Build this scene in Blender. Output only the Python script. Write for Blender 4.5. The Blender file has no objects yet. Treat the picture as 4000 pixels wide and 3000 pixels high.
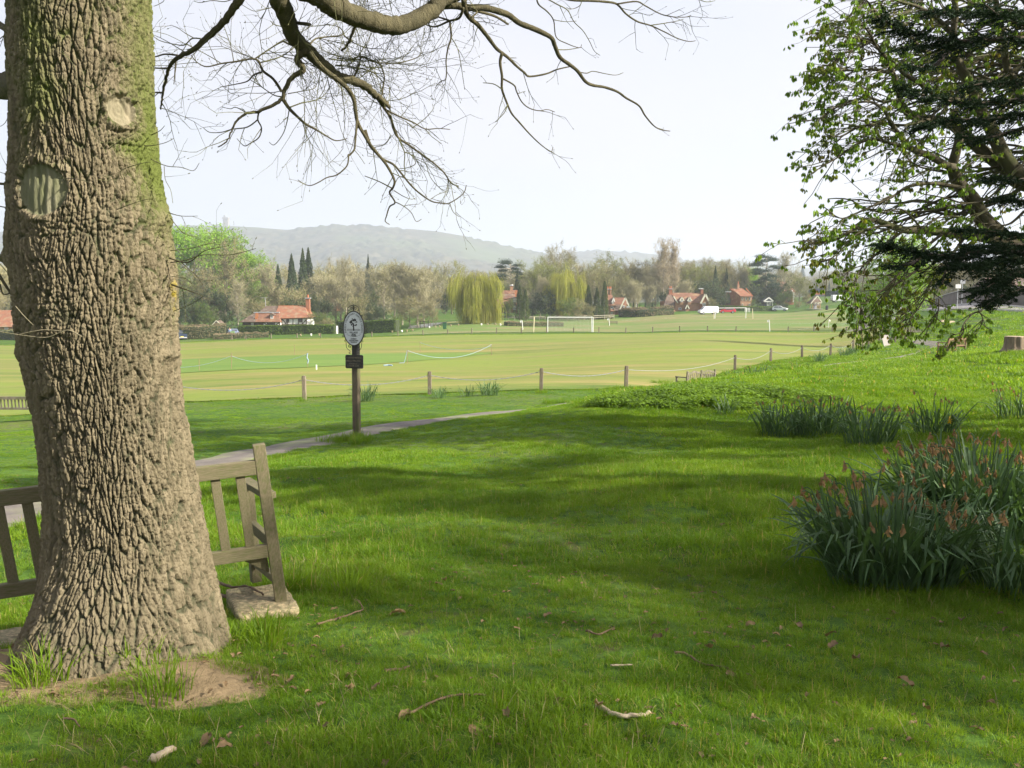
import bpy, bmesh, math, random
import numpy as np
from mathutils import Vector, Matrix, noise as mnoise
R = math.radians
PI = math.pi
C = bpy.context.scene.collection
S = bpy.context.scene
random.seed(7)
rng = np.random.default_rng(11)

# ------------------------------------------------------------------ camera, sky, sun, exposure
F = 3500.0                     # focal length in pixels of a 4000 wide picture
PITCH = R(5.71)
CAM_Z = 1.6
cam_d = bpy.data.cameras.new('camera')
cam_d.sensor_width = 36.0
cam_d.lens = F / 4000 * 36
cam_d.clip_start = 0.05
cam_d.clip_end = 60000
cam = bpy.data.objects.new('camera', cam_d)
C.objects.link(cam)
cam.location = (0, 0, CAM_Z)
cam.rotation_euler = (R(90) - PITCH, 0, 0)
S.camera = cam

SUN_EL, SUN_AZ = R(31), R(-17)            # azimuth from +X, negative = towards the viewer
sun_dir = Vector((math.cos(SUN_EL) * math.cos(SUN_AZ), math.cos(SUN_EL) * math.sin(SUN_AZ), math.sin(SUN_EL)))
w = bpy.data.worlds.new('World'); S.world = w; w.use_nodes = True
nt = w.node_tree; nt.nodes.clear()
o_ = nt.nodes.new('ShaderNodeOutputWorld'); bg = nt.nodes.new('ShaderNodeBackground')
sky = nt.nodes.new('ShaderNodeTexSky'); sky.sky_type = 'NISHITA'; sky.sun_disc = False
sky.sun_elevation = SUN_EL; sky.sun_rotation = R(90) - SUN_AZ
sky.air_density = 1.0; sky.dust_density = 2.5; sky.ozone_density = 1.0
# thin high white cloud over the blue
tc = nt.nodes.new('ShaderNodeTexCoord'); mp = nt.nodes.new('ShaderNodeMapping')
mp.inputs['Scale'].default_value = (1.2, 1.2, 3.0)
nz = nt.nodes.new('ShaderNodeTexNoise'); nz.inputs['Scale'].default_value = 1.3; nz.inputs['Detail'].default_value = 3; nz.inputs['Roughness'].default_value = .4
rp = nt.nodes.new('ShaderNodeValToRGB'); rp.color_ramp.elements[0].position = .34; rp.color_ramp.elements[1].position = .68
rp.color_ramp.elements[0].color = (.60, .60, .60, 1); rp.color_ramp.elements[1].color = (1, 1, 1, 1)
mx = nt.nodes.new('ShaderNodeMix'); mx.data_type = 'RGBA'
mx.inputs['B'].default_value = (3.65, 3.62, 3.95, 1)
nt.links.new(tc.outputs['Generated'], mp.inputs[0]); nt.links.new(mp.outputs[0], nz.inputs['Vector'])
nt.links.new(nz.outputs['Fac'], rp.inputs[0]); nt.links.new(rp.outputs[0], mx.inputs['Factor'])
nt.links.new(sky.outputs[0], mx.inputs['A']); nt.links.new(mx.outputs['Result'], bg.inputs[0])
bg.inputs[1].default_value = 0.10
nt.links.new(bg.outputs[0], o_.inputs[0])
sd = bpy.data.lights.new('sun', 'SUN'); sd.energy = 5.0; sd.angle = R(.55); sd.color = (1, .93, .80)
sun = bpy.data.objects.new('sun', sd); C.objects.link(sun)
sun.rotation_euler = sun_dir.to_track_quat('Z', 'Y').to_euler(); sun.location = (40, 0, 60)
S.view_settings.view_transform = 'Standard'; S.view_settings.look = 'None'
S.view_settings.exposure = 1.28; S.view_settings.gamma = 1; S.view_settings.use_curve_mapping = False
S.cycles.max_bounces = 6; S.cycles.transparent_max_bounces = 12; S.cycles.volume_bounces = 1
S.cycles.diffuse_bounces = 3; S.cycles.glossy_bounces = 2; S.cycles.transmission_bounces = 4
S.cycles.use_adaptive_sampling = True; S.cycles.adaptive_threshold = 0.02
S.cycles.use_denoising = True

# ------------------------------------------------------------------ measuring helpers
def P(px, py, Y):
    """point seen at photo pixel (4000x3000), at distance Y straight ahead (world y)"""
    a = (px - 2000) / F; b = (1500 - py) / F
    dy = math.cos(PITCH) + b * math.sin(PITCH)
    dz = -math.sin(PITCH) + b * math.cos(PITCH)
    t = Y / dy
    return Vector((a * t, Y, CAM_Z + dz * t))
def PX(p):
    """photo pixel of a world point"""
    y, z = p[1], p[2] - CAM_Z
    d = y * math.cos(PITCH) - z * math.sin(PITCH)
    u = y * math.sin(PITCH) + z * math.cos(PITCH)
    return 2000 + F * p[0] / d, 1500 - F * u / d

# ------------------------------------------------------------------ the lie of the land
ctrl = [  # photo x, photo y, distance
 (300, 2950, 3.05), (2000, 3000, 2.95), (0, 2505, 4.95), (-500, 2570, 4.9), (3800, 3000, 2.95), (290, 2700, 3.75), (1100, 2400, 5.0), (2300, 2350, 5.1), (3600, 2420, 4.85), (4800, 2450, 4.7),
 (2000, 1900, 10), (300, 1990, 8.6), (3600, 1850, 10.5), (900, 1850, 12.8), (1385, 1705, 17.7), (2000, 1700, 16.2), (2800, 1680, 17.0), (3700, 1600, 20),
 (760, 1800, 14.6), (200, 1760, 16.5), (-800, 1800, 16),
 (2200, 1585, 22.5), (2200, 1590, 25), (2400, 1562, 30), (2720, 1545, 36), (2950, 1472, 33), (2950, 1510, 41), (2400, 1535, 25.5), (2700, 1496, 29), (3050, 1460, 36), (3400, 1420, 40), (3960, 1370, 35), (3700, 1460, 30), (4600, 1400, 34),
 (100, 1642, 30.5), (650, 1585, 32), (1180, 1565, 32.3), (1675, 1543, 33.3), (2115, 1530, 33.4), (2450, 1517, 35), (-900, 1650, 32),
 (2700, 1490, 43), (2878, 1449, 50), (3018, 1415, 57), (3141, 1400, 61), (3252, 1389, 65), (3341, 1372, 71), (3400, 1360, 76), (3441, 1335, 92), (3550, 1345, 74),
 (3620, 1348, 70), (3660, 1390, 52), (3700, 1335, 68), (3850, 1310, 62), (4000, 1243, 78), (3750, 1228, 92), (3550, 1222, 120), (4500, 1290, 60), (5400, 1350, 60),
 (0, 1520, 52), (1000, 1440, 62), (2000, 1410, 70), (2800, 1345, 85),
 (-600, 1350, 120), (0, 1348, 140), (1055, 1322, 146), (1500, 1314, 143), (2000, 1304, 140), (2222, 1302, 138), (2700, 1296, 140), (3085, 1295, 142), (3311, 1294, 138), (3407, 1290, 135),
 (700, 1318, 170), (1100, 1303, 178), (1500, 1288, 190), (1850, 1262, 190), (2100, 1262, 200), (2450, 1262, 205), (2850, 1243, 208), (3130, 1244, 200), (3390, 1240, 200),
 (2700, 1215, 245), (2950, 1206, 262), (3080, 1203, 270), (3185, 1197, 250), (3320, 1186, 250), (3450, 1200, 240), (-500, 1310, 200),
 (1650, 1205, 330), (3200, 1158, 340), (3400, 1150, 340), (3700, 1185, 230), (4200, 1195, 190), (5000, 1180, 260),
 (500, 1260, 300), (1200, 1235, 320), (2400, 1190, 330), (2900, 1175, 340), (-1500, 1300, 320), (-800, 2600, 3.5), (5000, 2700, 3.5),
]
cp = np.array([(lambda q: (q.x, q.y, q.z))(P(*c)) for c in ctrl] + [(-6, -6, .35), (6, -6, .5), (0, -3, .2), (-40, -10, .5), (40, -10, 3), (60, 20, 2.5), (-60, 20, -3), (-160, 600, -9), (0, 600, -9), (200, 600, -2), (-500, 300, -10), (400, 300, 2)])
def wxy(x, y):
    """log-ish warp so that near detail and far sweep weigh alike"""
    r = np.sqrt(x * x + y * y) + 4.0
    s = np.log(r / 2.0) / r * 4.0
    return x * s, y * s
def tps_fit(P2, v, lam):
    n = len(P2); d = np.linalg.norm(P2[:, None] - P2[None], axis=2)
    K = np.where(d > 0, d * d * np.log(d + 1e-12), 0) + lam * np.eye(n)
    Q = np.hstack([np.ones((n, 1)), P2]); A = np.zeros((n + 3, n + 3))
    A[:n, :n] = K; A[:n, n:] = Q; A[n:, :n] = Q.T
    return np.linalg.solve(A, np.concatenate([v, np.zeros(3)]))
_wx, _wy = wxy(cp[:, 0], cp[:, 1]); _cp2 = np.stack([_wx, _wy], 1)
_r = np.sqrt(cp[:, 0]**2 + cp[:, 1]**2) + 4
_tw = tps_fit(_cp2, cp[:, 2], 0.02)
def GZ(x, y):
    x = np.asarray(x, float); y = np.asarray(y, float); sh = x.shape
    a, b = wxy(x.ravel(), y.ravel()); out = np.empty(a.size)
    for i in range(0, a.size, 40000):
        aa, bb = a[i:i+40000], b[i:i+40000]
        d = np.sqrt((aa[:, None] - _cp2[None, :, 0])**2 + (bb[:, None] - _cp2[None, :, 1])**2)
        K = np.where(d > 0, d * d * np.log(d + 1e-12), 0)
        out[i:i+40000] = K @ _tw[:-3] + _tw[-3] + _tw[-2] * aa + _tw[-1] * bb
    return out.reshape(sh)
def gz(x, y): return float(GZ(np.array([x]), np.array([y]))[0])
def G(px, py, lo=2.0, hi=500.0):
    """ground point under photo pixel"""
    Y = np.geomspace(lo, hi, 500); pts = [P(px, py, v) for v in Y]
    z = GZ(np.array([p.x for p in pts]), Y); dz = np.array([p.z for p in pts]) - z
    k = np.argmax(dz < 0)
    if dz[0] < 0 or k == 0: k = len(Y) - 1
    a = dz[k-1] / (dz[k-1] - dz[k] + 1e-12); v = Y[k-1] + (Y[k] - Y[k-1]) * a
    p = P(px, py, v); return Vector((p.x, p.y, gz(p.x, p.y)))
def GD(px, Y):
    """ground point in the direction of photo column px at distance Y"""
    x = P(px, 1150, Y).x; return Vector((x, Y, gz(x, Y)))

# ------------------------------------------------------------------ numpy noise
def _hash(ix, iy, iz, s):
    h = (ix * 374761393 + iy * 668265263 + iz * 2147483647 + s * 974634777) & 0xffffffff
    h = ((h ^ (h >> 13)) * 1274126177) & 0xffffffff
    h = ((h ^ (h >> 16)) * 2246822519) & 0xffffffff
    return ((h ^ (h >> 13)) & 0xffffff) / float(0xffffff)
def vnoise(x, y, z=None, s=0):
    z = np.zeros_like(x) if z is None else z
    ix, iy, iz = (np.floor(v).astype(np.int64) for v in (x, y, z))
    fx, fy, fz = x - ix, y - iy, z - iz
    fx, fy, fz = (f * f * (3 - 2 * f) for f in (fx, fy, fz)); r = 0
    for a in (0, 1):
        for b in (0, 1):
            for c in (0, 1):
                r = r + _hash(ix + a, iy + b, iz + c, s) * (fx if a else 1 - fx) * (fy if b else 1 - fy) * (fz if c else 1 - fz)
    return r
def fbm(x, y, z=None, s=0, o=4):
    r, a, t = 0, 1.0, 0
    z = np.zeros_like(x) if z is None else z
    for k in range(o):
        r = r + a * vnoise(x * 2**k, y * 2**k, z * 2**k, s + k); t += a; a *= .5
    return r / t
def worley(x, y, s=0):
    ix, iy = np.floor(x).astype(np.int64), np.floor(y).astype(np.int64)
    f1 = np.full(x.shape, 9.0); f2 = np.full(x.shape, 9.0); idv = np.zeros(x.shape)
    for a in (-1, 0, 1):
        for b in (-1, 0, 1):
            cx, cy = ix + a, iy + b; z0 = np.zeros_like(ix)
            px = cx + .1 + .8 * _hash(cx, cy, z0, s); py = cy + .1 + .8 * _hash(cx, cy, z0 + 1, s)
            d = np.hypot(px - x, py - y); h = _hash(cx, cy, z0 + 2, s)
            m = d < f1
            f2 = np.where(m, f1, np.minimum(f2, d)); idv = np.where(m, h, idv); f1 = np.where(m, d, f1)
    return f1, f2, idv

# ------------------------------------------------------------------ object helpers
def tag(o, label=None, cat=None, group=None, kind=None):
    if label: o['label'] = label
    if cat: o['category'] = cat
    if group: o['group'] = group
    if kind: o['kind'] = kind
    return o
def thing(name, label, cat, loc=(0, 0, 0), rotz=0, group=None):
    o = bpy.data.objects.new(name, None); C.objects.link(o); o.empty_display_size = .2
    o.location = loc; o.rotation_euler = (0, 0, rotz)
    return tag(o, label, cat, group)
def link(name, me, parent=None, loc=(0, 0, 0), rot=(0, 0, 0), sc=(1, 1, 1)):
    o = bpy.data.objects.new(name, me); C.objects.link(o); o.parent = parent
    o.location = loc; o.rotation_euler = rot; o.scale = sc
    return o
def kids(o): return list(o.children)
def dup(o, loc, rotz=0, sc=None, label=None, group=None):
    def cp_(a, par):
        c = a.copy(); C.objects.link(c); c.parent = par
        for k in kids(a): cp_(k, c)
        return c
    c = cp_(o, None); c.location = loc; c.rotation_euler = (0, 0, rotz)
    if sc is not None: c.scale = sc if hasattr(sc, '__len__') else (sc, sc, sc)
    if label: c['label'] = label
    if group: c['group'] = group
    return c
def npmesh(name, V, Fq, mat=None, smooth=False, attrs=None, mats=None, midx=None, uv=None):
    """mesh from numpy: V (n,3), Fq (m,3|4)"""
    me = bpy.data.meshes.new(name); V = np.asarray(V, np.float32); Fq = np.asarray(Fq, np.int32)
    k = Fq.shape[1]; me.vertices.add(len(V)); me.vertices.foreach_set('co', V.ravel())
    me.loops.add(Fq.size); me.loops.foreach_set('vertex_index', Fq.ravel())
    me.polygons.add(len(Fq)); me.polygons.foreach_set('loop_start', np.arange(0, Fq.size, k, dtype=np.int32))
    me.polygons.foreach_set('loop_total', np.full(len(Fq), k, np.int32))
    if smooth: me.polygons.foreach_set('use_smooth', np.ones(len(Fq), bool))
    for m in (mats or ([mat] if mat else [])): me.materials.append(m)
    if midx is not None: me.polygons.foreach_set('material_index', np.asarray(midx, np.int32))
    for an, av in (attrs or {}).items():
        av = np.asarray(av, np.float32)
        if av.ndim == 1:
            at = me.attributes.new(an, 'FLOAT', 'POINT'); at.data.foreach_set('value', av)
        else:
            at = me.attributes.new(an, 'FLOAT_COLOR', 'POINT'); at.data.foreach_set('color', np.hstack([av, np.ones((len(av), 1), np.float32)]).ravel())
    me.update(calc_edges=True); me.validate(); return me
class MB:
    def __init__(s): s.v = []; s.f = []; s.m = []; s.cur = 0
    def quad(s, *p):
        b = len(s.v); s.v += [tuple(q) for q in p]; s.f.append(tuple(range(b, b + len(p)))); s.m.append(s.cur)
    def box(s, c, d, rz=0, M=None, taper=1.0):
        """centre c, size d"""
        b = len(s.v); cz, sz = math.cos(rz), math.sin(rz)
        for k in (-1, 1):
            t = taper if k > 0 else 1
            for i, j in ((-1, -1), (1, -1), (1, 1), (-1, 1)):
                x, y, z = i * d[0] / 2 * t, j * d[1] / 2 * t, k * d[2] / 2
                p = Vector((x * cz - y * sz + c[0], x * sz + y * cz + c[1], z + c[2]))
                if M: p = M @ p
                s.v.append(tuple(p))
        for q in ((0, 3, 2, 1), (4, 5, 6, 7), (0, 1, 5, 4), (1, 2, 6, 5), (2, 3, 7, 6), (3, 0, 4, 7)):
            s.f.append(tuple(b + i for i in q)); s.m.append(s.cur)
        return s
    def bar(s, a, b, w, h=None, up=(0, 0, 1)):
        """rectangular bar from a to b, width w across, h along up"""
        a, b = Vector(a), Vector(b); d = (b - a).normalized(); h = h or w; up = Vector(up)
        x = d.cross(up)
        if x.length < 1e-4: x = d.cross(Vector((0, 1, 0)))
        x.normalize(); u = x.cross(d).normalized(); k = len(s.v)
        for q in (a, b):
            for i, j in ((-1, -1), (1, -1), (1, 1), (-1, 1)): s.v.append(tuple(q + x * i * w / 2 + u * j * h / 2))
        for q in ((0, 3, 2, 1), (4, 5, 6, 7), (0, 1, 5, 4), (1, 2, 6, 5), (2, 3, 7, 6), (3, 0, 4, 7)):
            s.f.append(tuple(k + i for i in q)); s.m.append(s.cur)
        return s
    def tube(s, pts, r, n=6, cap=True):
        pts = [Vector(p) for p in pts]; rr = r if hasattr(r, '__len__') else [r] * len(pts)
        base = len(s.v); up = Vector((0.13, .21, .97)); prev = None
        for i, p in enumerate(pts):
            d = (pts[min(i + 1, len(pts) - 1)] - pts[max(i - 1, 0)])
            if d.length < 1e-9: d = Vector((0, 0, 1))
            d.normalize()
            x = prev - d * prev.dot(d) if prev is not None else d.cross(up)
            if x.length < 1e-5: x = d.orthogonal()
            x.normalize(); prev = x; y = d.cross(x)
            for k in range(n):
                a = 2 * PI * k / n; s.v.append(tuple(p + (x * math.cos(a) + y * math.sin(a)) * rr[i]))
        for i in range(len(pts) - 1):
            for k in range(n):
                a = base + i * n + k; b2 = base + i * n + (k + 1) % n
                s.f.append((a, b2, b2 + n, a + n)); s.m.append(s.cur)
        if cap:
            s.f.append(tuple(base + k for k in reversed(range(n)))); s.m.append(s.cur)
            e = base + (len(pts) - 1) * n; s.f.append(tuple(e + k for k in range(n))); s.m.append(s.cur)
        return s
    def prism(s, poly, h0, h1, M=None):
        """poly in xy, extruded z h0..h1, optional matrix"""
        b = len(s.v); n = len(poly)
        for z in (h0, h1):
            for x, y in poly:
                p = Vector((x, y, z)); s.v.append(tuple(M @ p if M else p))
        s.f.append(tuple(b + k for k in reversed(range(n)))); s.m.append(s.cur); s.f.append(tuple(b + n + k for k in range(n))); s.m.append(s.cur)
        for k in range(n):
            s.f.append((b + k, b + (k + 1) % n, b + n + (k + 1) % n, b + n + k)); s.m.append(s.cur)
        return s
    def mesh(s, name, mats, smooth=False):
        me = bpy.data.meshes.new(name); me.from_pydata(s.v, [], s.f)
        for m in (mats if isinstance(mats, (list, tuple)) else [mats]): me.materials.append(m)
        me.polygons.foreach_set('material_index', s.m)
        if smooth: me.polygons.foreach_set('use_smooth', [True] * len(s.f))
        me.update(); return me
    def build(s, name, mats, parent=None, smooth=False, loc=(0, 0, 0), rotz=0):
        return link(name, s.mesh(name, mats, smooth), parent, loc, (0, 0, rotz))

# ------------------------------------------------------------------ materials
_M = {}
def N(nt, t, **kw):
    n = nt.nodes.new(t)
    for k, v in kw.items():
        if k.startswith('_'): setattr(n, k[1:], v)
        else: n.inputs[k.replace('__', ' ')].default_value = v
    return n
def mat(name, c1, c2=None, scale=5.0, rough=.85, bump=0, bscale=None, spec=.3, stretch=None, c3=None, s3=1.0, coord='Object', trans=0, rnd=0, detail=6, metal=0, lo=.35, hi=.65, emis=None, alpha=None):
    """mottled procedural material: c1/c2 mixed by noise, c3 by a second larger noise, rnd = brightness spread per object, trans = leaf translucency"""
    if name in _M: return _M[name]
    m = bpy.data.materials.new(name); m.use_nodes = True; nt = m.node_tree; nt.nodes.clear()
    out = nt.nodes.new('ShaderNodeOutputMaterial'); b = N(nt, 'ShaderNodeBsdfPrincipled', Roughness=rough, Metallic=metal)
    b.inputs['Specular IOR Level'].default_value = spec
    L = nt.links.new; c2 = c2 or tuple(v * .75 for v in c1)
    if coord == 'World':
        tc = nt.nodes.new('ShaderNodeNewGeometry'); co = tc.outputs['Position']
    else:
        tc = nt.nodes.new('ShaderNodeTexCoord'); co = tc.outputs[coord]
    mp = nt.nodes.new('ShaderNodeMapping'); mp.inputs['Scale'].default_value = stretch or (1, 1, 1); L(co, mp.inputs[0])
    nz = N(nt, 'ShaderNodeTexNoise', Scale=scale, Detail=detail, Roughness=.6); L(mp.outputs[0], nz.inputs['Vector'])
    mr = nt.nodes.new('ShaderNodeMapRange'); mr.inputs['From Min'].default_value = lo; mr.inputs['From Max'].default_value = hi; L(nz.outputs['Fac'], mr.inputs['Value'])
    mx = nt.nodes.new('ShaderNodeMix'); mx.data_type = 'RGBA'; mx.inputs['A'].default_value = (*c1, 1); mx.inputs['B'].default_value = (*c2, 1)
    L(mr.outputs[0], mx.inputs['Factor']); col = mx.outputs['Result']
    if c3:
        n3 = N(nt, 'ShaderNodeTexNoise', Scale=s3, Detail=3); L(mp.outputs[0], n3.inputs['Vector'])
        m3 = nt.nodes.new('ShaderNodeMapRange'); m3.inputs['From Min'].default_value = .5; m3.inputs['From Max'].default_value = .7; L(n3.outputs['Fac'], m3.inputs['Value'])
        x3 = nt.nodes.new('ShaderNodeMix'); x3.data_type = 'RGBA'; L(col, x3.inputs['A']); x3.inputs['B'].default_value = (*c3, 1); L(m3.outputs[0], x3.inputs['Factor']); col = x3.outputs['Result']
    if rnd:
        oi = nt.nodes.new('ShaderNodeObjectInfo'); rr = nt.nodes.new('ShaderNodeMapRange'); L(oi.outputs['Random'], rr.inputs['Value'])
        rr.inputs['To Min'].default_value = 1 - rnd; rr.inputs['To Max'].default_value = 1 + rnd
        hs = nt.nodes.new('ShaderNodeHueSaturation'); L(col, hs.inputs['Color']); L(rr.outputs[0], hs.inputs['Value']); col = hs.outputs[0]
    L(col, b.inputs['Base Color']); sh = b.outputs[0]
    if bump:
        nb = N(nt, 'ShaderNodeTexNoise', Scale=bscale or scale * 3, Detail=8, Roughness=.65); L(mp.outputs[0], nb.inputs['Vector'])
        bp = N(nt, 'ShaderNodeBump', Strength=min(1, bump), Distance=.02 if bump <= 1 else .02 * bump); L(nb.outputs['Fac'], bp.inputs['Height']); L(bp.outputs[0], b.inputs['Normal'])
    if trans:
        t = nt.nodes.new('ShaderNodeBsdfTranslucent'); tg = nt.nodes.new('ShaderNodeMix'); tg.data_type = 'RGBA'; tg.blend_type = 'MULTIPLY'; tg.inputs['Factor'].default_value = 1
        L(col, tg.inputs['A']); tg.inputs['B'].default_value = (1.5, 1.5, .6, 1); L(tg.outputs['Result'], t.inputs[0])
        ms = nt.nodes.new('ShaderNodeMixShader'); ms.inputs[0].default_value = trans; L(sh, ms.inputs[1]); L(t.outputs[0], ms.inputs[2]); sh = ms.outputs[0]
    L(sh, out.inputs[0]); _M[name] = m; return m
# ------------------------------------------------------------------ ground, field, paths, road, hills
def masked_ground():
    m = bpy.data.materials.new('rough_grass_ground'); m.use_nodes = True; nt = m.node_tree; L = nt.links.new
    b = nt.nodes['Principled BSDF']; b.inputs['Roughness'].default_value = .9; b.inputs['Specular IOR Level'].default_value = .1
    g = nt.nodes.new('ShaderNodeNewGeometry')
    def noise(s, d=5, st=(1, 1, 1)):
        mp = nt.nodes.new('ShaderNodeMapping'); mp.inputs['Scale'].default_value = st; L(g.outputs['Position'], mp.inputs[0])
        n = N(nt, 'ShaderNodeTexNoise', Scale=s, Detail=d, Roughness=.6); L(mp.outputs[0], n.inputs['Vector']); return n.outputs['Fac']
    def mixc(a, bcol, f, lo=.4, hi=.6):
        mr = nt.nodes.new('ShaderNodeMapRange'); mr.inputs['From Min'].default_value = lo; mr.inputs['From Max'].default_value = hi; L(f, mr.inputs['Value'])
        x = nt.nodes.new('ShaderNodeMix'); x.data_type = 'RGBA'
        for k, v in (('A', a), ('B', bcol)):
            if isinstance(v, tuple): x.inputs[k].default_value = (*v, 1)
            else: L(v, x.inputs[k])
        L(mr.outputs[0], x.inputs['Factor']); return x.outputs['Result']
    c = mixc((0.053, 0.115, 0.015), (0.083, 0.149, 0.021), noise(1.1))
    c = mixc(c, (0.132, 0.152, 0.046), noise(.12, 4), .50, .68)
    c = mixc(c, (0.033, 0.076, 0.012), noise(9, 4), .50, .66)
    c = mixc(c, (0.112, 0.099, 0.043), noise(2.7, 6), .60, .72)
    at = nt.nodes.new('ShaderNodeAttribute'); at.attribute_name = 'soil'
    nn = noise(6, 5); ad = nt.nodes.new('ShaderNodeMath'); ad.operation = 'MULTIPLY_ADD'; L(nn, ad.inputs[0]); ad.inputs[1].default_value = .6; L(at.outputs['Fac'], ad.inputs[2])
    c = mixc(c, (.27, .20, .115), ad.outputs[0], .74, .84)
    L(c, b.inputs['Base Color'])
    bp = N(nt, 'ShaderNodeBump', Strength=.7, Distance=.05); L(noise(14, 8), bp.inputs['Height']); L(bp.outputs[0], b.inputs['Normal'])
    return m
M_ground = masked_ground()

# polar-ish grid: rows along distance (denser near), columns along bearing
def bump_near(x, y):
    r = np.hypot(x, y)
    lump = (fbm(x * 1.7, y * 1.7, s=3, o=4) - .5) * .10 + (fbm(x * .35, y * .35, s=9, o=3) - .5) * .22
    return lump * np.clip((r - .5) / 3, 0, 1) * np.clip(1.15 - r / 45, 0, 1)
TREE = P(300, 2600, 4.35); TREE.z = 0
def root_mound(x, y):
    d = np.hypot((x - TREE.x) / 1.15, (y - TREE.y + .12) / .8)
    mo = .13 * np.exp(-(d / .62)**2)
    # the low heap of scratched earth right of the trunk, with a burrow mouth
    h = P(720, 2620, 3.75); d2 = np.hypot((x - h.x) / .34, (y - h.y) / .26); mo = mo + .07 * np.exp(-d2**2)
    d3 = np.hypot(x - BUR.x, y - BUR.y); mo = mo - .12 * np.exp(-(d3 / .028)**2)
    return mo
BUR = P(672, 2672, 3.66)
def land(x, y): return GZ(x, y) + bump_near(np.asarray(x, float), np.asarray(y, float)) + root_mound(np.asarray(x, float), np.asarray(y, float))
def lz(x, y): return float(land(np.array([float(x)]), np.array([float(y)]))[0])
rows = np.concatenate([np.linspace(-8, 2.2, 20)[:-1], np.linspace(2.2, 9, 200), np.geomspace(9, 60, 190)[1:], np.geomspace(60, 650, 120)[1:], [800, 1200, 2000, 3500, 6000, 12000, 25000]])
us = np.linspace(-1, 1, 340); us = np.sign(us) * (np.abs(us) * .72 + 2.6 * np.abs(us)**5)
Yg = np.repeat(rows[:, None], len(us), 1); Xg = us[None] * (np.maximum(Yg, 0) * 1.0 + 4.5)
zz = land(Xg, np.minimum(Yg, 620))
far = np.clip((Yg - 450) / 400, 0, 1); zz = zz * (1 - far) + (-8) * far
edge = np.clip((np.abs(Xg) - (60 + 1.1 * np.maximum(Yg, 0))) / 60, 0, 1); zz = zz * (1 - edge) + np.clip(zz, -9, 3) * edge
Vg = np.stack([Xg, Yg, zz], 2).reshape(-1, 3); nr, nc = Xg.shape
idx = np.arange(nr * nc).reshape(nr, nc); Fg = np.stack([idx[:-1, :-1], idx[:-1, 1:], idx[1:, 1:], idx[1:, :-1]], 2).reshape(-1, 4)
d = np.hypot((Vg[:, 0] - TREE.x + .05) / 1.0, (Vg[:, 1] - TREE.y + .35) / .62); soil = np.clip(1.25 - d, 0, 1)
h = P(760, 2620, 3.75); soil = np.maximum(soil, np.clip(1.2 - np.hypot((Vg[:, 0] - h.x) / .42, (Vg[:, 1] - h.y) / .30), 0, 1))
h = P(60, 2700, 3.7); soil = np.maximum(soil, np.clip(1.2 - np.hypot((Vg[:, 0] - h.x) / .5, (Vg[:, 1] - h.y) / .2), 0, 1))
soil = np.clip(soil * 1.6, 0, .85)
g_ = link('ground', npmesh('ground', Vg, Fg, M_ground, True, {'soil': soil})); tag(g_, kind='structure')

def inpoly(x, y, poly):
    x = np.asarray(x, float); y = np.asarray(y, float); c = np.zeros(x.shape, bool); n = len(poly)
    for i in range(n):
        x1, y1 = poly[i]; x2, y2 = poly[(i + 1) % n]
        if y1 == y2: continue
        t = ((y1 > y) != (y2 > y)) & (x < (x2 - x1) * (y - y1) / (y2 - y1) + x1); c ^= t
    return c
def smooth_line(pts, k=8):
    pts = [Vector(p) for p in pts]; out = []
    for i in range(len(pts) - 1):
        p0, p1, p2, p3 = pts[max(i-1, 0)], pts[i], pts[i+1], pts[min(i+2, len(pts)-1)]
        for j in range(k):
            t = j / k; out.append(.5 * ((2*p1) + (p2-p0)*t + (2*p0-5*p1+4*p2-p3)*t*t + (-p0+3*p1-3*p2+p3)*t**3))
    out.append(pts[-1]); return out

# mown cricket field: a sheet between its near edge and its far edge
near_px = [(-1500, 33), (-600, 33), (0, 33.3), (400, 33.6), (900, 33.2), (1500, 34), (2115, 34.2), (2450, 35.5), (2700, 43.5), (2878, 50.5), (3018, 57.5), (3141, 61.5), (3252, 65.5), (3341, 71.5), (3400, 77), (3441, 93)]
near_e = smooth_line([GD(a, b) for a, b in near_px], 6)
far_px = [(-1500, 137), (-600, 137), (0, 138), (1055, 141), (1500, 139), (2000, 136), (2222, 134.5), (2700, 136), (3085, 137), (3300, 133), (3400, 128), (3440, 112)]
far_e = smooth_line([GD(a, b) for a, b in far_px], 6)
def resample(pts, n):
    pts = [Vector(p) for p in pts]; L = [0]
    for a, b in zip(pts, pts[1:]): L.append(L[-1] + (b - a).length)
    out = []
    for t in np.linspace(0, L[-1], n):
        k = min(max(np.searchsorted(L, t) - 1, 0), len(pts) - 2); f = (t - L[k]) / max(1e-9, L[k+1] - L[k]); out.append(pts[k].lerp(pts[k+1], f))
    return out
def ruled(a, b, nu, nv, dz, zfun=GZ, jag=0.0):
    A = np.array([tuple(p) for p in resample(a, nu)]); B = np.array([tuple(p) for p in resample(b, nu)])
    t = (np.linspace(0, 1, nv)**1.6)[:, None, None]
    if jag:
        A[:, 1] += (fbm(A[:, 0] * 1.3, A[:, 1] * .4, s=5) - .5) * jag; B[:, 1] += (fbm(B[:, 0] * .6, B[:, 1] * .4, s=6) - .5) * jag * 2
    Q = A[None] * (1 - t) + B[None] * t
    Q[:, :, 2] = zfun(Q[:, :, 0], Q[:, :, 1]) + dz
    ix = np.arange(nu * nv).reshape(nv, nu)
    return Q.reshape(-1, 3), np.stack([ix[:-1, :-1], ix[:-1, 1:], ix[1:, 1:], ix[1:, :-1]], 2).reshape(-1, 4)
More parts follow.
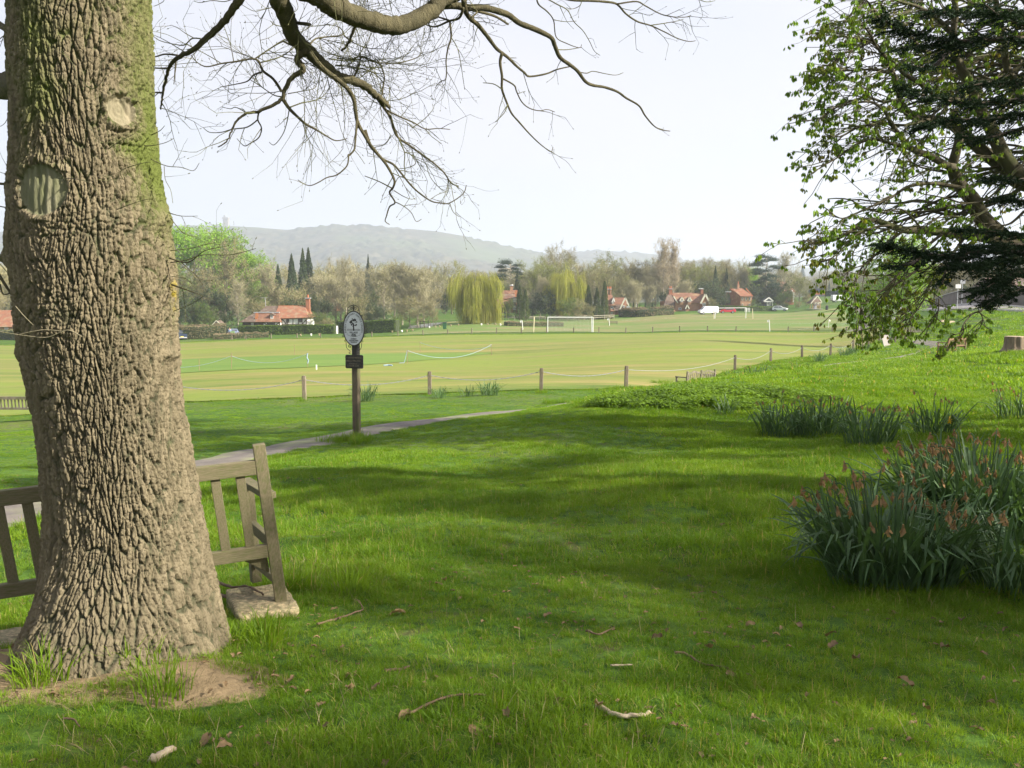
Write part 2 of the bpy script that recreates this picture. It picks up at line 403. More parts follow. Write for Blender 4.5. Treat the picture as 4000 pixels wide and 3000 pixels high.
def streaky(name, cols, st, rough=.9):
    """mown turf: colours laid in soft streaks along the mowing direction"""
    m = bpy.data.materials.new(name); m.use_nodes = True; nt = m.node_tree; L = nt.links.new; b = nt.nodes['Principled BSDF']
    b.inputs['Roughness'].default_value = rough; b.inputs['Specular IOR Level'].default_value = .1
    g = nt.nodes.new('ShaderNodeNewGeometry'); c = cols[0]
    for i, (col, sc, lo, hi, stv) in enumerate(st):
        mp = nt.nodes.new('ShaderNodeMapping'); mp.inputs['Scale'].default_value = stv; mp.inputs['Rotation'].default_value = (0, 0, R(4 + 3 * i)); mp.inputs['Location'].default_value = (i * 7.3, i * 3.1, 0); L(g.outputs['Position'], mp.inputs[0])
        n = N(nt, 'ShaderNodeTexNoise', Scale=sc, Detail=6, Roughness=.65); L(mp.outputs[0], n.inputs['Vector'])
        mr = nt.nodes.new('ShaderNodeMapRange'); mr.inputs['From Min'].default_value = lo; mr.inputs['From Max'].default_value = hi; L(n.outputs['Fac'], mr.inputs['Value'])
        x = nt.nodes.new('ShaderNodeMix'); x.data_type = 'RGBA'
        if isinstance(c, tuple): x.inputs['A'].default_value = (*c, 1)
        else: L(c, x.inputs['A'])
        x.inputs['B'].default_value = (*col, 1); L(mr.outputs[0], x.inputs['Factor']); c = x.outputs['Result']
    L(c, b.inputs['Base Color'])
    bp = N(nt, 'ShaderNodeBump', Strength=.4, Distance=.03)
    nb = N(nt, 'ShaderNodeTexNoise', Scale=9, Detail=8, Roughness=.7); L(g.outputs['Position'], nb.inputs['Vector']); L(nb.outputs['Fac'], bp.inputs['Height']); L(bp.outputs[0], b.inputs['Normal'])
    return m
M_field = streaky('mown_turf', [(0.171, 0.193, 0.049)], [((0.262, 0.224, 0.081), .5, .42, .60, (.10, 1, 1)), ((0.111, 0.167, 0.032), .35, .47, .62, (.08, .8, 1)), ((0.279, 0.216, 0.092), 2.2, .54, .68, (.12, 1, 1)), ((0.175, 0.224, 0.042), .12, .46, .60, (.25, 1, 1)), ((0.095, 0.139, 0.028), 4, .54, .72, (.12, 1, 1)), ((0.255, 0.224, 0.084), 9, .56, .72, (.15, 1, 1))])
V_, F_ = ruled(near_e, far_e, 260, 150, .035, land, .5)
link_f = link('cricket_field', npmesh('cricket_field', V_, F_, M_field, True)); tag(link_f, kind='structure')
# the watered square in its middle
M_square = streaky('watered_turf', [(0.118, 0.194, 0.042)], [((0.149, 0.219, 0.049), .6, .44, .62, (.15, 1, 1)), ((0.175, 0.233, 0.049), 2.5, .58, .72, (.15, 1, 1))])
sq = [GD(300, 62), GD(560, 60), GD(1130, 60.5), GD(1420, 64), GD(1750, 75), GD(1930, 83)]; sq2 = [GD(300, 86), GD(560, 84), GD(1130, 83), GD(1420, 84), GD(1750, 84.5), GD(1930, 83.6)]
V_, F_ = ruled(sq, sq2, 100, 24, .060, land, .4)
tag(link('watered_square', npmesh('watered_square', V_, F_, M_square, True)), kind='structure')
# worn football pitch on the further green
M_pitch = streaky('worn_pitch', [(0.122, 0.182, 0.046)], [((0.228, 0.190, 0.091), .10, .46, .62, (.35, 1, 1)), ((0.091, 0.167, 0.034), .9, .5, .68, (.25, 1, 1)), ((0.167, 0.220, 0.061), 3, .5, .7, (.3, 1, 1))])
V_, F_ = ruled([GD(1500, 146), GD(2000, 145), GD(2700, 146), GD(3340, 146)], [GD(1750, 200), GD(2150, 218), GD(2700, 232), GD(3300, 232)], 90, 40, .05, land, 2.5)
tag(link('football_pitch', npmesh('football_pitch', V_, F_, M_pitch, True)), kind='structure')

def ribbon(name, pts, width, material, dz, n=160, rag=0, kind='structure', seg=6, thick=0):
    ce = resample(smooth_line(pts, 10), n); V = []; wv = width if hasattr(width, '__len__') else [width] * 2
    for i, p in enumerate(ce):
        d = (ce[min(i+1, n-1)] - ce[max(i-1, 0)]); d.z = 0; d.normalize(); s_ = Vector((d.y, -d.x, 0)); ww = wv[0] + (wv[-1] - wv[0]) * i / n
        for k in range(seg + 1):
            t = k / seg - .5
            if rag and k in (0, seg): t *= 1 + rag * (random.random() - .4)
            q = p + s_ * ww * t; V.append((q.x, q.y, lz(q.x, q.y) + dz - (.03 if k in (0, seg) else 0)))
    V = np.array(V); ix = np.arange(len(V)).reshape(n, seg + 1)
    Fq = np.stack([ix[:-1, :-1], ix[:-1, 1:], ix[1:, 1:], ix[1:, :-1]], 2).reshape(-1, 4)
    return tag(link(name, npmesh(name, V, Fq, material, True)), kind=kind)
M_path = mat('tarmac_path', (.135, .118, .105), (.20, .175, .15), 3, .9, .5, 60, coord='World', c3=(.24, .26, .12), s3=.9)
ribbon('path', [GD(-1600, 5.6), GD(-600, 7.2), GD(60, 9.1), GD(400, 11.3), GD(760, 14.2), GD(1130, 16.6), GD(1400, 18.6), GD(1750, 21.3), GD(2100, 25.0), GD(2400, 29.5), GD(2700, 35), GD(2950, 42), GD(3100, 46), GD(3330, 53), GD(3560, 58), GD(3680, 66), GD(3590, 76), GD(3515, 88), GD(3440, 97)], 1.25, M_path, .028, 300, .22)
ribbon('path', [GD(3425, 118), GD(3345, 135), GD(3370, 150), GD(3395, 172), GD(3400, 200), GD(3365, 225), GD(3340, 240)], 2.2, M_path, .06, 120, .1)
M_road = mat('asphalt_road', (.17, .16, .16), (.23, .21, .21), 2, .85, .3, 60, coord='World')
M_white = mat('white_paint', (.78, .78, .76), (.7, .7, .68), 8, .5)
road_c = [GD(5600, 58), GD(4700, 70), GD(4180, 84), GD(3900, 95), GD(3700, 112), GD(3580, 140), GD(3540, 175), GD(3520, 230), GD(3450, 300)]
ribbon('road', road_c, 5.0, M_road, .07, 160)
def offset_line(pts, off):
    ce = resample(smooth_line(pts, 10), 160); out = []
    for i, p in enumerate(ce):
        d = (ce[min(i+1, 159)] - ce[max(i-1, 0)]); d.z = 0; d.normalize(); out.append(p + Vector((d.y, -d.x, 0)) * off)
    return out
def strip_along(line, wd, hgt, base, name, m, kind='structure'):
    V = []; n = len(line)
    for i, p in enumerate(line):
        d = (line[min(i+1, n-1)] - line[max(i-1, 0)]); d.z = 0; d.normalize(); s_ = Vector((d.y, -d.x, 0)) * wd / 2; z = lz(p.x, p.y) + base
        V += [tuple(Vector((p.x, p.y, z)) - s_), tuple(Vector((p.x, p.y, z + hgt)) - s_), tuple(Vector((p.x, p.y, z + hgt)) + s_), tuple(Vector((p.x, p.y, z)) + s_)]
    ix = np.arange(len(V)).reshape(n, 4); Fq = []
    for k in range(3): Fq.append(np.stack([ix[:-1, k], ix[1:, k], ix[1:, k+1], ix[:-1, k+1]], 1))
    return tag(link(name, npmesh(name, np.array(V), np.concatenate(Fq), m)), kind=kind)
M_kerb = mat('kerb_stone', (.42, .40, .37), (.33, .31, .29), 4, .85, coord='World')
strip_along(offset_line(road_c, 2.6), .16, .25, -.05, 'kerb', M_kerb)
strip_along(offset_line(road_c, -2.6), .16, .25, -.05, 'kerb', M_kerb)
mb = MB(); cl = resample(offset_line(road_c, 0), 120)
for i in range(0, 119, 2):
    a, b = cl[i], cl[i].lerp(cl[i+1], .7); d = (b - a).normalized(); s_ = Vector((d.y, -d.x, 0)) * .06
    A = [a - s_, b - s_, b + s_, a + s_]; mb.quad(*[(q.x, q.y, lz(q.x, q.y) + .085) for q in A])
tag(mb.build('road_marking', M_white), kind='structure')

# football pitch lines
def chalk(a, b, wd=.12):
    a, b = Vector(a), Vector(b); n = max(2, int((b - a).length / 3)); ln = [a.lerp(b, i / n) for i in range(n + 1)]
    return ln
mb = MB()
for a, b in ((GD(1560, 147.5), GD(3060, 147.5)), (GD(1890, 205), GD(2360, 207)), (GD(2380, 214), GD(3000, 216)), (GD(3120, 150), GD(3400, 190)), (GD(3020, 176), GD(3240, 178))):
    ln = chalk(a, b)
    for p, q in zip(ln, ln[1:]):
        if random.random() < .25: continue
        d = (q - p).normalized(); s_ = Vector((d.y, -d.x, 0)) * .07
        mb.quad(*[(v.x, v.y, lz(v.x, v.y) + .075) for v in (p - s_, q - s_, q + s_, p + s_)])
tag(mb.build('pitch_marking', M_white), kind='structure')

# village pond
M_water = bpy.data.materials.new('pond_water'); M_water.use_nodes = True
b = M_water.node_tree.nodes['Principled BSDF']; b.inputs['Base Color'].default_value = (.10, .11, .09, 1); b.inputs['Roughness'].default_value = .12
def flat_patch(name, poly_pts, z, m, kind='structure'):
    me = bpy.data.meshes.new(name); me.from_pydata([(p.x, p.y, z) for p in poly_pts], [], [tuple(range(len(poly_pts)))]); me.materials.append(m)
    return tag(link(name, me), kind=kind)
V_, F_ = ruled([GD(1590, 183), GD(1700, 180), GD(1850, 179), GD(2000, 181), GD(2180, 186)], [GD(1600, 197), GD(1760, 203), GD(1900, 206), GD(2050, 204), GD(2180, 198)], 40, 10, .04)
tag(link('pond', npmesh('pond', V_, F_, M_water, True)), kind='structure')

# far hills, tree covered
def hills(name, prof, Y0, Y1, seed, rough_, m):
    """ridge profile prof: photo (x, y of the skyline); face runs from Y0 (foot) to Y1 (crest)"""
    xs = np.linspace(prof[0][0], prof[-1][0], 520); ys = np.interp(xs, [p[0] for p in prof], [p[1] for p in prof])
    top = np.array([tuple(P(a, b_, Y1)) for a, b_ in zip(xs, ys)]); foot = np.array([tuple(P(a, 1150, Y0)) for a in xs]); foot[:, 2] = -12
    nv = 120; t = np.linspace(0, 1.0, nv)[:, None, None]
    Q = foot[None] * (1 - t) + top[None] * t; X, Y = Q[:, :, 0], Q[:, :, 1]; tt = t[:, :, 0]
    H = top[None, :, 2] + 12
    s = tt**1.15 * (1 - .30 * np.sin(tt * PI) * fbm(X / 500, Y / 500, s=seed))
    z = -12 + H * s
    z = z + (fbm(X / 40, Y / 40, s=seed + 1, o=3) - .5) * 30 * np.sin(np.clip(tt, 0, 1) * PI) * rough_ 
    can = fbm(X / 9, Y / 14, s=seed + 2, o=3); z = z + (can - .4) * 24 * rough_ * (fbm(X / 160, Y / 160, s=seed + 4, o=2) > .40) * np.clip(tt * 6, 0, 1)
    Q[:, :, 2] = z
    back = Q[-1].copy(); back[:, 1] += 400; back[:, 2] = -60
    Q = np.concatenate([Q, back[None]], 0); nv += 1
    ix = np.arange(nv * len(xs)).reshape(nv, len(xs))
    tag(link(name, npmesh(name, Q.reshape(-1, 3), np.stack([ix[:-1, :-1], ix[:-1, 1:], ix[1:, 1:], ix[1:, :-1]], 2).reshape(-1, 4), m, True)), kind='structure')
M_hill = mat('wooded_hill', (.040, .046, .028), (.11, .098, .06), .03, .95, 0, coord='World', c3=(.085, .105, .045), s3=.0045, detail=10)
hills('hills', [(-3500, 940), (-1500, 900), (-300, 945), (50, 900), (500, 905), (700, 880), (885, 882), (1000, 888), (1120, 898), (1250, 884), (1330, 880), (1500, 886), (1700, 903), (1830, 925), (1950, 955), (2080, 985), (2200, 1010), (2330, 1035), (2500, 1080)], 1300, 2400, 3, .75, M_hill)
hills('hills', [(1700, 1050), (2000, 1010), (2250, 985), (2330, 977), (2450, 985), (2520, 992), (2700, 1020), (2950, 1030), (3150, 1046), (3300, 1052), (3600, 1040), (4200, 1035), (5500, 1020), (8000, 1000)], 1300, 3000, 8, .8, M_hill)
hills('hills', [(-3000, 1060), (0, 1070), (900, 1070), (1300, 1050), (1800, 1060), (2300, 1080), (2800, 1085), (3050, 1082), (3200, 1078), (3400, 1075), (3800, 1080), (4600, 1060), (7000, 1050)], 560, 1150, 15, .35, M_hill)
# tower on the ridge
mb = MB(); q = P(884, 884, 2390); mb.box((q.x, q.y, q.z), (13, 13, 38)); mb.box((q.x, q.y, q.z + 21), (16, 16, 4)); mb.box((q.x - 4, q.y, q.z + 26), (4, 4, 7))
tag(mb.build('hilltop_tower', mat('old_stone', (.30, .28, .25), (.22, .2, .18), .2)), 'small square stone tower on the crest of the hazy wooded ridge', 'tower')

# haze: one closed box of thin air
mh = bpy.data.materials.new('haze'); mh.use_nodes = True; nt = mh.node_tree; nt.nodes.clear(); oo = nt.nodes.new('ShaderNodeOutputMaterial')
vp = nt.nodes.new('ShaderNodeVolumePrincipled'); vp.inputs['Color'].default_value = (.78, .86, 1, 1); vp.inputs['Density'].default_value = .00032; vp.inputs['Anisotropy'].default_value = .25
nt.links.new(vp.outputs[0], oo.inputs['Volume'])
hz = MB().box((0, 1995, 105), (9000, 4010, 250)).build('haze', mh); tag(hz, kind='stuff')
random.seed(100); rng = np.random.default_rng(200)
# ------------------------------------------------------------------ the oak in front: trunk with real bark relief, scars, shoots, limbs
def bark_mat(name, base, light, dark, moss, mossamt, green_z=True):
    m = bpy.data.materials.new(name); m.use_nodes = True; nt = m.node_tree; L = nt.links.new; b = nt.nodes['Principled BSDF']
    b.inputs['Roughness'].default_value = .92; b.inputs['Specular IOR Level'].default_value = .15
    g = nt.nodes.new('ShaderNodeNewGeometry')
    def noise(s, d=6, st=(1, 1, 1)):
        mp = nt.nodes.new('ShaderNodeMapping'); mp.inputs['Scale'].default_value = st; L(g.outputs['Position'], mp.inputs[0])
        n = N(nt, 'ShaderNodeTexNoise', Scale=s, Detail=d, Roughness=.65); L(mp.outputs[0], n.inputs['Vector']); return n.outputs['Fac']
    def mix(a, c, f, lo, hi):
        mr = nt.nodes.new('ShaderNodeMapRange'); mr.inputs['From Min'].default_value = lo; mr.inputs['From Max'].default_value = hi; L(f, mr.inputs['Value'])
        x = nt.nodes.new('ShaderNodeMix'); x.data_type = 'RGBA'
        for k, v in (('A', a), ('B', c)):
            if isinstance(v, tuple): x.inputs[k].default_value = (*v, 1)
            else: L(v, x.inputs[k])
        L(mr.outputs[0], x.inputs['Factor']); return x.outputs['Result']
    c = mix(base, light, noise(22, 8, (1, 1, .35)), .42, .66)
    c = mix(c, dark, noise(9, 6, (1, 1, .3)), .55, .75)
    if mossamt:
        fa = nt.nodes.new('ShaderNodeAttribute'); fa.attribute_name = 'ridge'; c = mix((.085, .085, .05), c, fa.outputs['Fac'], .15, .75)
    if mossamt:
        at = nt.nodes.new('ShaderNodeAttribute'); at.attribute_name = 'moss'
        nn = noise(5, 7); ad = nt.nodes.new('ShaderNodeMath'); ad.operation = 'MULTIPLY_ADD'; L(nn, ad.inputs[0]); ad.inputs[1].default_value = .9; L(at.outputs['Fac'], ad.inputs[2])
        c = mix(c, moss, ad.outputs[0], .62, 1.15)
        at2 = nt.nodes.new('ShaderNodeAttribute'); at2.attribute_name = 'gold'
        c = mix(c, (.42, .33, .04), at2.outputs['Fac'], .3, .9)
    L(c, b.inputs['Base Color'])
    bp = N(nt, 'ShaderNodeBump', Strength=1.0, Distance=.014); L(noise(95, 8, (1, 1, .5)), bp.inputs['Height']); L(bp.outputs[0], b.inputs['Normal'])
    return m
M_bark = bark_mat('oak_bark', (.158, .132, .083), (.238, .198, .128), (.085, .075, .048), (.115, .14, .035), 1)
M_limb = bark_mat('mossy_branch_bark', (.08, .072, .042), (.12, .105, .06), (.05, .042, .028), (.10, .13, .03), 0)
M_limb2 = mat('green_twig_bark', (.085, .09, .035), (.13, .13, .06), 12, .9, .4, 60, c3=(.06, .05, .035), s3=8)

DT = 4.35      # distance of the trunk axis
sil = [(-700, 95, 545), (-350, 80, 552), (0, 62, 566), (250, 66, 574), (450, 74, 582), (600, 72, 594), (700, 66, 606), (800, 66, 628), (900, 62, 640), (1000, 66, 656), (1100, 84, 668), (1300, 100, 672), (1500, 140, 682), (1650, 172, 708), (1850, 196, 742), (2000, 206, 768), (2150, 204, 800), (2300, 190, 832), (2420, 160, 860), (2520, 115, 890), (2620, 40, 925), (2700, -40, 960), (2800, -120, 1010)]
SY = np.array([s[0] for s in sil], float); SL = np.array([s[1] for s in sil], float); SR = np.array([s[2] for s in sil], float)
def trunk_frame(py):
    l = P(np.interp(py, SY, SL), py, DT); r = P(np.interp(py, SY, SR), py, DT)
    return (l.x + r.x) / 2, (r.x - l.x) / 2, l.z
pys = np.linspace(-700, 2800, 640); fr = np.array([trunk_frame(v) for v in pys])
order = np.argsort(fr[:, 2]); TZ, TX, TRr = fr[order, 2], fr[order, 0], fr[order, 1]
for arr in (TX, TRr):
    k = np.ones(9) / 9; arr[:] = np.convolve(np.pad(arr, 4, 'edge'), k, 'valid')
nz_, na = 1040, 470
# angular sampling denser on the side we see; angle 0 = +X, -90deg = toward the camera
t = np.linspace(0, 1, na, endpoint=False); ang = 2 * PI * t - PI / 2; ang = ang - .55 * np.sin(2 * PI * t) / 1.0 * .55
ang = 2 * PI * t + .5 * np.sin(2 * PI * t) * 0; ang = ang - PI / 2
den = np.linspace(-PI, PI, na + 1)[:-1]; ang = den - .55 * np.sin(den); ang = ang * 1.0
# "den" now clusters samples around 0; put 0 towards the camera
ang = ang - PI / 2 - .12
zt = np.linspace(lz(TREE.x, TREE.y) - .30, TZ[-1], nz_)
A, Z = np.meshgrid(ang, zt)
cx = np.interp(Z, TZ, TX); rr = np.interp(Z, TZ, TRr)
zb = lz(TREE.x, TREE.y - .3); low = np.clip(1 - (Z - zb) / .55, 0, 1.4)
# root flare lobes
lob = sum(a * np.maximum(0, np.cos(A - c))**p for a, c, p in ((.03, R(-150), 9), (.25, R(-103), 9), (.13, R(-68), 12), (.10, R(-25), 9), (.08, R(170), 8), (.05, R(-128), 18)))
gro = (vnoise(A * 3.2, Z * .5, s=40) - .5) * .05
rad = rr * (1 + gro * .5) + lob * low**1.6 * .85 - .015 * low
# slightly flattened towards and away from us keeps the silhouette while giving a full round form
U = (A - (-PI / 2)) * .33; Vv = Z.copy()         # metres along the bark
warp = (fbm(U * 3.0 + 5, Vv * 1.1, s=21, o=3) - .5) * .16 + (fbm(U * 11, Vv * 4.5, s=22, o=3) - .5) * .030
leanw = .04 * np.sin(Vv * 1.7 + U * 2)
# knots: (photo x, y, radius in metres, kind)
knots = [(420, 408, .075, 0), (168, 742, .115, 1)]
def front_angle(px, py):
    p = P(px, py, DT - .3); c_ = np.interp(p.z, TZ, TX); r_ = np.interp(p.z, TZ, TRr)
    return -math.acos(max(-1, min(1, (p.x - c_) / r_))), p.z
kn = []
for px, py, r_, kd in knots:
    a_, z_ = front_angle(px, py); kn.append(((a_ + PI / 2) * .33, z_, r_, kd))
def swirl(u, v):
    """bark runs round the knots"""
    du = np.zeros_like(u)
    for ku, kv, kr, kd in kn:
        dx, dy = u - ku, (v - kv) * (.8 if kd == 0 else .8); d = np.hypot(dx, dy)
        du += np.sign(dx) * kr * .9 * np.exp(-((d - kr) / (kr * 1.3)).clip(0)**2) * np.exp(-np.abs(dx) / (kr * 1.4))
    return du
uu = U + warp - swirl(U, Vv) * .9 + leanw
f1, f2, idc = worley(uu / .023, Vv / .125 + 3.3 * vnoise(uu * 14, Vv * .9, s=5), s=2)
e1 = f2 - f1                                    # 0 in the fissures
g1, g2, idg = worley(uu / .019 + 40 + .5 * vnoise(uu * 50, Vv * 30, s=60), Vv / .036 + .7 * vnoise(uu * 40, Vv * 22, s=61), s=7); e2 = g2 - g1
n1, n2, _ = worley(uu / .052 + 9, Vv / .50, s=9); e0 = n2 - n1
k1, k2, idk = worley(uu / .008, Vv / .02, s=13); e3 = k2 - k1
rough_n = fbm(uu * 70, Vv * 38, s=31, o=4)
ed = e1 + (fbm(uu * 90, Vv * 50, s=33, o=2) - .5) * .22
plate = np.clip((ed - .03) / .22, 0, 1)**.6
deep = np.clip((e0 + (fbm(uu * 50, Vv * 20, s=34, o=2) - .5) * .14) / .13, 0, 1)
h = (.0135 * plate + .008 * (idc - .5) * plate + .008 * deep + .0095 * np.clip((e2 - .02) / .12, 0, 1) * plate + .005 * (idg - .5) * plate + .0022 * np.clip(e3 / .3, 0, 1) + .010 * (rough_n - .5))
# lumpy, burred zones (below the knots and at mid height)
def zone(px, py, ru, rv):
    a_, z_ = front_angle(px, py); return np.exp(-(((U - (a_ + PI / 2) * .33) / ru)**2 + ((Vv - z_) / rv)**2))
burr = zone(450, 520, .14, .10) + zone(430, 860, .20, .07) + zone(190, 900, .16, .05) * .8 + zone(560, 1290, .2, .09) * .5 + zone(250, 1230, .16, .18) * .6
b1, b2, _ = worley(U / .028 + 3, Vv / .030, s=17)
h = h * (1 - .5 * np.clip(burr, 0, 1)) + np.clip(burr, 0, 1) * (.016 * np.clip((b2 - b1) / .4, 0, 1) + .030 * np.clip(burr, 0, 1) * (vnoise(U * 22, Vv * 26, s=3)) * .6)
moss = np.zeros_like(U); gold = np.zeros_like(U); scar = np.zeros_like(U)
for ku, kv, kr, kd in kn:
    ay = .95 if kd == 0 else 1.0
    d = np.hypot((U - ku) / kr, (Vv - kv) / (kr * ay * (1.0 if kd == 0 else 1.02))) + .07 * (vnoise(U * 14, Vv * 14, s=77) - .5)
    ring = np.exp(-((d - 1.12) / .22)**2)
    inside = np.clip((1.02 - d) / .12, 0, 1)
    face = (.0018 * np.sin(d * 20 + 2 * vnoise(U * 30, Vv * 30, s=2)) + .010 * d**2 + .005 * (vnoise(U * 45, Vv * 45, s=12) - .5) - .007 * np.exp(-(((U - ku) * .8 + (Vv - kv) * .5 - .028) / .009)**2) if kd == 0 else .0025 * np.sin((U - ku) * 200 + 3 * vnoise(U * 20, Vv * 8, s=4)) + .012 * (1 - d**2).clip(0) + .005 * (fbm(U * 60, Vv * 14, s=14) - .5) - .006 * np.exp(-((U - ku + .01 * np.sin(Vv * 30)) / .016)**2) * (.4 + vnoise(U * 50, Vv * 30, s=6)))
    h = h * (1 - inside) + inside * (.012 + face) + ring * (.024 if kd == 0 else .011) * (.5 + vnoise(U * 40, Vv * 60, s=78))
    scar = np.maximum(scar, inside)
# silhouettes: bulge right at y 830-1000, broken stub left near y 1000
def blob(px, py, sa, sv, amp, side):
    z_ = P(px, py, DT).z; a_ = R(-8) if side > 0 else R(-172)
    da = np.angle(np.exp(1j * (A - a_)))
    return amp * np.exp(-(da / sa)**2 - ((Z - z_) / sv)**2)
h = h + blob(645, 860, .35, .05, .035, 1) + blob(660, 1010, .3, .22, .012, 1) + blob(60, 1010, .30, .035, .045, -1) + blob(100, 1380, .3, .04, .03, -1) + blob(640, 1385, .25, .02, .03, 1) + blob(60, 940, .3, .03, .012, -1)
taper = 1 - .75 * np.clip((zb + .05 - Z) / .2, 0, 1)
rad = rad + (h - .020) * taper
Xt = cx + rad * np.cos(A); Yt = DT + rad * np.sin(A) * .93
V_ = np.stack([Xt, Yt, Z], 2).reshape(-1, 3)
ix = np.arange(nz_ * na).reshape(nz_, na); nx = np.roll(ix, -1, 1)
F_ = np.stack([ix[:-1], nx[:-1], nx[1:], ix[1:]], 2).reshape(-1, 4)
# algae: green on the upper trunk, on its left and right limbs and in the hollows there; gold lichen down the right edge
zt0 = P(300, 1500, DT).z; up = np.clip((Z - zt0) / 1.4, 0, 1)
side = np.clip((np.abs(np.angle(np.exp(1j * (A + PI / 2)))) - .75) / .7, 0, 1)
moss = np.clip(up * (.10 + .45 * side) + (1 - plate) * (.10 + .18 * up) + zone(600, 620, .14, .25) * .35 + zone(130, 250, .12, .5) * .38 + zone(480, 560, .2, .06) * .35, 0, 1)
gold = zone(668, 1150, .05, .13) * 1.0 * vnoise(U * 60, Vv * 40, s=8)
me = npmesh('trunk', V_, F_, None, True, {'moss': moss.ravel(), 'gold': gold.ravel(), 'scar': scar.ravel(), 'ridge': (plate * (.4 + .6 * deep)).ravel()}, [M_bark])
M_scar = mat('weathered_wood', (.245, .21, .14), (.16, .145, .09), 30, .9, .5, 90, stretch=(1, 1, .15), c3=(.17, .17, .06), s3=9)
me.materials.append(M_scar); me.materials.append(mat('old_pruning_scar', (.20, .185, .125), (.115, .12, .06), 16, .92, .6, 60, stretch=(1, 1, .2), c3=(.10, .10, .05), s3=7))
fs = scar.ravel()[F_].mean(1) > .5 + .08 * (vnoise(V_[F_[:, 0], 0] * 40, V_[F_[:, 0], 2] * 40) - .5)
me.polygons.foreach_set('material_index', np.where(fs, np.where(V_[F_[:, 0], 2] > P(300, 560, DT).z, 1, 2), 0).astype(np.int32))
OAK = thing('oak_tree', 'huge oak with ridged bark in the left foreground, bare limbs arching overhead', 'tree', (TREE.x, DT, zb))
def child(o, par):
    """keep world coordinates while parenting"""
    o.parent = par; o.matrix_parent_inverse = Matrix.Translation(-Vector(par.location)); return o
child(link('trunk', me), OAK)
TTOP = zt[-1]

# ---- limbs and branches, followed from the photograph, each at its own distance from the viewer
def rnd(a, b): return random.uniform(a, b)
class Twigs:
    """grows fine bare twigs off a polyline"""
    def __init__(s, sides=4): s.mb = MB(); s.sides = sides
    def twig(s, p, d, L, r, lev, droop=-.06, fork=.55, wob=.32):
        n = max(3, int(L / .05)); pts = [p.copy()]; q = p.copy(); st = L / n; dirs = []
        for i in range(n):
            d = (d + Vector((rnd(-1, 1), rnd(-1, 1), rnd(-1, 1))) * wob * .55 + Vector((0, 0, droop * .4))).normalized()
            q = q + d * st; pts.append(q.copy()); dirs.append(d.copy())
        s.mb.tube(pts, [r * (1 - .55 * i / n) for i in range(n + 1)], 3 if r < .004 else s.sides, cap=False)
        if lev > 0:
            k = 0
            for i in range(1, n + 1):
                if random.random() < fork or i == n:
                    ax = dirs[min(i, n) - 1].orthogonal(); ax.rotate(Matrix.Rotation(rnd(0, 2 * PI), 3, dirs[min(i, n) - 1])); nd = (dirs[min(i, n) - 1] * rnd(.6, 1.1) + ax.normalized() * rnd(.5, 1.0)).normalized()
                    s.twig(pts[i], nd, L * rnd(.35, .65), r * .62, lev - 1, droop, fork, wob)
        if lev <= 0 and random.random() < .8:
            # a bud at the tip
            s.mb.tube([pts[-1], pts[-1] + d * .006, pts[-1] + d * .014], [r * .5, .0026, .0006], 4, cap=False)
def smooth_r(n, a, b): return [a + (b - a) * (i / (n - 1))**.85 for i in range(n)]
def branch(pix, Y0, Y1, r0, r1, name='branch', nt_=0, tw=(.25, .5), lev=1, par=None, m=None, sub=5, rough_=.0, tr=.0030, droop=-.05, pieces=None):
    """pix: photo pixels; distance runs Y0 -> Y1; r in photo pixels (half width)"""
    n = len(pix); pts = [P(a, b_, Y0 + (Y1 - Y0) * i / max(1, n - 1)) for i, (a, b_) in enumerate(pix)]
    pts = smooth_line(pts, sub); k = len(pts)
    pts = [p + Vector((rnd(-1, 1), rnd(-1, 1), rnd(-1, 1))) * rough_ for p in pts]
    rad = [(r0 + (r1 - r0) * (i / (k - 1))**.8) * pts[i].y / F * (1 + rnd(-.06, .06)) for i in range(k)]
    mb = MB(); mb.tube(pts, rad, 12 if r0 > 14 else 7 if r0 > 4 else 5)
    o = mb.build(name, m or (M_limb if r0 > 3 else M_limb2), None, True)
    if nt_:
        T = Twigs(4)
        for _ in range(max(1, round(nt_ * .36))):
            i = random.randrange(max(1, int(k * .12)), k); d = (pts[min(i+1, k-1)] - pts[max(i-2, 0)]).normalized(); ax = d.orthogonal(); ax.rotate(Matrix.Rotation(rnd(0, 2 * PI), 3, d))
            T.twig(pts[i], (d * rnd(.3, 1) + ax.normalized() * rnd(.4, 1)).normalized(), rnd(*tw), min(tr, rad[i] * .8), lev, droop)
        t_ = T.mb.build('twigs', M_limb2, None, False); tag(t_, kind='stuff')
        t_.parent = o
    child(o, par or OAK); return o
def zb3(x, y, ox, oy, sc): return (ox + x / sc, oy + y / sc)
def ZR(ox, oy, sc, s): return [(ox + a / sc, oy + b_ / sc) for a, b_ in s]
c6 = lambda s: ZR(600, 0, 2.458, s)       # zoomed regions used while tracing
c11 = lambda s: ZR(1100, 200, 2.370, s)
c17 = lambda s: ZR(1700, 0, 2.011, s)
def mossy(o): return o
# limb that sweeps along the top of the picture
branch([(150, -900), (520, -780), (900, -380), (1130, -90)] + c6([(1600, -40), (1700, 40), (1800, 95), (1930, 140), (2060, 195), (2200, 235)]) + [(1560, 102), (1620, 78), (1690, 40), (1720, 5), (1790, -25)] , 4.5, 5.4, 54, 27, 'limb', 0, rough_=.006)
branch([(1560, 100), (1640, 60), (1720, 10), (1800, -40), (2000, -160), (2300, -260)], 5.35, 6.6, 30, 14, 'limb', 10, (.4, .8), 2)
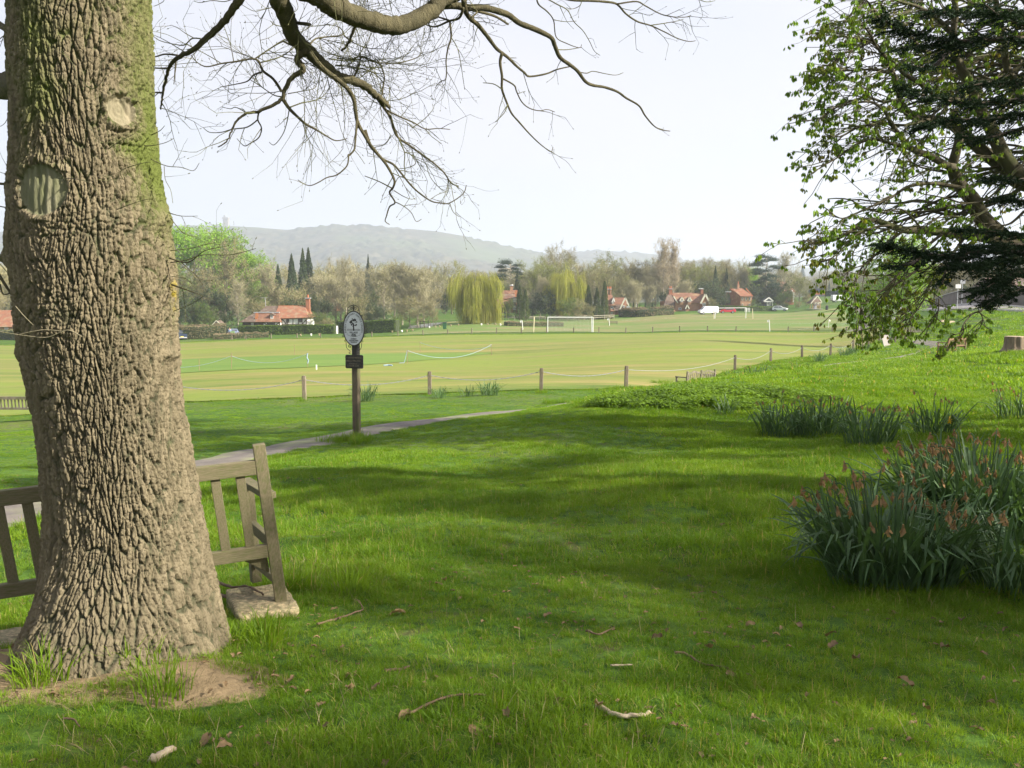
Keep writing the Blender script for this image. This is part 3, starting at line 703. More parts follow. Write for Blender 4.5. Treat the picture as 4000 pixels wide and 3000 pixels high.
# the big hanging limb
H = c6([(1190, -40), (1215, 30), (1270, 140), (1300, 250), (1350, 360), (1430, 440), (1530, 530), (1650, 640), (1760, 730), (1900, 770), (2040, 830), (2150, 930), (2230, 1000)])
branch([(330, -760), (620, -560), (900, -330), (1040, -120)] + H, 4.4, 5.5, 52, 11, 'limb', 26, (.3, .6), 2, rough_=.004)
branch(c6([(1500, 500), (1555, 580), (1640, 670), (1760, 760), (1860, 850), (1920, 950), (1940, 1080), (1960, 1180), (2020, 1290), (2080, 1390), (2150, 1475)]), 4.95, 5.2, 11, 6, 'branch', 5, (.15, .4), 1)
branch(c11([(770, 730), (820, 870), (870, 930), (940, 1010), (1000, 1100), (1045, 1200), (1030, 1265), (1000, 1310), (1050, 1400), (1000, 1440), (970, 1530), (960, 1575), (1000, 1605)]), 5.2, 5.35, 7.5, 1.6, 'branch', 8, (.12, .25), 1)
branch(c11([(930, 1000), (1030, 1045), (1100, 1120), (1180, 1220), (1260, 1300), (1380, 1385), (1470, 1405), (1555, 1405), (1680, 1320), (1710, 1240)]), 5.25, 5.4, 5, 1.6, 'branch', 6, (.12, .25), 1)
branch(c11([(1555, 1405), (1590, 1490), (1650, 1535)]), 5.4, 5.4, 2, 1, 'branch', 2, (.06, .12), 0)
branch(c11([(1050, 1395), (1130, 1435), (1200, 1495), (1245, 1575), (1295, 1555)]), 5.35, 5.4, 2.2, 1.1, 'branch', 4, (.06, .15), 1)
branch(c11([(1025, 1270), (900, 1205), (770, 1155)]), 5.3, 5.4, 3, 1.6, 'branch', 0)
branch(c11([(1040, 1290), (1130, 1345), (1200, 1370), (1245, 1357)]), 5.3, 5.4, 2, 1, 'branch', 0)
branch(c6([(1950, 1150), (1945, 1250), (1935, 1370), (1925, 1440), (1870, 1500)]) + c11([(620, 960), (610, 1050), (560, 1110), (500, 1150), (420, 1170), (340, 1215), (270, 1243), (210, 1230), (150, 1190)]), 5.1, 5.0, 4.5, 1.5, 'branch', 2, (.08, .15), 0)
branch(c11([(670, 910), (720, 970), (770, 1045)]), 5.1, 5.1, 1.6, 1, 'branch', 0)
branch(c11([(880, 430), (960, 540), (1010, 620), (1040, 720), (1080, 800), (1180, 870), (1290, 950), (1400, 1030), (1500, 1120), (1570, 1220), (1640, 1250)]), 5.5, 5.8, 6.5, 2.2, 'branch', 26, (.15, .35), 2)
branch(c11([(1080, 800), (1120, 890), (1140, 950), (1135, 1050), (1140, 1150), (1080, 1170), (1040, 1250)]), 5.6, 5.65, 3, 1.3, 'branch', 8, (.08, .2), 1)
branch(c11([(1140, 935), (1200, 960), (1240, 1040), (1160, 1080), (1090, 1085)]), 5.6, 5.6, 2.2, 1.3, 'branch', 5, (.08, .2), 1)
branch(c11([(1010, 780), (960, 860), (860, 890)]), 5.55, 5.6, 2.4, 1.2, 'branch', 4, (.1, .2), 1)
branch(c11([(980, 550), (1100, 610), (1220, 660), (1330, 720), (1450, 715), (1560, 725)]), 5.5, 5.9, 4, 1.5, 'branch', 8, (.1, .25), 1)
branch(c11([(1330, 720), (1390, 790), (1480, 855)]), 5.75, 5.8, 2, 1, 'branch', 4, (.06, .15), 1)
branch(c11([(1150, 650), (1240, 730), (1290, 800)]), 5.6, 5.8, 2, 1, 'branch', 4, (.08, .2), 1)
branch(c11([(1210, 710), (1320, 630), (1400, 540), (1395, 490)]), 5.7, 5.8, 2, 1, 'branch', 3, (.06, .12), 0)
branch(c11([(1340, 1050), (1380, 1170), (1470, 1270), (1540, 1310)]), 5.8, 5.9, 1.6, 1, 'branch', 5, (.08, .18), 1)
branch(c11([(1380, 1370), (1450, 1325), (1530, 1300)]), 5.5, 5.6, 1.6, 1, 'branch', 3, (.06, .14), 1)
branch(c11([(900, 430), (1000, 520)]) , 5.4, 5.5, 9, 7, 'branch', 14, (.35, .6), 2, droop=.1)
branch(c11([(930, 400), (940, 320), (950, 230), (920, 130), (860, 60)]), 5.5, 6.0, 4, 2, 'branch', 22, (.2, .5), 2, droop=.05)
branch(c11([(660, 250), (710, 160), (740, 50), (820, 90), (950, 110), (1100, 105), (1250, 60), (1300, 10)]), 5.3, 6.1, 4.5, 1.4, 'branch', 26, (.2, .5), 2)
branch(c11([(440, 70), (600, 90), (730, 70)]), 5.2, 5.6, 3, 2, 'branch', 8, (.2, .4), 2)
branch(c11([(500, 130), (680, 150), (850, 200), (950, 300)]), 5.2, 5.7, 3, 2, 'branch', 12, (.2, .4), 2)
# the left hooked sub-limb
branch(c6([(1470, 490), (1400, 530), (1385, 590), (1430, 640), (1430, 680), (1340, 740), (1260, 850), (1240, 940), (1160, 1000), (1010, 1070), (890, 1090), (800, 1160), (750, 1260), (700, 1360), (620, 1410)]), 5.0, 5.1, 15, 2, 'branch', 12, (.15, .35), 2, rough_=.003)
branch(c6([(1240, 950), (1300, 1040), (1380, 1120), (1460, 1190), (1560, 1245), (1650, 1300), (1750, 1350), (1860, 1330)]), 5.05, 5.3, 8, 1.6, 'branch', 6, (.12, .3), 1)
branch(c6([(1300, 1060), (1280, 1170), (1240, 1290), (1160, 1390), (1110, 1365)]), 5.1, 5.2, 2.4, 1.2, 'branch', 4, (.1, .2), 1)
branch(c6([(1560, 1245), (1490, 1330), (1445, 1375)]), 5.2, 5.2, 1.7, 1, 'branch', 3, (.05, .1), 0)
branch(c6([(1010, 1075), (1000, 1150), (1035, 1230), (1010, 1320), (930, 1375), (870, 1400), (800, 1330)]), 5.1, 5.2, 3.6, 1.4, 'branch', 6, (.08, .2), 1)
branch(c6([(1000, 1150), (900, 1220), (760, 1240), (650, 1270), (540, 1270), (480, 1230)]), 5.1, 5.2, 3, 1.2, 'branch', 8, (.08, .2), 1)
branch(c6([(900, 1085), (790, 1030), (740, 1045), (650, 1025)]), 5.1, 5.2, 2.2, 1.1, 'branch', 6, (.08, .2), 1)
branch(c6([(1230, 880), (1150, 760), (1050, 680), (1010, 590), (940, 565), (800, 590), (650, 610), (510, 640), (420, 600), (360, 530)]), 5.1, 5.0, 6, 1.6, 'branch', 24, (.15, .4), 2)
branch(c6([(1040, 690), (960, 720), (900, 780), (780, 810), (640, 835)]), 5.1, 5.1, 4, 1.4, 'branch', 7, (.12, .3), 1)
branch(c6([(620, 620), (580, 540), (520, 400), (500, 360)]), 5.05, 5.1, 1.6, 1, 'branch', 5, (.1, .25), 2)
branch(c6([(770, 590), (740, 440), (690, 290), (640, 150)]), 5.05, 5.2, 2, 1.1, 'branch', 5, (.1, .2), 1)
branch(c6([(1030, 600), (1180, 560), (1280, 510), (1380, 430)]), 5.1, 5.2, 3, 2, 'branch', 10, (.15, .35), 2)
branch(c6([(980, 560), (1100, 480), (1240, 390), (1350, 350)]), 5.1, 5.2, 3, 2.4, 'branch', 16, (.15, .4), 2)
branch(c6([(1240, 395), (1340, 440), (1400, 450)]), 5.2, 5.1, 3.4, 4.5, 'branch', 8, (.2, .4), 2, droop=.1)
branch(c6([(1240, 930), (1150, 910), (1030, 830), (920, 760)]), 5.1, 5.2, 3, 1.3, 'branch', 16, (.12, .35), 2, droop=.1)
branch(c6([(1310, 1030), (1420, 990), (1560, 960), (1650, 900), (1710, 780)]), 5.1, 5.3, 3, 1.2, 'branch', 20, (.12, .35), 2, droop=.15)
branch(c6([(1290, 900), (1400, 880), (1540, 850), (1560, 800)]), 5.1, 5.2, 2.2, 1.2, 'branch', 16, (.12, .3), 2, droop=.15)
branch(c6([(1500, 430), (1560, 370), (1700, 350), (1820, 330), (1780, 260), (1640, 230)]), 5.1, 5.5, 4, 1.5, 'branch', 16, (.15, .4), 2)
branch(c6([(1820, 330), (1900, 400), (2050, 460), (2200, 470)]), 5.4, 5.7, 2.6, 1.4, 'branch', 14, (.15, .4), 2)
branch(c6([(1760, 560), (1900, 570), (2000, 540), (2120, 590), (2200, 640)]), 5.4, 5.7, 3, 1.8, 'branch', 14, (.15, .4), 2)
branch(c6([(1920, 760), (1960, 640), (1990, 560)]), 5.3, 5.5, 4, 2.5, 'branch', 5, (.2, .4), 2)
branch(c6([(1680, 720), (1780, 830), (1760, 930)]), 5.2, 5.2, 2, 1, 'branch', 2, (.1, .2), 1)
branch(c6([(1380, 220), (1500, 235)]), 4.9, 4.8, 7, 6.5, 'branch', 0)
branch(c6([(1960, 200), (1915, 300), (1880, 400), (1800, 490)]), 5.1, 5.2, 6.5, 4.5, 'branch', 0, rough_=.004)
branch(c6([(1370, 0), (1385, 80), (1330, 130)]), 5, 5, 1.4, 1, 'branch', 2, (.1, .2), 1)
branch(c6([(1280, 260), (1170, 240), (1120, 200)]), 4.95, 4.9, 2.5, 1.2, 'branch', 4, (.1, .25), 1)
branch(c6([(1180, 60), (1060, 90), (960, 105), (840, 40)]), 4.95, 4.9, 1.8, 1, 'branch', 1, (.1, .2), 0)
# limb at the upper left
branch([(230, -820), (520, -600), (760, -300), (890, -90)] + c6([(830, -40), (770, 70), (690, 190), (560, 320), (450, 420), (350, 500), (230, 550), (150, 650), (120, 760), (90, 880), (75, 1000), (65, 1045)]), 4.4, 5.2, 24, 2.0, 'limb', 18, (.2, .5), 2, rough_=.003)
branch(c6([(230, 530), (110, 520), (0, 545), (-80, 500), (-140, 470)]), 4.95, 5.3, 4, 1.5, 'branch', 8, (.15, .4), 2)
branch(c6([(140, 655), (0, 650), (-80, 610)]), 5, 5.3, 4, 1.5, 'branch', 5, (.15, .35), 1)
branch(c6([(80, 890), (0, 890), (-60, 930)]), 5.1, 5.3, 4, 2, 'branch', 3, (.1, .3), 1)
branch(c6([(215, 590), (205, 690), (195, 810)]), 5, 5, 3.4, 1.6, 'branch', 4, (.1, .25), 1)
branch(c6([(450, 370), (370, 370), (300, 430), (230, 430), (60, 390), (-20, 330)]), 4.9, 5.3, 3, 1.3, 'branch', 8, (.12, .35), 2)
branch([(600, -60)] + c6([(100, -10), (50, 40), (0, 60)]), 4.9, 5, 1.6, 1, 'branch', 2, (.1, .2), 1)
branch(c6([(760, -10), (680, 15), (560, 5), (450, 25), (390, 10)]), 4.9, 5, 2, 1, 'branch', 3, (.1, .25), 1)
# right-hand family hanging from the top limb
branch([(1690, 30), (1760, 20), (1830, 30)] + c17([(380, 60), (500, 90), (580, 120), (660, 180), (760, 220), (850, 260), (915, 300), (940, 360), (980, 450), (1060, 510), (1120, 560), (1180, 640), (1240, 670), (1330, 685), (1430, 720), (1500, 770), (1600, 830), (1650, 910), (1720, 990), (1780, 1020), (1845, 1030)]), 5.4, 6.6, 15, 1.6, 'branch', 5, (.1, .25), 1)
branch([(1700, 20), (1790, 18), (1850, 40), (1930, 62), (1985, 95)], 5.4, 5.9, 8, 4, 'branch', 10, (.15, .3), 2)
branch(c17([(225, 0), (240, 90), (280, 150), (340, 200), (420, 300), (480, 380), (530, 420), (580, 460), (640, 520), (700, 570), (740, 600), (870, 580), (960, 545), (1070, 520)]), 5.4, 6.1, 11, 2.2, 'branch', 5, (.12, .25), 1)
branch(c17([(525, 420), (510, 490), (525, 600), (525, 700), (560, 800), (600, 890), (660, 960), (730, 1040), (800, 1110), (860, 1160), (910, 1192), (925, 1155)]), 5.7, 5.9, 6.5, 1.2, 'branch', 9, (.1, .25), 1)
branch(c17([(535, 620), (620, 670), (640, 720), (680, 800), (740, 850), (820, 870), (880, 860), (940, 880)]), 5.7, 5.9, 3.6, 1.3, 'branch', 9, (.08, .2), 1)
branch(c17([(525, 700), (460, 660), (375, 650)]), 5.7, 5.7, 2.6, 1.4, 'branch', 2, (.06, .12), 0)
branch(c17([(570, 820), (540, 890), (470, 960)]), 5.75, 5.7, 2.4, 1.2, 'branch', 2, (.06, .12), 1)
branch(c17([(220, 60), (190, 140), (110, 165), (0, 210), (-80, 190)]), 5.4, 5.6, 6, 2.6, 'branch', 12, (.15, .35), 2)
branch(c17([(115, 170), (125, 290), (100, 380), (85, 480), (90, 560), (80, 625), (40, 640), (0, 690)]), 5.45, 5.5, 4.2, 1.2, 'branch', 7, (.08, .2), 1)
branch(c17([(130, 300), (175, 380), (200, 490), (215, 590), (232, 705)]), 5.5, 5.6, 2, 1.1, 'branch', 7, (.08, .18), 1)
branch(c17([(110, 160), (0, 125), (-100, 100), (-200, 130)]), 5.5, 5.7, 4, 2, 'branch', 10, (.12, .3), 2)
branch(c17([(280, 140), (330, 90), (270, 60), (180, 60)]), 5.4, 5.5, 4, 2, 'branch', 8, (.12, .25), 2)
branch(c17([(335, 210), (310, 290), (315, 325)]), 5.6, 5.6, 1.8, 1.1, 'branch', 0)
branch(c17([(570, 455), (640, 455)]), 5.8, 5.8, 2, 1, 'branch', 2, (.06, .1), 0)
branch(c17([(790, -60), (810, 30), (880, 90), (930, 160), (950, 290), (1030, 340), (1130, 375), (1150, 350)]), 5.9, 6.3, 3.6, 1.2, 'branch', 3, (.08, .2), 0)
branch(c17([(930, 155), (1020, 170), (1110, 165)]), 6, 6.1, 1.6, 1, 'branch', 0)
branch(c17([(955, 390), (1040, 390), (1145, 372)]), 6.1, 6.3, 2.4, 1.2, 'branch', 0)
branch(c17([(860, -20), (960, 35), (1040, 80), (1090, 170), (1160, 240), (1210, 320), (1250, 400), (1295, 435)]), 6, 6.4, 2.6, 1.1, 'branch', 8, (.08, .18), 1)
branch(c17([(1120, 565), (1190, 575), (1240, 560), (1340, 580), (1420, 590), (1478, 570)]), 6.2, 6.4, 2.4, 1.1, 'branch', 0)
branch([(2000, -120), (2150, -30)] + c17([(1050, -5), (1200, 5), (1350, 15), (1430, 35), (1500, 110), (1590, 170), (1690, 200), (1800, 250), (1900, 300), (1990, 325), (2045, 320)]), 6.2, 7.0, 6.5, 1.2, 'branch', 12, (.12, .3), 1)
branch(c17([(1430, 32), (1580, 12), (1650, 45), (1760, 105), (1850, 130), (1960, 135), (2010, 120)]), 6.5, 7, 3.6, 1.2, 'branch', 14, (.12, .3), 1)
branch(c17([(1690, 200), (1820, 180), (1900, 165), (1950, 150)]), 6.7, 6.9, 2.2, 1.1, 'branch', 9, (.1, .25), 1)
branch(c17([(1150, -20), (1140, 40), (1080, 70), (1030, 60)]), 6.2, 6.2, 2, 1, 'branch', 8, (.08, .2), 1)
branch(c17([(2060, -10), (2130, 15), (2200, 5)]), 6.8, 7, 2, 1, 'branch', 5, (.08, .2), 1)
for k in range(16):   # loose twigs along the top edge
    x = rnd(1330, 1700); branch([(x, -60), (x + rnd(-40, 40), rnd(0, 40))], 5.2, 5.6, 2, 1.3, 'branch', 5, (.15, .4), 2)
# left margin: big limb, its twigs
branch([(110, 300), (60, 330), (-20, 330), (-150, 280), (-420, 150)], 4.5, 5.4, 58, 45, 'limb', 0, rough_=.006)
branch([(70, 125), (20, 110), (-60, 60), (-200, 20)], 4.6, 5.2, 15, 11, 'branch', 14, (.2, .5), 2)
branch([(60, 365), (20, 480), (-40, 500)], 4.4, 4.5, 1.5, 1, 'branch', 0)
branch([(75, 725), (30, 720), (-40, 715)], 4.2, 4.4, 6, 5, 'branch', 0)
branch([(75, 832), (40, 815), (-30, 800)], 4.2, 4.4, 3.5, 2, 'branch', 0)
branch([(60, 680), (20, 678), (-20, 665)], 4.2, 4.3, 1.6, 1.2, 'branch', 1, (.08, .12), 0)
branch([(92, 1215), (60, 1170), (25, 1120), (0, 1080), (-60, 980)], 4.4, 4.5, 4.6, 6, 'branch', 1, (.1, .2), 0)
branch([(0, 1110), (14, 1150), (60, 1138), (75, 1150), (82, 1190)], 4.5, 4.4, 3.4, 2, 'branch', 0)
branch([(85, 1150), (50, 1120), (40, 1080), (-10, 1020)], 4.5, 4.4, 2, 1.5, 'branch', 0)
branch([(320, 1315), (270, 1290), (230, 1300), (180, 1318), (90, 1310), (-20, 1292)], 4.0, 4.0, 2.6, 1.8, 'branch', 0, m=M_scar)
branch([(250, 1295), (180, 1288), (120, 1296), (60, 1310)], 4.0, 3.95, 1.8, 1.2, 'branch', 0, m=M_scar)
branch([(130, 1270), (90, 1230), (60, 1195)], 4.0, 4.0, 1.4, 1.8, 'branch', 0, m=M_scar)
# shoots on the trunk and its right-hand edge
c0 = lambda s: ZR(0, 0, 1.185, s)
for pts_, r0_, n_ in (([(700, 625), (740, 605), (762, 582)], 2.2, 0), ([(620, 668), (690, 675), (760, 662), (805, 640)], 2, 0), ([(700, 738), (770, 768), (840, 775), (895, 790), (922, 755)], 2, 4), ([(760, 770), (765, 830), (790, 880), (800, 940)], 1.4, 3),
    ([(780, 985), (840, 1000), (915, 1000)], 2, 6), ([(790, 1010), (850, 1080), (910, 1095)], 1.8, 2), ([(785, 1195), (850, 1215), (890, 1205), (950, 1160), (1050, 1140)], 3.4, 8), ([(790, 1215), (860, 1205), (940, 1180), (1060, 1180), (1150, 1160), (1185, 1150)], 2.6, 4),
    ([(790, 1160), (880, 1150), (960, 1130), (1010, 1120)], 1.8, 6), ([(795, 1318), (860, 1340), (940, 1370)], 4, 3), ([(795, 1280), (860, 1290), (900, 1330)], 1.6, 4), ([(805, 1440), (880, 1410), (940, 1372)], 1.6, 2)):
    branch(c0(pts_), 4.3, 4.15, r0_, 1, 'shoot', n_, (.06, .16), 1, tr=.0022)
for pts_ in (([(400, 400), (430, 410), (470, 380), (495, 320), (480, 290)]), ([(430, 415), (390, 385), (380, 340)]), ([(570, 830), (560, 790), (640, 760), (690, 750)]), ([(270, 825), (350, 828), (420, 850), (460, 900)]), ([(540, 970), (620, 940), (690, 920)]), ([(310, 260), (340, 300), (350, 330)]), ([(500, 690), (560, 650), (620, 620)])):
    a = c0(pts_); branch(a, 3.98, 3.80, 2.0, 1.1, 'shoot', 4, (.04, .12), 1, tr=.002)
# the rest of its crown, above the picture: these limbs throw the dapple on the lawn
def free_branch(p0, d0, L, r, lev, T, name='limb'):
    n = 10; d = d0.normalized(); pts = [p0.copy()]; q = p0.copy()
    for i in range(n):
        d = (d + Vector((rnd(-1, 1), rnd(-1, 1), rnd(-.6, .8))) * .22).normalized(); q = q + d * L / n
        if q.y > .2 and PX(q)[1] > -60 and -100 < PX(q)[0] < 4100: break
        pts.append(q.copy())
    if len(pts) < 2: return
    n = len(pts) - 1
    T.tube(pts, smooth_r(n + 1, r, r * .45), 6 if r > .03 else 4, cap=False)
    if lev > 0:
        for i in range(3, n + 1):
            for _ in range(2 if lev > 1 else 1):
                if random.random() < .75:
                    ax = Vector((rnd(-1, 1), rnd(-1, 1), rnd(-.5, .6))).normalized(); free_branch(pts[i], d * .7 + ax * .9, L * rnd(.35, .6), r * .4 * rnd(.7, 1.2), lev - 1, T)
tt_ = Vector((float(TX[-1]), DT, float(TTOP)))
mb = MB(); mb.tube([tt_ + Vector((0, 0, -.2)), tt_ + Vector((.05, .1, 1.0)), tt_ + Vector((.2, .2, 2.4)), tt_ + Vector((.1, .5, 4.6)), tt_ + Vector((.3, .3, 7))], [.33, .30, .25, .17, .08], 14)
child(mb.build('trunk', M_limb, None, True), OAK)
for k, (dz, az, L) in enumerate(((.9, -40, 4.5), (1.4, 20, 5.5), (2.2, 80, 4.5), (2.4, -90, 4.5), (3.0, 160, 4.5), (3.6, -20, 4.5), (4.4, 40, 4), (5.0, -100, 3.5), (5.6, 130, 3.5))):
    T = MB(); free_branch(tt_ + Vector((.15, .2, dz)), Vector((math.cos(R(az)), math.sin(R(az)), .45)), L, .10, 3, T); child(T.build('limb', M_limb, None, False), OAK)
random.seed(101); rng = np.random.default_rng(201)
# ------------------------------------------------------------------ grass: scattered tufts (geometry nodes), colour drawn from the place
def grass_mat(name, c1, c2, c3, dry, trans=.45, dryamt=.12):
    m = bpy.data.materials.new(name); m.use_nodes = True; nt = m.node_tree; nt.nodes.clear(); L = nt.links.new
    out = nt.nodes.new('ShaderNodeOutputMaterial'); b = N(nt, 'ShaderNodeBsdfPrincipled', Roughness=.5); b.inputs['Specular IOR Level'].default_value = .25
    g = nt.nodes.new('ShaderNodeNewGeometry'); oi = nt.nodes.new('ShaderNodeObjectInfo')
    def noise(s, d=4):
        n = N(nt, 'ShaderNodeTexNoise', Scale=s, Detail=d); L(g.outputs['Position'], n.inputs['Vector']); return n.outputs['Fac']
    def mix(a, c, f, lo, hi):
        mr = nt.nodes.new('ShaderNodeMapRange'); mr.inputs['From Min'].default_value = lo; mr.inputs['From Max'].default_value = hi; L(f, mr.inputs['Value'])
        x = nt.nodes.new('ShaderNodeMix'); x.data_type = 'RGBA'
        for k, v in (('A', a), ('B', c)):
            if isinstance(v, tuple): x.inputs[k].default_value = (*v, 1)
            else: L(v, x.inputs[k])
        L(mr.outputs[0], x.inputs['Factor']); return x.outputs['Result']
    c = mix(c1, c2, noise(.9), .38, .62); c = mix(c, c3, oi.outputs['Random'], .2, 1.4)
    c = mix(c, c3, noise(.22, 3), .5, .8)
    at = nt.nodes.new('ShaderNodeAttribute'); at.attribute_name = 'dry'
    c = mix(c, dry, at.outputs['Fac'], .3, .9)
    L(c, b.inputs['Base Color']); t = nt.nodes.new('ShaderNodeBsdfTranslucent'); mm = nt.nodes.new('ShaderNodeMix'); mm.data_type = 'RGBA'; mm.blend_type = 'MULTIPLY'; mm.inputs['Factor'].default_value = 1; L(c, mm.inputs['A']); mm.inputs['B'].default_value = (1.6, 1.5, .6, 1); L(mm.outputs['Result'], t.inputs[0])
    ms = nt.nodes.new('ShaderNodeMixShader'); ms.inputs[0].default_value = trans; L(b.outputs[0], ms.inputs[1]); L(t.outputs[0], ms.inputs[2]); L(ms.outputs[0], out.inputs[0]); return m
M_grass = grass_mat('grass_blades', (.118, .222, .012), (.190, .300, .020), (.090, .178, .013), (.36, .30, .12))
lib = bpy.data.collections.new('grass_tufts')          # source tufts, only ever instanced
def tuft(name, nb, spread, h0, h1, w, bend, dryp, m):
    V, Fc, D = [], [], []
    for i in range(nb):
        a = rnd(0, 2 * PI); rr_ = spread * math.sqrt(random.random()); x, y = rr_ * math.cos(a), rr_ * math.sin(a); h = rnd(h0, h1) * (1 - .35 * rr_ / spread); f = rnd(0, 2 * PI); lean = rnd(.05, 1) * bend; wd = w * rnd(.6, 1.2)
        la = a + rnd(-1.2, 1.2); lx, ly = math.cos(la) * lean, math.sin(la) * lean; fx, fy = math.cos(f) * wd / 2, math.sin(f) * wd / 2
        dr = 1.0 if random.random() < dryp else 0.0
        if dr and random.random() < .6: lx *= 2; ly *= 2; h *= .55
        b0 = len(V)
        for t_, ww in ((0, 1), (.5, .85), (.85, .5)):
            ox, oy, oz = x + lx * h * t_**2, y + ly * h * t_**2, h * t_ * (1 - .25 * lean * t_)
            V += [(ox - fx * ww, oy - fy * ww, oz - .012), (ox + fx * ww, oy + fy * ww, oz - .012)]
        V.append((x + lx * h * 1.15, y + ly * h * 1.15, h * (1 - .33 * lean) - .012)); D += [dr] * 7
        Fc += [(b0, b0 + 1, b0 + 3), (b0, b0 + 3, b0 + 2), (b0 + 2, b0 + 3, b0 + 5), (b0 + 2, b0 + 5, b0 + 4), (b0 + 4, b0 + 5, b0 + 6)]
    o = bpy.data.objects.new(name, npmesh(name, V, Fc, m, True, {'dry': D})); return o
def scatter(name, pts, scl, which, rotz, coll, label=None, kind='stuff', parent=None, tilt=None):
    """one object whose geometry nodes instance the collection's members on given points"""
    me = bpy.data.meshes.new(name); me.vertices.add(len(pts)); me.vertices.foreach_set('co', np.asarray(pts, np.float32).ravel())
    for an, av, ty in (('scl', scl, 'FLOAT'), ('rz', rotz, 'FLOAT')):
        at = me.attributes.new(an, ty, 'POINT'); at.data.foreach_set('value', np.asarray(av, np.float32))
    at = me.attributes.new('which', 'INT', 'POINT'); at.data.foreach_set('value', np.asarray(which, np.int32))
    o = link(name, me, parent); tag(o, label, None, None, kind)
    ng = bpy.data.node_groups.new(name + '_scatter', 'GeometryNodeTree'); ng.interface.new_socket('Geometry', in_out='INPUT', socket_type='NodeSocketGeometry'); ng.interface.new_socket('Geometry', in_out='OUTPUT', socket_type='NodeSocketGeometry')
    n = ng.nodes; gi = n.new('NodeGroupInput'); go = n.new('NodeGroupOutput'); ip = n.new('GeometryNodeInstanceOnPoints'); ci = n.new('GeometryNodeCollectionInfo'); ci.inputs['Collection'].default_value = coll; ci.inputs['Separate Children'].default_value = True; ci.inputs['Reset Children'].default_value = True
    ip.inputs['Pick Instance'].default_value = True
    def na_(nm, ty):
        a = n.new('GeometryNodeInputNamedAttribute'); a.data_type = ty; a.inputs['Name'].default_value = nm; return a.outputs['Attribute']
    cb = n.new('ShaderNodeCombineXYZ'); Lk = ng.links.new; Lk(na_('rz', 'FLOAT'), cb.inputs['Z'])
    Lk(gi.outputs[0], ip.inputs['Points']); Lk(ci.outputs[0], ip.inputs['Instance']); Lk(na_('which', 'INT'), ip.inputs['Instance Index']); Lk(cb.outputs[0], ip.inputs['Rotation']); Lk(na_('scl', 'FLOAT'), ip.inputs['Scale']); Lk(ip.outputs[0], go.inputs[0])
    md = o.modifiers.new('scatter', 'NODES'); md.node_group = ng; return o
near_c = bpy.data.collections.new('tufts_near'); mid_c = bpy.data.collections.new('tufts_mid'); far_c = bpy.data.collections.new('tufts_far')
for i in range(8): near_c.objects.link(tuft(f'near_{i}', 34, .07, .03, .125, .0044, 1.0, .12, M_grass))
for i in range(6): mid_c.objects.link(tuft(f'mid_{i}', 42, .15, .04, .11, .009, .9, .06, M_grass))
for i in range(6): far_c.objects.link(tuft(f'far_{i}', 46, .34, .05, .12, .022, .9, .04, M_grass))
path_poly = [(p.x, p.y) for p in resample(smooth_line([GD(-600, 7.2), GD(60, 9.1), GD(400, 11.3), GD(760, 14.2), GD(1130, 16.6), GD(1400, 18.6), GD(1750, 21.3), GD(2100, 25.0), GD(2400, 29.5), GD(2700, 35), GD(2950, 42), GD(3100, 46), GD(3330, 53), GD(3560, 58), GD(3680, 66), GD(3590, 76)], 10), 200)]
PPX = np.array(path_poly)
def path_dist(x, y):
    out = np.full(x.shape, 99.)
    for i in range(len(PPX)): out = np.minimum(out, np.hypot(x - PPX[i, 0], y - PPX[i, 1]))
    return out
field_poly = [(p.x, p.y) for p in near_e] + [(p.x, p.y) for p in reversed(far_e)]
def lawn_points(Y0, Y1, n, margin=1.2):
    y = np.sqrt(rng.uniform(Y0**2, Y1**2, n)); x = rng.uniform(-1, 1, n) * (y * .62 + margin); return x, y
def soil_at(x, y):
    d_ = np.hypot((x - TREE.x + .05) / 1.0, (y - TREE.y + .35) / .62); s_ = np.clip(1.25 - d_, 0, 1)
    h_ = P(760, 2620, 3.75); s_ = np.maximum(s_, np.clip(1.2 - np.hypot((x - h_.x) / .42, (y - h_.y) / .30), 0, 1))
    h_ = P(60, 2700, 3.7); s_ = np.maximum(s_, np.clip(1.2 - np.hypot((x - h_.x) / .5, (y - h_.y) / .2), 0, 1))
    return s_
def keep(x, y, pw=.62):
    k = path_dist(x, y) > pw
    k &= ~inpoly(x, y, field_poly)
    k &= ~((soil_at(x, y) + (fbm(x * 9, y * 9, s=44) - .5) * 1.1 > .52) & (y < 6))
    return k
def dress(name, Y0, Y1, n, coll, nc, s0, s1, clump=.5):
    x, y = lawn_points(Y0, Y1, n); k = keep(x, y); x, y = x[k], y[k]
    cl_ = fbm(x * .9, y * .9, s=71, o=4); big = np.clip((cl_ - .42) / .25, 0, 1)
    k = rng.random(len(x)) < (1 - clump * .35 + clump * big * .35); x, y, big = x[k], y[k], big[k]
    # longer, lusher on the bank to the right; cut short between the path and the field
    lush = np.clip((x * .08 + .55), .55, 1.25) * np.where(y > 9, 1, 1)
    beyond = np.interp(x, PPX[:150, 0], PPX[:150, 1]); short = (y > beyond) & (x < 4)
    sc_ = rng.uniform(s0, s1, len(x)) * (.75 + .65 * big) * lush * np.where(short, .55, 1)
    return scatter(name, np.stack([x, y, land(x, y)], 1), sc_, rng.integers(0, nc, len(x)), rng.uniform(0, 6.28, len(x)), coll)
dress('grass', 2.2, 6.2, 30000, near_c, 8, .6, 1.2, 1.0)
dress('grass', 6.0, 12, 20000, near_c, 8, 1.0, 1.7)
dress('grass', 10, 24, 34000, mid_c, 6, .7, 1.3)
dress('grass', 22, 62, 34000, far_c, 6, .7, 1.2)
dress('grass', 55, 100, 6000, far_c, 6, 1.2, 1.8)
pts = []
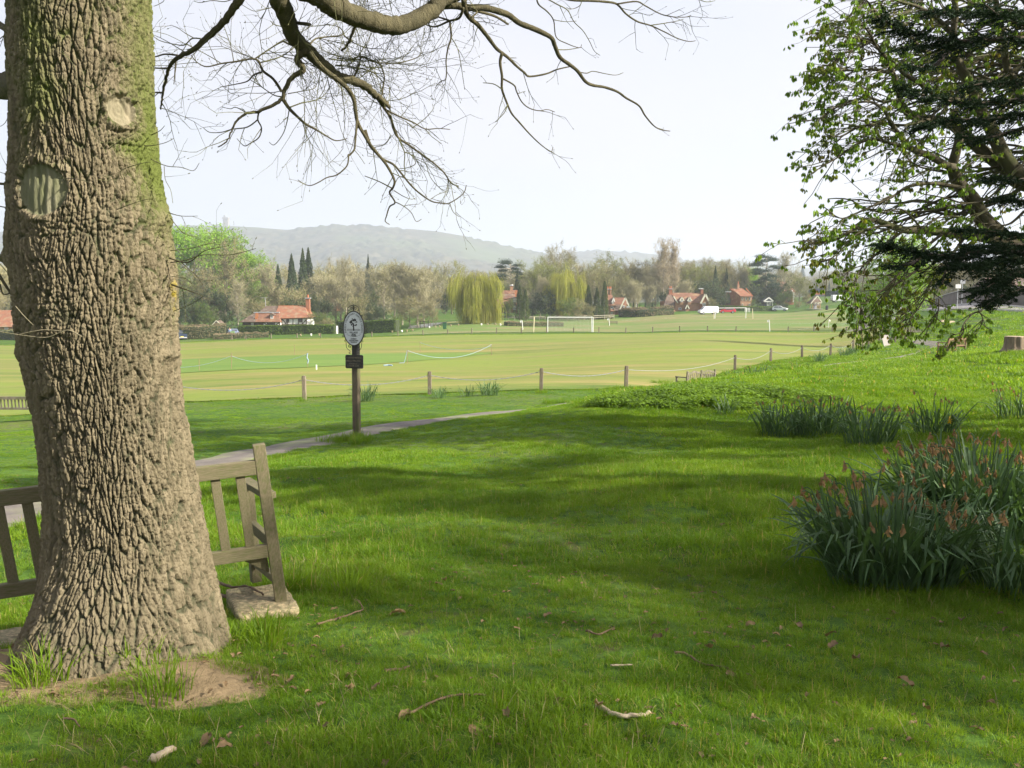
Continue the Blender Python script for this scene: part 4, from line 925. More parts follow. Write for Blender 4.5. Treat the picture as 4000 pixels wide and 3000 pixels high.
for ln, k, o_ in ((near_e, 900, .1), (far_e, 1500, .5)):
    ce = resample(ln, k)
    for p in ce:
        x, y = p.x + rnd(-.3, .3), p.y + rnd(-.15, .15) * (1 + o_ * 4) + (.3 if o_ > .2 else -.05); pts.append((x, y, lz(x, y)))
scatter('edge_grass', pts, [rnd(.5, 1.0) if p[1] < 80 else rnd(1.2, 2.4) for p in pts], [random.randrange(6) for _ in pts], [rnd(0, 6.28) for _ in pts], far_c)
random.seed(102); rng = np.random.default_rng(202)
# ------------------------------------------------------------------ things on the near grass
ORD = ['first', 'second', 'third', 'fourth', 'fifth', 'sixth', 'seventh', 'eighth', 'ninth', 'tenth', 'eleventh', 'twelfth', 'thirteenth', 'fourteenth', 'fifteenth', 'sixteenth', 'seventeenth', 'eighteenth', 'nineteenth', 'twentieth']
M_bench = mat('weathered_teak', (.26, .215, .135), (.17, .155, .085), 9, .85, .6, 70, stretch=(1, 6, 6), c3=(.145, .16, .06), s3=5, coord='Generated')
M_bench2 = mat('grey_teak', (.22, .19, .14), (.15, .135, .10), 6, .85, .4, 60, c3=(.12, .13, .06), s3=3)
def bev(o, w, seg=2):
    md = o.modifiers.new('bevel', 'BEVEL'); md.width = w; md.segments = seg; md.limit_method = 'ANGLE'; return o
# -- big bench behind the oak, seen from its back
bR, bL = P(1060, 2125, 5.12), P(0, 2285, 4.62)
ue = (bL - bR).normalized()                                    # towards its left end
Bt, Bb = P(1010, 1735, 5.02), P(1098, 2350, 5.10)
wu = (Bt - Bb).normalized(); fo = wu.cross(ue).normalized();
if fo.y < 0: fo = -fo
BEN = thing('park_bench', 'weathered teak bench frame seen from behind, half hidden by the oak trunk', 'bench', tuple(Bb))
def bpart(name, mb, m=M_bench, bw=.004, par=None):
    o = mb.build(name, m, None); bev(o, bw)
    o.parent = par or BEN; o.matrix_parent_inverse = Matrix.Translation(-Bb); return o
HB = (Bt - Bb).length; LB = 1.86
def bp(u, f, w_): return Bb + ue * u + fo * f + wu * w_
vert = Vector((0, 0, 1)); wv = (vert - ue * vert.dot(ue)).normalized(); fv = wv.cross(ue).normalized()
if fv.y < 0: fv = -fv
fv = (fv + ue * .20).normalized()
def bq(u, f, w_): return Bb + ue * u + fv * f + wv * w_        # upright frame for seat and legs
for u in (0.0, LB): bpart('rear_leg', MB().bar(bp(u, 0, -.02), bp(u, 0, HB), .068, .055, up=fo))
hT, hL = HB - .13, .325
bpart('top_rail', MB().bar(bp(.034, -.004, hT), bp(LB - .034, -.004, hT), .042, .082, up=wu))
bpart('bottom_rail', MB().bar(bp(.034, -.004, hL), bp(LB - .034, -.004, hL), .042, .075, up=wu))
ns = 13
for k in range(ns):
    u = .125 + k * (LB - .25) / (ns - 1); bpart('back_slat', MB().bar(bp(u, .001, hL + .036), bp(u, .001, hT - .040), .052, .018, up=fo), bw=.003)
for u in (0, LB):
    bpart('front_leg', MB().bar(bq(u, .50, -.01), bq(u, .50, .60), .062, .062, up=fv))
    bpart('armrest', MB().bar(bq(u, .03, .63), bq(u, .56, .63), .07, .038, up=wv))
    bpart('side_rail', MB().bar(bq(u, .03, .335), bq(u, .48, .355), .036, .07, up=wv))
    bpart('side_stretcher', MB().bar(bq(u, .03, .12), bq(u, .48, .12), .036, .045, up=wv))
for k in range(0): bpart('seat_slat', MB().bar(bq(.0, .07 + k * .084, .385), bq(LB, .07 + k * .084, .385), .066, .02, up=wv), bw=.003)
for u in (.14,): 
    mb = MB(); a = bp(u - .10, .02, hL - .04)
    mb.prism([(0, 0), (.14, 0), (.02, -.09), (0, -.10)], -.012, .012, Matrix.Translation(a) @ Matrix((ue.to_4d().to_3d(), wu, -fo)).transposed().to_4x4()); bpart('corner_bracket', mb)
# pebbly concrete pads under it
def rough_block(name, c, ex, ey, ez, m, seed=0, amp=.02, res=10, rz=0):
    bm = bmesh.new(); bmesh.ops.create_cube(bm, size=1); bmesh.ops.subdivide_edges(bm, edges=bm.edges[:], cuts=res, use_grid_fill=True)
    for v in bm.verts:
        p = Vector((v.co.x * ex, v.co.y * ey, v.co.z * ez)); n = mnoise.noise_vector(p * 9 + Vector((seed, 0, 0))) * amp + mnoise.noise_vector(p * 45) * amp * .4
        e = Vector((abs(v.co.x) * 2, abs(v.co.y) * 2, abs(v.co.z) * 2)); k = sum(1 for q in e if q > .93)
        v.co = p * (1 - .045 * (k > 1)) + n
    me = bpy.data.meshes.new(name); bm.to_mesh(me); bm.free(); me.materials.append(m); me.polygons.foreach_set('use_smooth', [True] * len(me.polygons)); o = link(name, me, None, c, (0, 0, rz)); return o
M_conc = mat('pebble_concrete', (.34, .30, .17), (.18, .15, .085), 26, .95, .9, 45, c3=(.52, .40, .24), s3=38)
vn = math.atan2(-ue.y, -ue.x)
cA = bq(.09, .08, -.07); o = rough_block('concrete_pad', tuple(cA), .35, .52, .17, M_conc, 3, .010, 14, vn + .06); tag(o, 'pebbly concrete pad under the right legs of the bench behind the oak', 'concrete pad')
cA = bq(LB - .18, .10, -.07); o = rough_block('concrete_pad', tuple(cA), .6, .6, .14, M_conc, 8, .008, 14, vn); tag(o, 'concrete pad at the picture\'s left margin under the bench behind the oak', 'concrete pad')

# -- village sign
SG = GD(1384, 17.7); s_px = F / 17.7
M_post = mat('dark_stained_post', (.085, .065, .045), (.13, .105, .07), 12, .8, .5, 50, stretch=(4, 4, .6), c3=(.10, .12, .035), s3=3)
M_iron = mat('black_iron', (.022, .021, .02), (.045, .04, .034), 30, .6, .3, 60, spec=.4)
M_plate = mat('white_sign_plate', (.62, .64, .66), (.55, .57, .60), 3, .45, spec=.4)
M_letter = mat('black_lettering', (.03, .03, .03), (.04, .04, .04), 5, .6)
M_gilt = mat('faded_gilt_lettering', (.15, .13, .085), (.11, .10, .07), 20, .6)
SIG = thing('village_sign', 'oval white village sign in black scrolled ironwork on a dark timber post', 'sign', (SG.x, SG.y, SG.z), R(3))
zz0 = 1708
def sl(px, py, y=0): return Vector(((px - 1382) / s_px, y, (zz0 - py) / s_px))
mb = MB(); w_ = .068; ch = .018
oc = [(-w_, -w_ + ch), (-w_ + ch, -w_), (w_ - ch, -w_), (w_, -w_ + ch), (w_, w_ - ch), (w_ - ch, w_), (-w_ + ch, w_), (-w_, w_ - ch)]
mb.prism(oc, -.15, sl(0, 1392).z); mb.build('post', M_post, SIG)
mb = MB(); w_ = .066; oc = [(-w_, -w_ + ch), (-w_ + ch, -w_), (w_ - ch, -w_), (w_, -w_ + ch), (w_, w_ - ch), (w_ - ch, w_), (-w_ + ch, w_), (-w_, w_ - ch)]
mb.prism(oc, sl(0, 1392).z, sl(0, 1300).z); mb.build('post_top', M_iron, SIG)
oc_ = sl(1382.5, 1281.5); ax_, az_ = 43.0 / s_px, 66.5 / s_px
mb = MB(); el = [(ax_ * .955 * math.cos(t), az_ * .965 * math.sin(t)) for t in np.linspace(0, 2 * PI, 65)[:-1]]
Mx = Matrix.Translation(Vector((oc_.x, -.095, oc_.z))) @ Matrix.Rotation(R(90), 4, 'X')
mb.prism(el, -.006, .006, Mx); plate_o = mb.build('oval_plate', M_plate, SIG)
mb = MB(); ring = [Vector((oc_.x + ax_ * math.cos(t), -.095, oc_.z + az_ * math.sin(t))) for t in np.linspace(0, 2 * PI, 73)]
mb.tube(ring, .0125, 6); mb.build('rim', M_iron, SIG, True)
def zs(x, y, yo=-.095): return Vector(((x - 366) / 2.767 / s_px, yo, (zz0 - (1150 + y / 2.767)) / s_px))
def spiral(cx_, cy_, r0, turns, a0, sgn, pre=()):
    pts = [zs(a, b_) for a, b_ in pre]
    for t in np.linspace(0, 1, 22):
        r_ = r0 * (1 - .78 * t); a = a0 + sgn * t * turns * 2 * PI; pts.append(zs(cx_ + r_ * math.cos(a), cy_ - r_ * math.sin(a)))
    return pts
def both(pts, r_=.006, name='scroll'):
    for s_ in (1, -1):
        q = [Vector((p.x * s_, p.y, p.z)) for p in pts]; MB().tube(q, r_, 5).build(name, M_iron, SIG, True)
both([zs(438, 215), zs(436, 180), zs(432, 150), zs(412, 128), zs(388, 118), zs(372, 122), zs(366, 140)], .0065)
both(spiral(388, 152, 17, 1.2, R(200), -1, [(366, 186), (368, 170)]), .0055)
both(spiral(418, 172, 12, 1.1, R(100), -1), .005)
both(spiral(459, 226, 11, 1.15, R(240), 1, [(470, 262), (466, 245)]), .005)
both(spiral(492, 330, 27, 1.15, R(-80), 1, [(474, 366), (484, 362)]), .006)
both(spiral(492, 402, 27, 1.15, R(80), -1, [(474, 366), (484, 370)]), .006)
both([zs(484, 366), zs(500, 366), zs(520, 366), zs(529, 366)], .005); both([zs(516, 356), zs(526, 366), zs(516, 376)], .0045)
both(spiral(487, 449, 13, 1.15, R(110), -1, [(482, 428)]), .005)
both(spiral(463, 500, 13, 1.15, R(140), -1, [(466, 478)]), .005)
both([zs(455, 512), zs(455, 545), zs(450, 572), zs(436, 590), zs(408, 606)], .006)
both(spiral(418, 552, 17, 1.2, R(180), 1, [(403, 575), (401, 562)]), .0055)
both(spiral(413, 630, 13, 1.15, R(110), -1, [(404, 612)]), .005)
MB().tube([zs(366, 182), zs(366, 140), zs(364, 108), zs(364, 100)], [.008, .009, .006, .002], 6).build('finial', M_iron, SIG, True)
# plaque
pq = sl(1382.5, 1411); mb = MB(); pw, ph = 73 / s_px / 2, 53 / s_px / 2; c_ = .018
mb.prism([(-pw + c_, -ph), (pw - c_, -ph), (pw, -ph + c_), (pw, ph - c_), (pw - c_, ph), (-pw + c_, ph), (-pw, ph - c_), (-pw, -ph + c_)], -.01, .01, Matrix.Translation(Vector((pq.x, -.085, pq.z))) @ Matrix.Rotation(R(90), 4, 'X'))
plq = mb.build('plaque', M_iron, SIG)
def text_mesh(txt, size, depth=.0015, sx=1.0):
    cu = bpy.data.curves.new('lettering', 'FONT'); cu.body = txt; cu.size = size; cu.extrude = depth; cu.align_x = 'CENTER'; cu.align_y = 'CENTER'; cu.offset = size * .018
    o = bpy.data.objects.new('t', cu); C.objects.link(o); dg = bpy.context.evaluated_depsgraph_get(); me = bpy.data.meshes.new_from_object(o.evaluated_get(dg)); bpy.data.objects.remove(o); me.name = 'lettering'; return me
def put_text(txt, c, size, m, par, y, rot=0, sx=1.0, name='lettering'):
    me = text_mesh(txt, size); me.materials.clear(); me.materials.append(m)
    me.transform(Matrix.Translation(Vector((c.x, y, c.z))) @ Matrix.Rotation(-rot, 4, 'Y') @ Matrix.Rotation(R(90), 4, 'X') @ Matrix.Diagonal((sx, 1, 1, 1)))
    return me
def add_texts(specs, m, par, y):
    """joins the flat print of one face into one mesh"""
    bm = bmesh.new()
    for txt, c, size, rot, sx in specs:
        me = put_text(txt, c, size, m, par, y, rot, sx); bm.from_mesh(me)
    me = bpy.data.meshes.new('lettering'); bm.to_mesh(me); bm.free(); me.materials.append(m); return link('lettering', me, par)
specs = []
s1 = 'SURREY VOLUNTARY SERVICE COUNCIL'; wts = [(.55 if ch_ == ' ' else .45 if ch_ == 'I' else 1.0) for ch_ in s1]
tot = sum(wts); ea, eb = ax_ * .80, az_ * .845
tt2 = np.linspace(R(200), R(-20), 400); arc = np.concatenate([[0], np.cumsum(np.hypot(np.diff(ea * np.cos(tt2)), np.diff(eb * np.sin(tt2))))]); acc = 0
for ch_, w__ in zip(s1, wts):
    q = (acc + w__ / 2) / tot * arc[-1]; acc += w__
    if ch_ == ' ': continue
    t = np.interp(q, arc, tt2); nx_, nz2 = math.cos(t) / ea, math.sin(t) / eb; ro = math.atan2(nz2, nx_) - PI / 2
    specs.append((ch_, Vector((oc_.x + ea * math.cos(t), 0, oc_.z + eb * math.sin(t))), .046, ro, .8))
specs += [('VILLAGE', sl(1382, 1297.5), .050, 0, .95), ('of the', sl(1382, 1303.8), .032, 0, 1), ('YEAR', sl(1382, 1309.5), .050, 0, .95), ('SURREY', sl(1382, 1322), .034, 0, 1.05), ('ADVERTISER', sl(1382, 1328.6), .034, 0, 1.05), ('TROPHY', sl(1382, 1335.4), .034, 0, 1.05)]
add_texts(specs, M_letter, plate_o, -.103)
add_texts([('CATEGORY WINNER', sl(1379, 1396), .040, 0, .92), ('SMALL VILLAGE', sl(1378, 1408), .046, 0, 1.0), ('SPONSORED BY', sl(1378, 1419.5), .024, 0, 1), ('CALOR GAS', sl(1378, 1427), .046, 0, 1)], M_gilt, plq, -.0965)
# the painted tree on it, with its railing and pond outline
mb = MB(); rs = random.getstate(); random.seed(3)
for _ in range(46):
    a = rnd(0, 2 * PI); r_ = math.sqrt(random.random()); x, z = 1382 + 17 * r_ * math.cos(a), 1258 - 15.5 * r_ * math.sin(a) * (1 - .1 * abs(math.cos(a))); q = sl(x, z); s_ = rnd(.010, .020)
    pts = [(q.x + s_ * rnd(.6, 1.2) * math.cos(k * PI / 3 + .3), q.z + s_ * rnd(.5, 1) * math.sin(k * PI / 3 + .3)) for k in range(6)]
    yy = -.1015 - _ * .00002
    mb.quad(*[(a_, yy, b_) for a_, b_ in pts])
for (x0, x1, y0, y1) in ((1379.6, 1384.6, 1262, 1290.5), (1356, 1409, 1284.2, 1285.2), (1356, 1409, 1288.2, 1289.2)):
    a, b_ = sl(x0, y1), sl(x1, y0); mb.box(((a.x + b_.x) / 2, -.1015, (a.z + b_.z) / 2), (b_.x - a.x, .001, b_.z - a.z))
for x in np.linspace(1357, 1408, 10):
    a = sl(x, 1287); mb.box((a.x, -.102, a.z), (.005, .001, .038))
pl = [sl(1382 + 27 * math.cos(t) * (1 + .07 * math.sin(5 * t)), 1302 + 11 * math.sin(t), -.1015) for t in np.linspace(R(-10), R(190), 26)]
mb.tube(pl, .0022, 4); mb.build('tree_emblem', M_letter, plate_o); random.setstate(rs)
SIG.rotation_euler = (0, R(.4), R(-13))

# -- chain fence posts round the cricket field
M_fp = mat('weathered_fence_post', (.14, .11, .075), (.22, .19, .14), 9, .9, .6, 40, stretch=(3, 3, .6), c3=(.11, .095, .07), s3=4, rnd=.2)
M_chain = mat('grey_chain', (.30, .31, .33), (.22, .22, .23), 20, .6)
def post_mesh(w_, h, name='fence_post'):
    mb = MB(); q = w_ / 2; c_ = q * .25; oc = [(-q, -q + c_), (-q + c_, -q), (q - c_, -q), (q, -q + c_), (q, q - c_), (q - c_, q), (-q + c_, q), (-q, q - c_)]
    mb.prism(oc, -.15, h - .02); b0 = len(mb.v); mb.prism([(x * .8, y * .8) for x, y in oc], h - .02, h); return mb.mesh(name, M_fp)
pm1 = post_mesh(.14, .88)
near_posts = [(650, 32.4), (1180, 32.6), (1675, 33.6), (2115, 33.9), (2450, 35.2), (2878, 50.2), (3018, 57.2), (3141, 61.2), (3252, 65.2), (3341, 71.2), (3400, 76.5), (3441, 92)]
tops = []; k_ = 0
for i, (px, D) in enumerate([(120, 32.4)] + near_posts):
    q = GD(px, D); q.z = lz(q.x, q.y)
    if px != 120:
        lab = f'weathered fence post with chain, {ORD[i-1]} from the left along the near field edge' if i > 1 else 'weathered square fence post at the field edge, hidden behind the oak trunk'
        o = link('fence_post', pm1, None, tuple(q), (R(rnd(-1.5, 1.5)), R(rnd(-2, 2)), rnd(-.15, .15)), (1, 1, rnd(.96, 1.04))); tag(o, lab, 'post', 'posts along the near edge of the cricket field')
    tops.append(q + Vector((0, 0, .74)))
for a, b_ in zip(tops, tops[1:]):
    n = 16; sag = min(.30, .06 * (b_ - a).length) if (b_ - a).length < 18 else .3
    D_ = (a.y + b_.y) / 2; pts = [a.lerp(b_, t) - Vector((0, 0, sag * 4 * t * (1 - t))) for t in np.linspace(0, 1, n)]
    mb = MB(); mb.tube(pts, .011, 4, cap=False)
    L_ = (b_ - a).length; d = (b_ - a).normalized()
    nl = int(L_ / .11)
    if D_ < 40:
        for k in range(nl):
            t = (k + .5) / nl; q = a.lerp(b_, t) - Vector((0, 0, sag * 4 * t * (1 - t))); mb.box(tuple(q), (.07, .030 if k % 2 else .012, .012 if k % 2 else .034), rz=math.atan2(d.y, d.x))
    o = mb.build('chain', M_chain); ix_ = tops.index(a)
    tag(o, f'grey sagging chain along the near field edge, {ORD[ix_]} span from the left', 'chain', 'chain spans of the near fence')
pm2 = post_mesh(.13, .86)
for i, px in enumerate([60, 330, 900, 955, 1055, 1157, 1249, 1450, 1553, 1651, 1748, 1842, 1939, 2037, 2136, 2242, 2341, 2446, 2552, 2658, 2767, 2878, 3083, 3184, 3256, 3311, 3381, 3407]):
    D = 142 if px < 3200 else 140 - (px - 3200) * .06; q = GD(px, D); q.z = lz(q.x, q.y)
    nm = ORD[i] if i < 20 else f'{i + 1}th'
    o = link('fence_post', pm2, None, tuple(q), (R(rnd(-2, 2)), R(rnd(-3, 3)), rnd(-.3, .3)), (1.15, 1.15, rnd(.92, 1.08))); tag(o, f'short wooden post, {nm} from the left along the far edge of the cricket field', 'post', 'posts along the far edge of the cricket field')
for i, (px, D) in enumerate([(3470, 86), (3492, 84), (3505, 80), (3452, 100), (3545, 82), (3470, 120)]):
    q = GD(px, D); q.z = lz(q.x, q.y); o = link('fence_post', pm2, None, tuple(q), (0, R(rnd(-3, 3)), 0)); tag(o, f'grey wooden post beside the path at the right end of the field, {ORD[i]} of six', 'post', 'posts where the path meets the field corner')

# -- the other benches
def small_bench(name, label, loc, rz, L=1.5, curved=False, M=M_bench2):
    t = thing(name, label, 'bench', tuple(loc), rz)
    def p(nm, mb): return mb.build(nm, M, t)
    for x in (-L/2, L/2) + ((0,) if curved else ()):
        p('rear_leg', MB().bar((x, .0, -.1), (x, -.07, .88), .07, .06, up=(0, 1, 0)))
        if x: p('front_leg', MB().bar((x, .52, -.1), (x, .52, .60), .07, .06, up=(0, 1, 0))); p('armrest', MB().bar((x, -.02, .62), (x, .58, .62), .08, .04))
        if x: p('side_rail', MB().bar((x, 0, .36), (x, .5, .38), .04, .07))
    if curved:
        for s_ in (-1, 1):
            pts = [(s_ * (L/2 - .03), -.055, .76), (s_ * L * .36, -.055, .80), (s_ * L * .25, -.055, .85), (s_ * L * .14, -.055, .80), (s_ * .04, -.055, .78)]
            mb = MB()
            for a, b2 in zip(pts, pts[1:]): mb.bar(a, b2, .04, .08)
            p('top_rail', mb)
    else: p('top_rail', MB().bar((-L/2 + .03, -.06, .80), (L/2 - .03, -.06, .80), .045, .10))
    p('bottom_rail', MB().bar((-L/2 + .03, -.02, .44), (L/2 - .03, -.02, .44), .04, .07)); p('front_rail', MB().bar((-L/2, .5, .37), (L/2, .5, .37), .04, .07))
    n = int(L / .115)
    for k in range(1, n):
        x = -L/2 + k * L / n
        if curved and abs(x) < .05: continue
        p('back_slat', MB().bar((x, -.022, .46), (x, -.055, .77), .05, .018, up=(0, 1, 0)))
    for k in range(5): p('seat_slat', MB().bar((-L/2, .06 + k * .1, .41), (L/2, .06 + k * .1, .41), .08, .025))
    return t
q = GD(60, 29.7); q.z = lz(q.x, q.y); small_bench('park_bench', 'slatted wooden bench by the field at the far left, partly behind the oak', q, R(-2), 2.3)
q = GD(2742, 37.5); q.z = P(2742, 1448, 37.5).z - .86; small_bench('park_bench', 'bench with curved double back on the bank, facing the cricket field', q, R(38), 1.75, True, M_bench2)
q = GD(3745, 48); q.z = lz(q.x, q.y); small_bench('park_bench', 'brown bench beside the path bend with daffodils in front of it', q, R(32), 1.6, False, mat('brown_teak', (.24, .14, .08), (.16, .10, .06), 5))
q = GD(3565, 86); q.z = lz(q.x, q.y); small_bench('park_bench', 'small distant bench under the leafy tree, beyond the bend of the path', q, R(185), 1.8)

# -- tree stump
q = G(3962, 1372); st_h = P(3962, 1316, q.y).z - lz(q.x, q.y); r_ = 36 / F * q.y
STU = thing('tree_stump', 'sawn tree stump on the grass bank at the right edge', 'tree stump', (q.x, q.y, lz(q.x, q.y)))
V = []; n = 72; lv = 22
for j in range(lv):
    z = -.15 + (st_h + .15) * j / (lv - 1); fl = 1 + .35 * math.exp(-max(z, 0) / .10)
    for k in range(n):
        a = 2 * PI * k / n; rr_ = r_ * fl * (1 + .04 * math.sin(5 * a + 1) + .03 * math.sin(11 * a) + .045 * mnoise.noise(Vector((math.cos(a) * 7, math.sin(a) * 7, z * 1.2))))
        V.append((rr_ * math.cos(a), rr_ * math.sin(a), z + .02 * math.sin(a * 2) * (j == lv - 1)))
ix = np.arange(n * lv).reshape(lv, n); nx2 = np.roll(ix, -1, 1)
link('bark', npmesh('bark', V, np.stack([ix[:-1], nx2[:-1], nx2[1:], ix[1:]], 2).reshape(-1, 4), mat('stump_bark', (.20, .15, .105), (.12, .09, .065), 9, .95, .9, 25, stretch=(1, 1, .3), c3=(.30, .23, .16), s3=3), True), STU)
mb = MB(); mb.prism([(V[(lv-1)*n+k][0] * .985, V[(lv-1)*n+k][1] * .985) for k in range(n)], st_h - .03, st_h + .025); mb.build('cut_face', mat('sawn_wood', (.46, .36, .25), (.33, .25, .17), 14, .85), STU)

# -- daffodils gone over: strap leaves and withered heads
M_daf = mat('daffodil_leaf', (.062, .120, .048), (.095, .165, .066), 8, .5, spec=.3, trans=.22, rnd=.25)
M_stalk = mat('daffodil_stalk', (.07, .125, .045), (.05, .10, .035), 8, .5, trans=.2)
M_dead = mat('withered_petal', (.32, .20, .09), (.23, .145, .07), 40, .8, trans=.3, rnd=.25)
M_yel = mat('yellow_petal', (.75, .55, .03), (.7, .45, .02), 10, .6, trans=.3)
def leaf_mesh(h, w_, bend, twist, m, kink=None):
    V, Fc = [], []; n = 8; x = z = 0; a = bend * .12
    for i in range(n + 1):
        t = i / n; ww = w_ * (.62 + .38 * math.sin(min(1, t * 1.6) * PI / 2)) * (1 - max(0, (t - .72) / .28)**2 * .92); tw_ = twist * t
        dx, dy = math.sin(tw_) * ww / 2, math.cos(tw_) * ww / 2
        V += [(x - dx * math.cos(a), -dy, z + dx * math.sin(a)), (x, 0, z - .0012 - ww * .10), (x + dx * math.cos(a), dy, z - dx * math.sin(a))]
        if kink and i == kink: a += rnd(1.0, 1.8)
        a += bend * (.35 + 1.3 * t) / n
        x += math.sin(a) * h / n; z += math.cos(a) * h / n
    for i in range(n):
        b_ = i * 3; Fc += [(b_, b_ + 1, b_ + 4, b_ + 3), (b_ + 1, b_ + 2, b_ + 5, b_ + 4)]
    return npmesh('leaf', V, Fc, m, True)
leafs = [leaf_mesh(rnd(.42, .60), rnd(.013, .019), rnd(.05, 1.15), rnd(-1.2, 1.2), M_daf, random.choice([None, None, None, 4, 5, 6])) for _ in range(16)]
def flower_mesh(h, yellow=False):
    """bent stalk carrying a shrivelled head"""
    mb = MB(); pts = []; a = rnd(.02, .3); x = z = 0; n = 9
    for i in range(n):
        pts.append(Vector((x, 0, z))); 
        if i > n - 4: a += .75 if not yellow else .45
        x += math.sin(a) * h / n * (1 if i < n - 4 else .3); z += math.cos(a) * h / n * (1 if i < n - 4 else .3)
    mb.tube(pts, [.0032] * (n - 3) + [.0026] * 3, 5, cap=False); e = pts[-1]; mb.cur = 1
    if yellow:
        for k in range(6):
            t = k * PI / 3; mb.quad((e.x, 0, e.z), (e.x + .02, .02 * math.cos(t) - .008, e.z + .02 * math.sin(t)), (e.x + .022, .034 * math.cos(t), e.z + .034 * math.sin(t)), (e.x + .02, .02 * math.cos(t) + .008, e.z + .02 * math.sin(t)))
        mb.tube([e, e + Vector((.03, 0, 0))], [.008, .012], 8)
    else:
        for k in range(8):
            t = k * PI / 4 + rnd(-.3, .3); L_ = rnd(.018, .040); d1 = Vector((math.cos(t) * rnd(.2, .7), math.sin(t) * rnd(.2, .7), -1)).normalized(); s_ = Vector((-math.sin(t), math.cos(t), 0)) * rnd(.004, .009)
            p1 = e + d1 * L_ * .5 + Vector((rnd(-.006, .006), rnd(-.006, .006), 0)); p2 = e + d1 * L_ + Vector((rnd(-.01, .01), rnd(-.01, .01), 0))
            mb.quad(tuple(e - s_ * .5), tuple(e + s_ * .5), tuple(p1 + s_), tuple(p1 - s_)); mb.quad(tuple(p1 - s_), tuple(p1 + s_), tuple(p2 + s_ * .4), tuple(p2 - s_ * .6))
        mb.tube([e + Vector((0, 0, .012)), e + Vector((0, 0, -.012))], [.0035, .006], 5)
    return mb.mesh('withered_flower' if not yellow else 'flower', [M_stalk, M_yel if yellow else M_dead])
flos = [flower_mesh(rnd(.62, .82)) for _ in range(10)]; yflo = [flower_mesh(.36, True) for _ in range(2)]
def daffodils(label, px, py, rx, ry, nl, nf, sc=1.0, yel=0, group=None, loc=None, parts=True, spread=.75):
    c_ = loc or G(px, py); c_ = Vector((c_.x, c_.y, lz(c_.x, c_.y))); t = thing('daffodil_clump', label, 'daffodils', tuple(c_), 0, group)
    def place():
        a = rnd(0, 2 * PI); r_ = math.sqrt(random.random()); x, y = rx * r_ * math.cos(a), ry * r_ * math.sin(a); return x, y, lz(c_.x + x, c_.y + y) - c_.z, a, r_
    Vs, Fs, base = [], [], 0
    for i in range(nl):
        x, y, z, a, r_ = place(); face = a + rnd(-1.3, 1.3); me = random.choice(leafs); s_ = sc * rnd(.7, 1.15); til = rnd(0, .24) + r_ * spread * rnd(.05, .6)
        if parts and i < 290:
            o = bpy.data.objects.new('leaf', me); C.objects.link(o); o.parent = t; o.location = (x, y, z - .01); o.rotation_mode = 'XYZ'; o.rotation_euler = (rnd(-.15, .15), til, face); o.scale = (s_, s_, s_)
        else:
            co = np.empty(len(me.vertices) * 3, np.float32); me.vertices.foreach_get('co', co); co = co.reshape(-1, 3)
            Mx = np.array(Matrix.Translation((x, y, z - .01)) @ Matrix.Rotation(face, 4, 'Z') @ Matrix.Rotation(til, 4, 'Y') @ Matrix.Scale(s_, 4)); co = co @ Mx[:3, :3].T + Mx[:3, 3]
            Vs.append(co); Fs.append(np.array([list(p.vertices) for p in me.polygons]) + base); base += len(co)
    if Vs: o = link('leaves', npmesh('leaves', np.concatenate(Vs), np.concatenate(Fs), M_daf, True), t); tag(o, kind='stuff')
    for i in range(nf):
        x, y, z, a, r_ = place(); y_ = i < yel
        o = bpy.data.objects.new('flower' if y_ else 'withered_flower', random.choice(yflo if y_ else flos)); C.objects.link(o); o.parent = t; o.location = (x, y, z); s_ = sc * rnd(1.0, 1.3)
        o.rotation_euler = (rnd(-.12, .12), rnd(0, .12) + r_ * .2, a + rnd(-1, 1)); o.scale = (s_, s_, s_)
    return t
daffodils('front daffodil clump at the right, dark strap leaves and brown withered heads', 3480, 2290, .40, .34, 420, 54, 1.25)
daffodils('dense daffodil clump behind the front one, filling the right edge', 3840, 2080, .60, .60, 620, 85, 1.4)
daffodils('daffodil clump at the lower right margin, half outside the picture', 4010, 2330, .30, .34, 230, 16, 1.12)
daffodils('few daffodil leaves straggling left of the big front clump', 3190, 2160, .07, .10, 12, 3, .9)
daffodils('low dark daffodil clump furthest left on the shaded bank', 3040, 1700, .34, .32, 110, 9, 1.35)
daffodils('wide daffodil clump between the dark one and the pale leaved one', 3200, 1700, .48, .36, 200, 16, 1.4)
daffodils('pale leaved daffodil clump with orange brown heads in mid lawn', 3395, 1745, .36, .34, 130, 16, 1.4)
daffodils('small daffodil clump with one yellow bloom, right of the pale one', 3648, 1712, .30, .28, 90, 12, 1.3, 2)
daffodils('daffodil clump at the right edge above the dense one', 3990, 1640, .5, .3, 100, 12, 1.35)
daffodils('single daffodil tuft against the leafy mound', 2838, 1618, .16, .16, 26, 0, 1.0, parts=False)
daffodils('daffodil clump just left of the far benches on the bank crest', 2930, 1478, .75, .4, 110, 12, 1.0, parts=False, loc=GD(2930, 33))
daffodils('daffodil clump beside the curved bench', 2820, 1480, .5, .3, 60, 8, 1.0, parts=False, loc=GD(2835, 35))
daffodils('daffodil tuft by the pale stretch of path', 3060, 1450, .35, .3, 50, 3, 1.0, parts=False, loc=GD(3055, 37))
daffodils('daffodil tuft to the right of the path tuft', 3150, 1440, .4, .3, 60, 3, 1.0, parts=False, loc=GD(3140, 38))
M_keep = M_daf
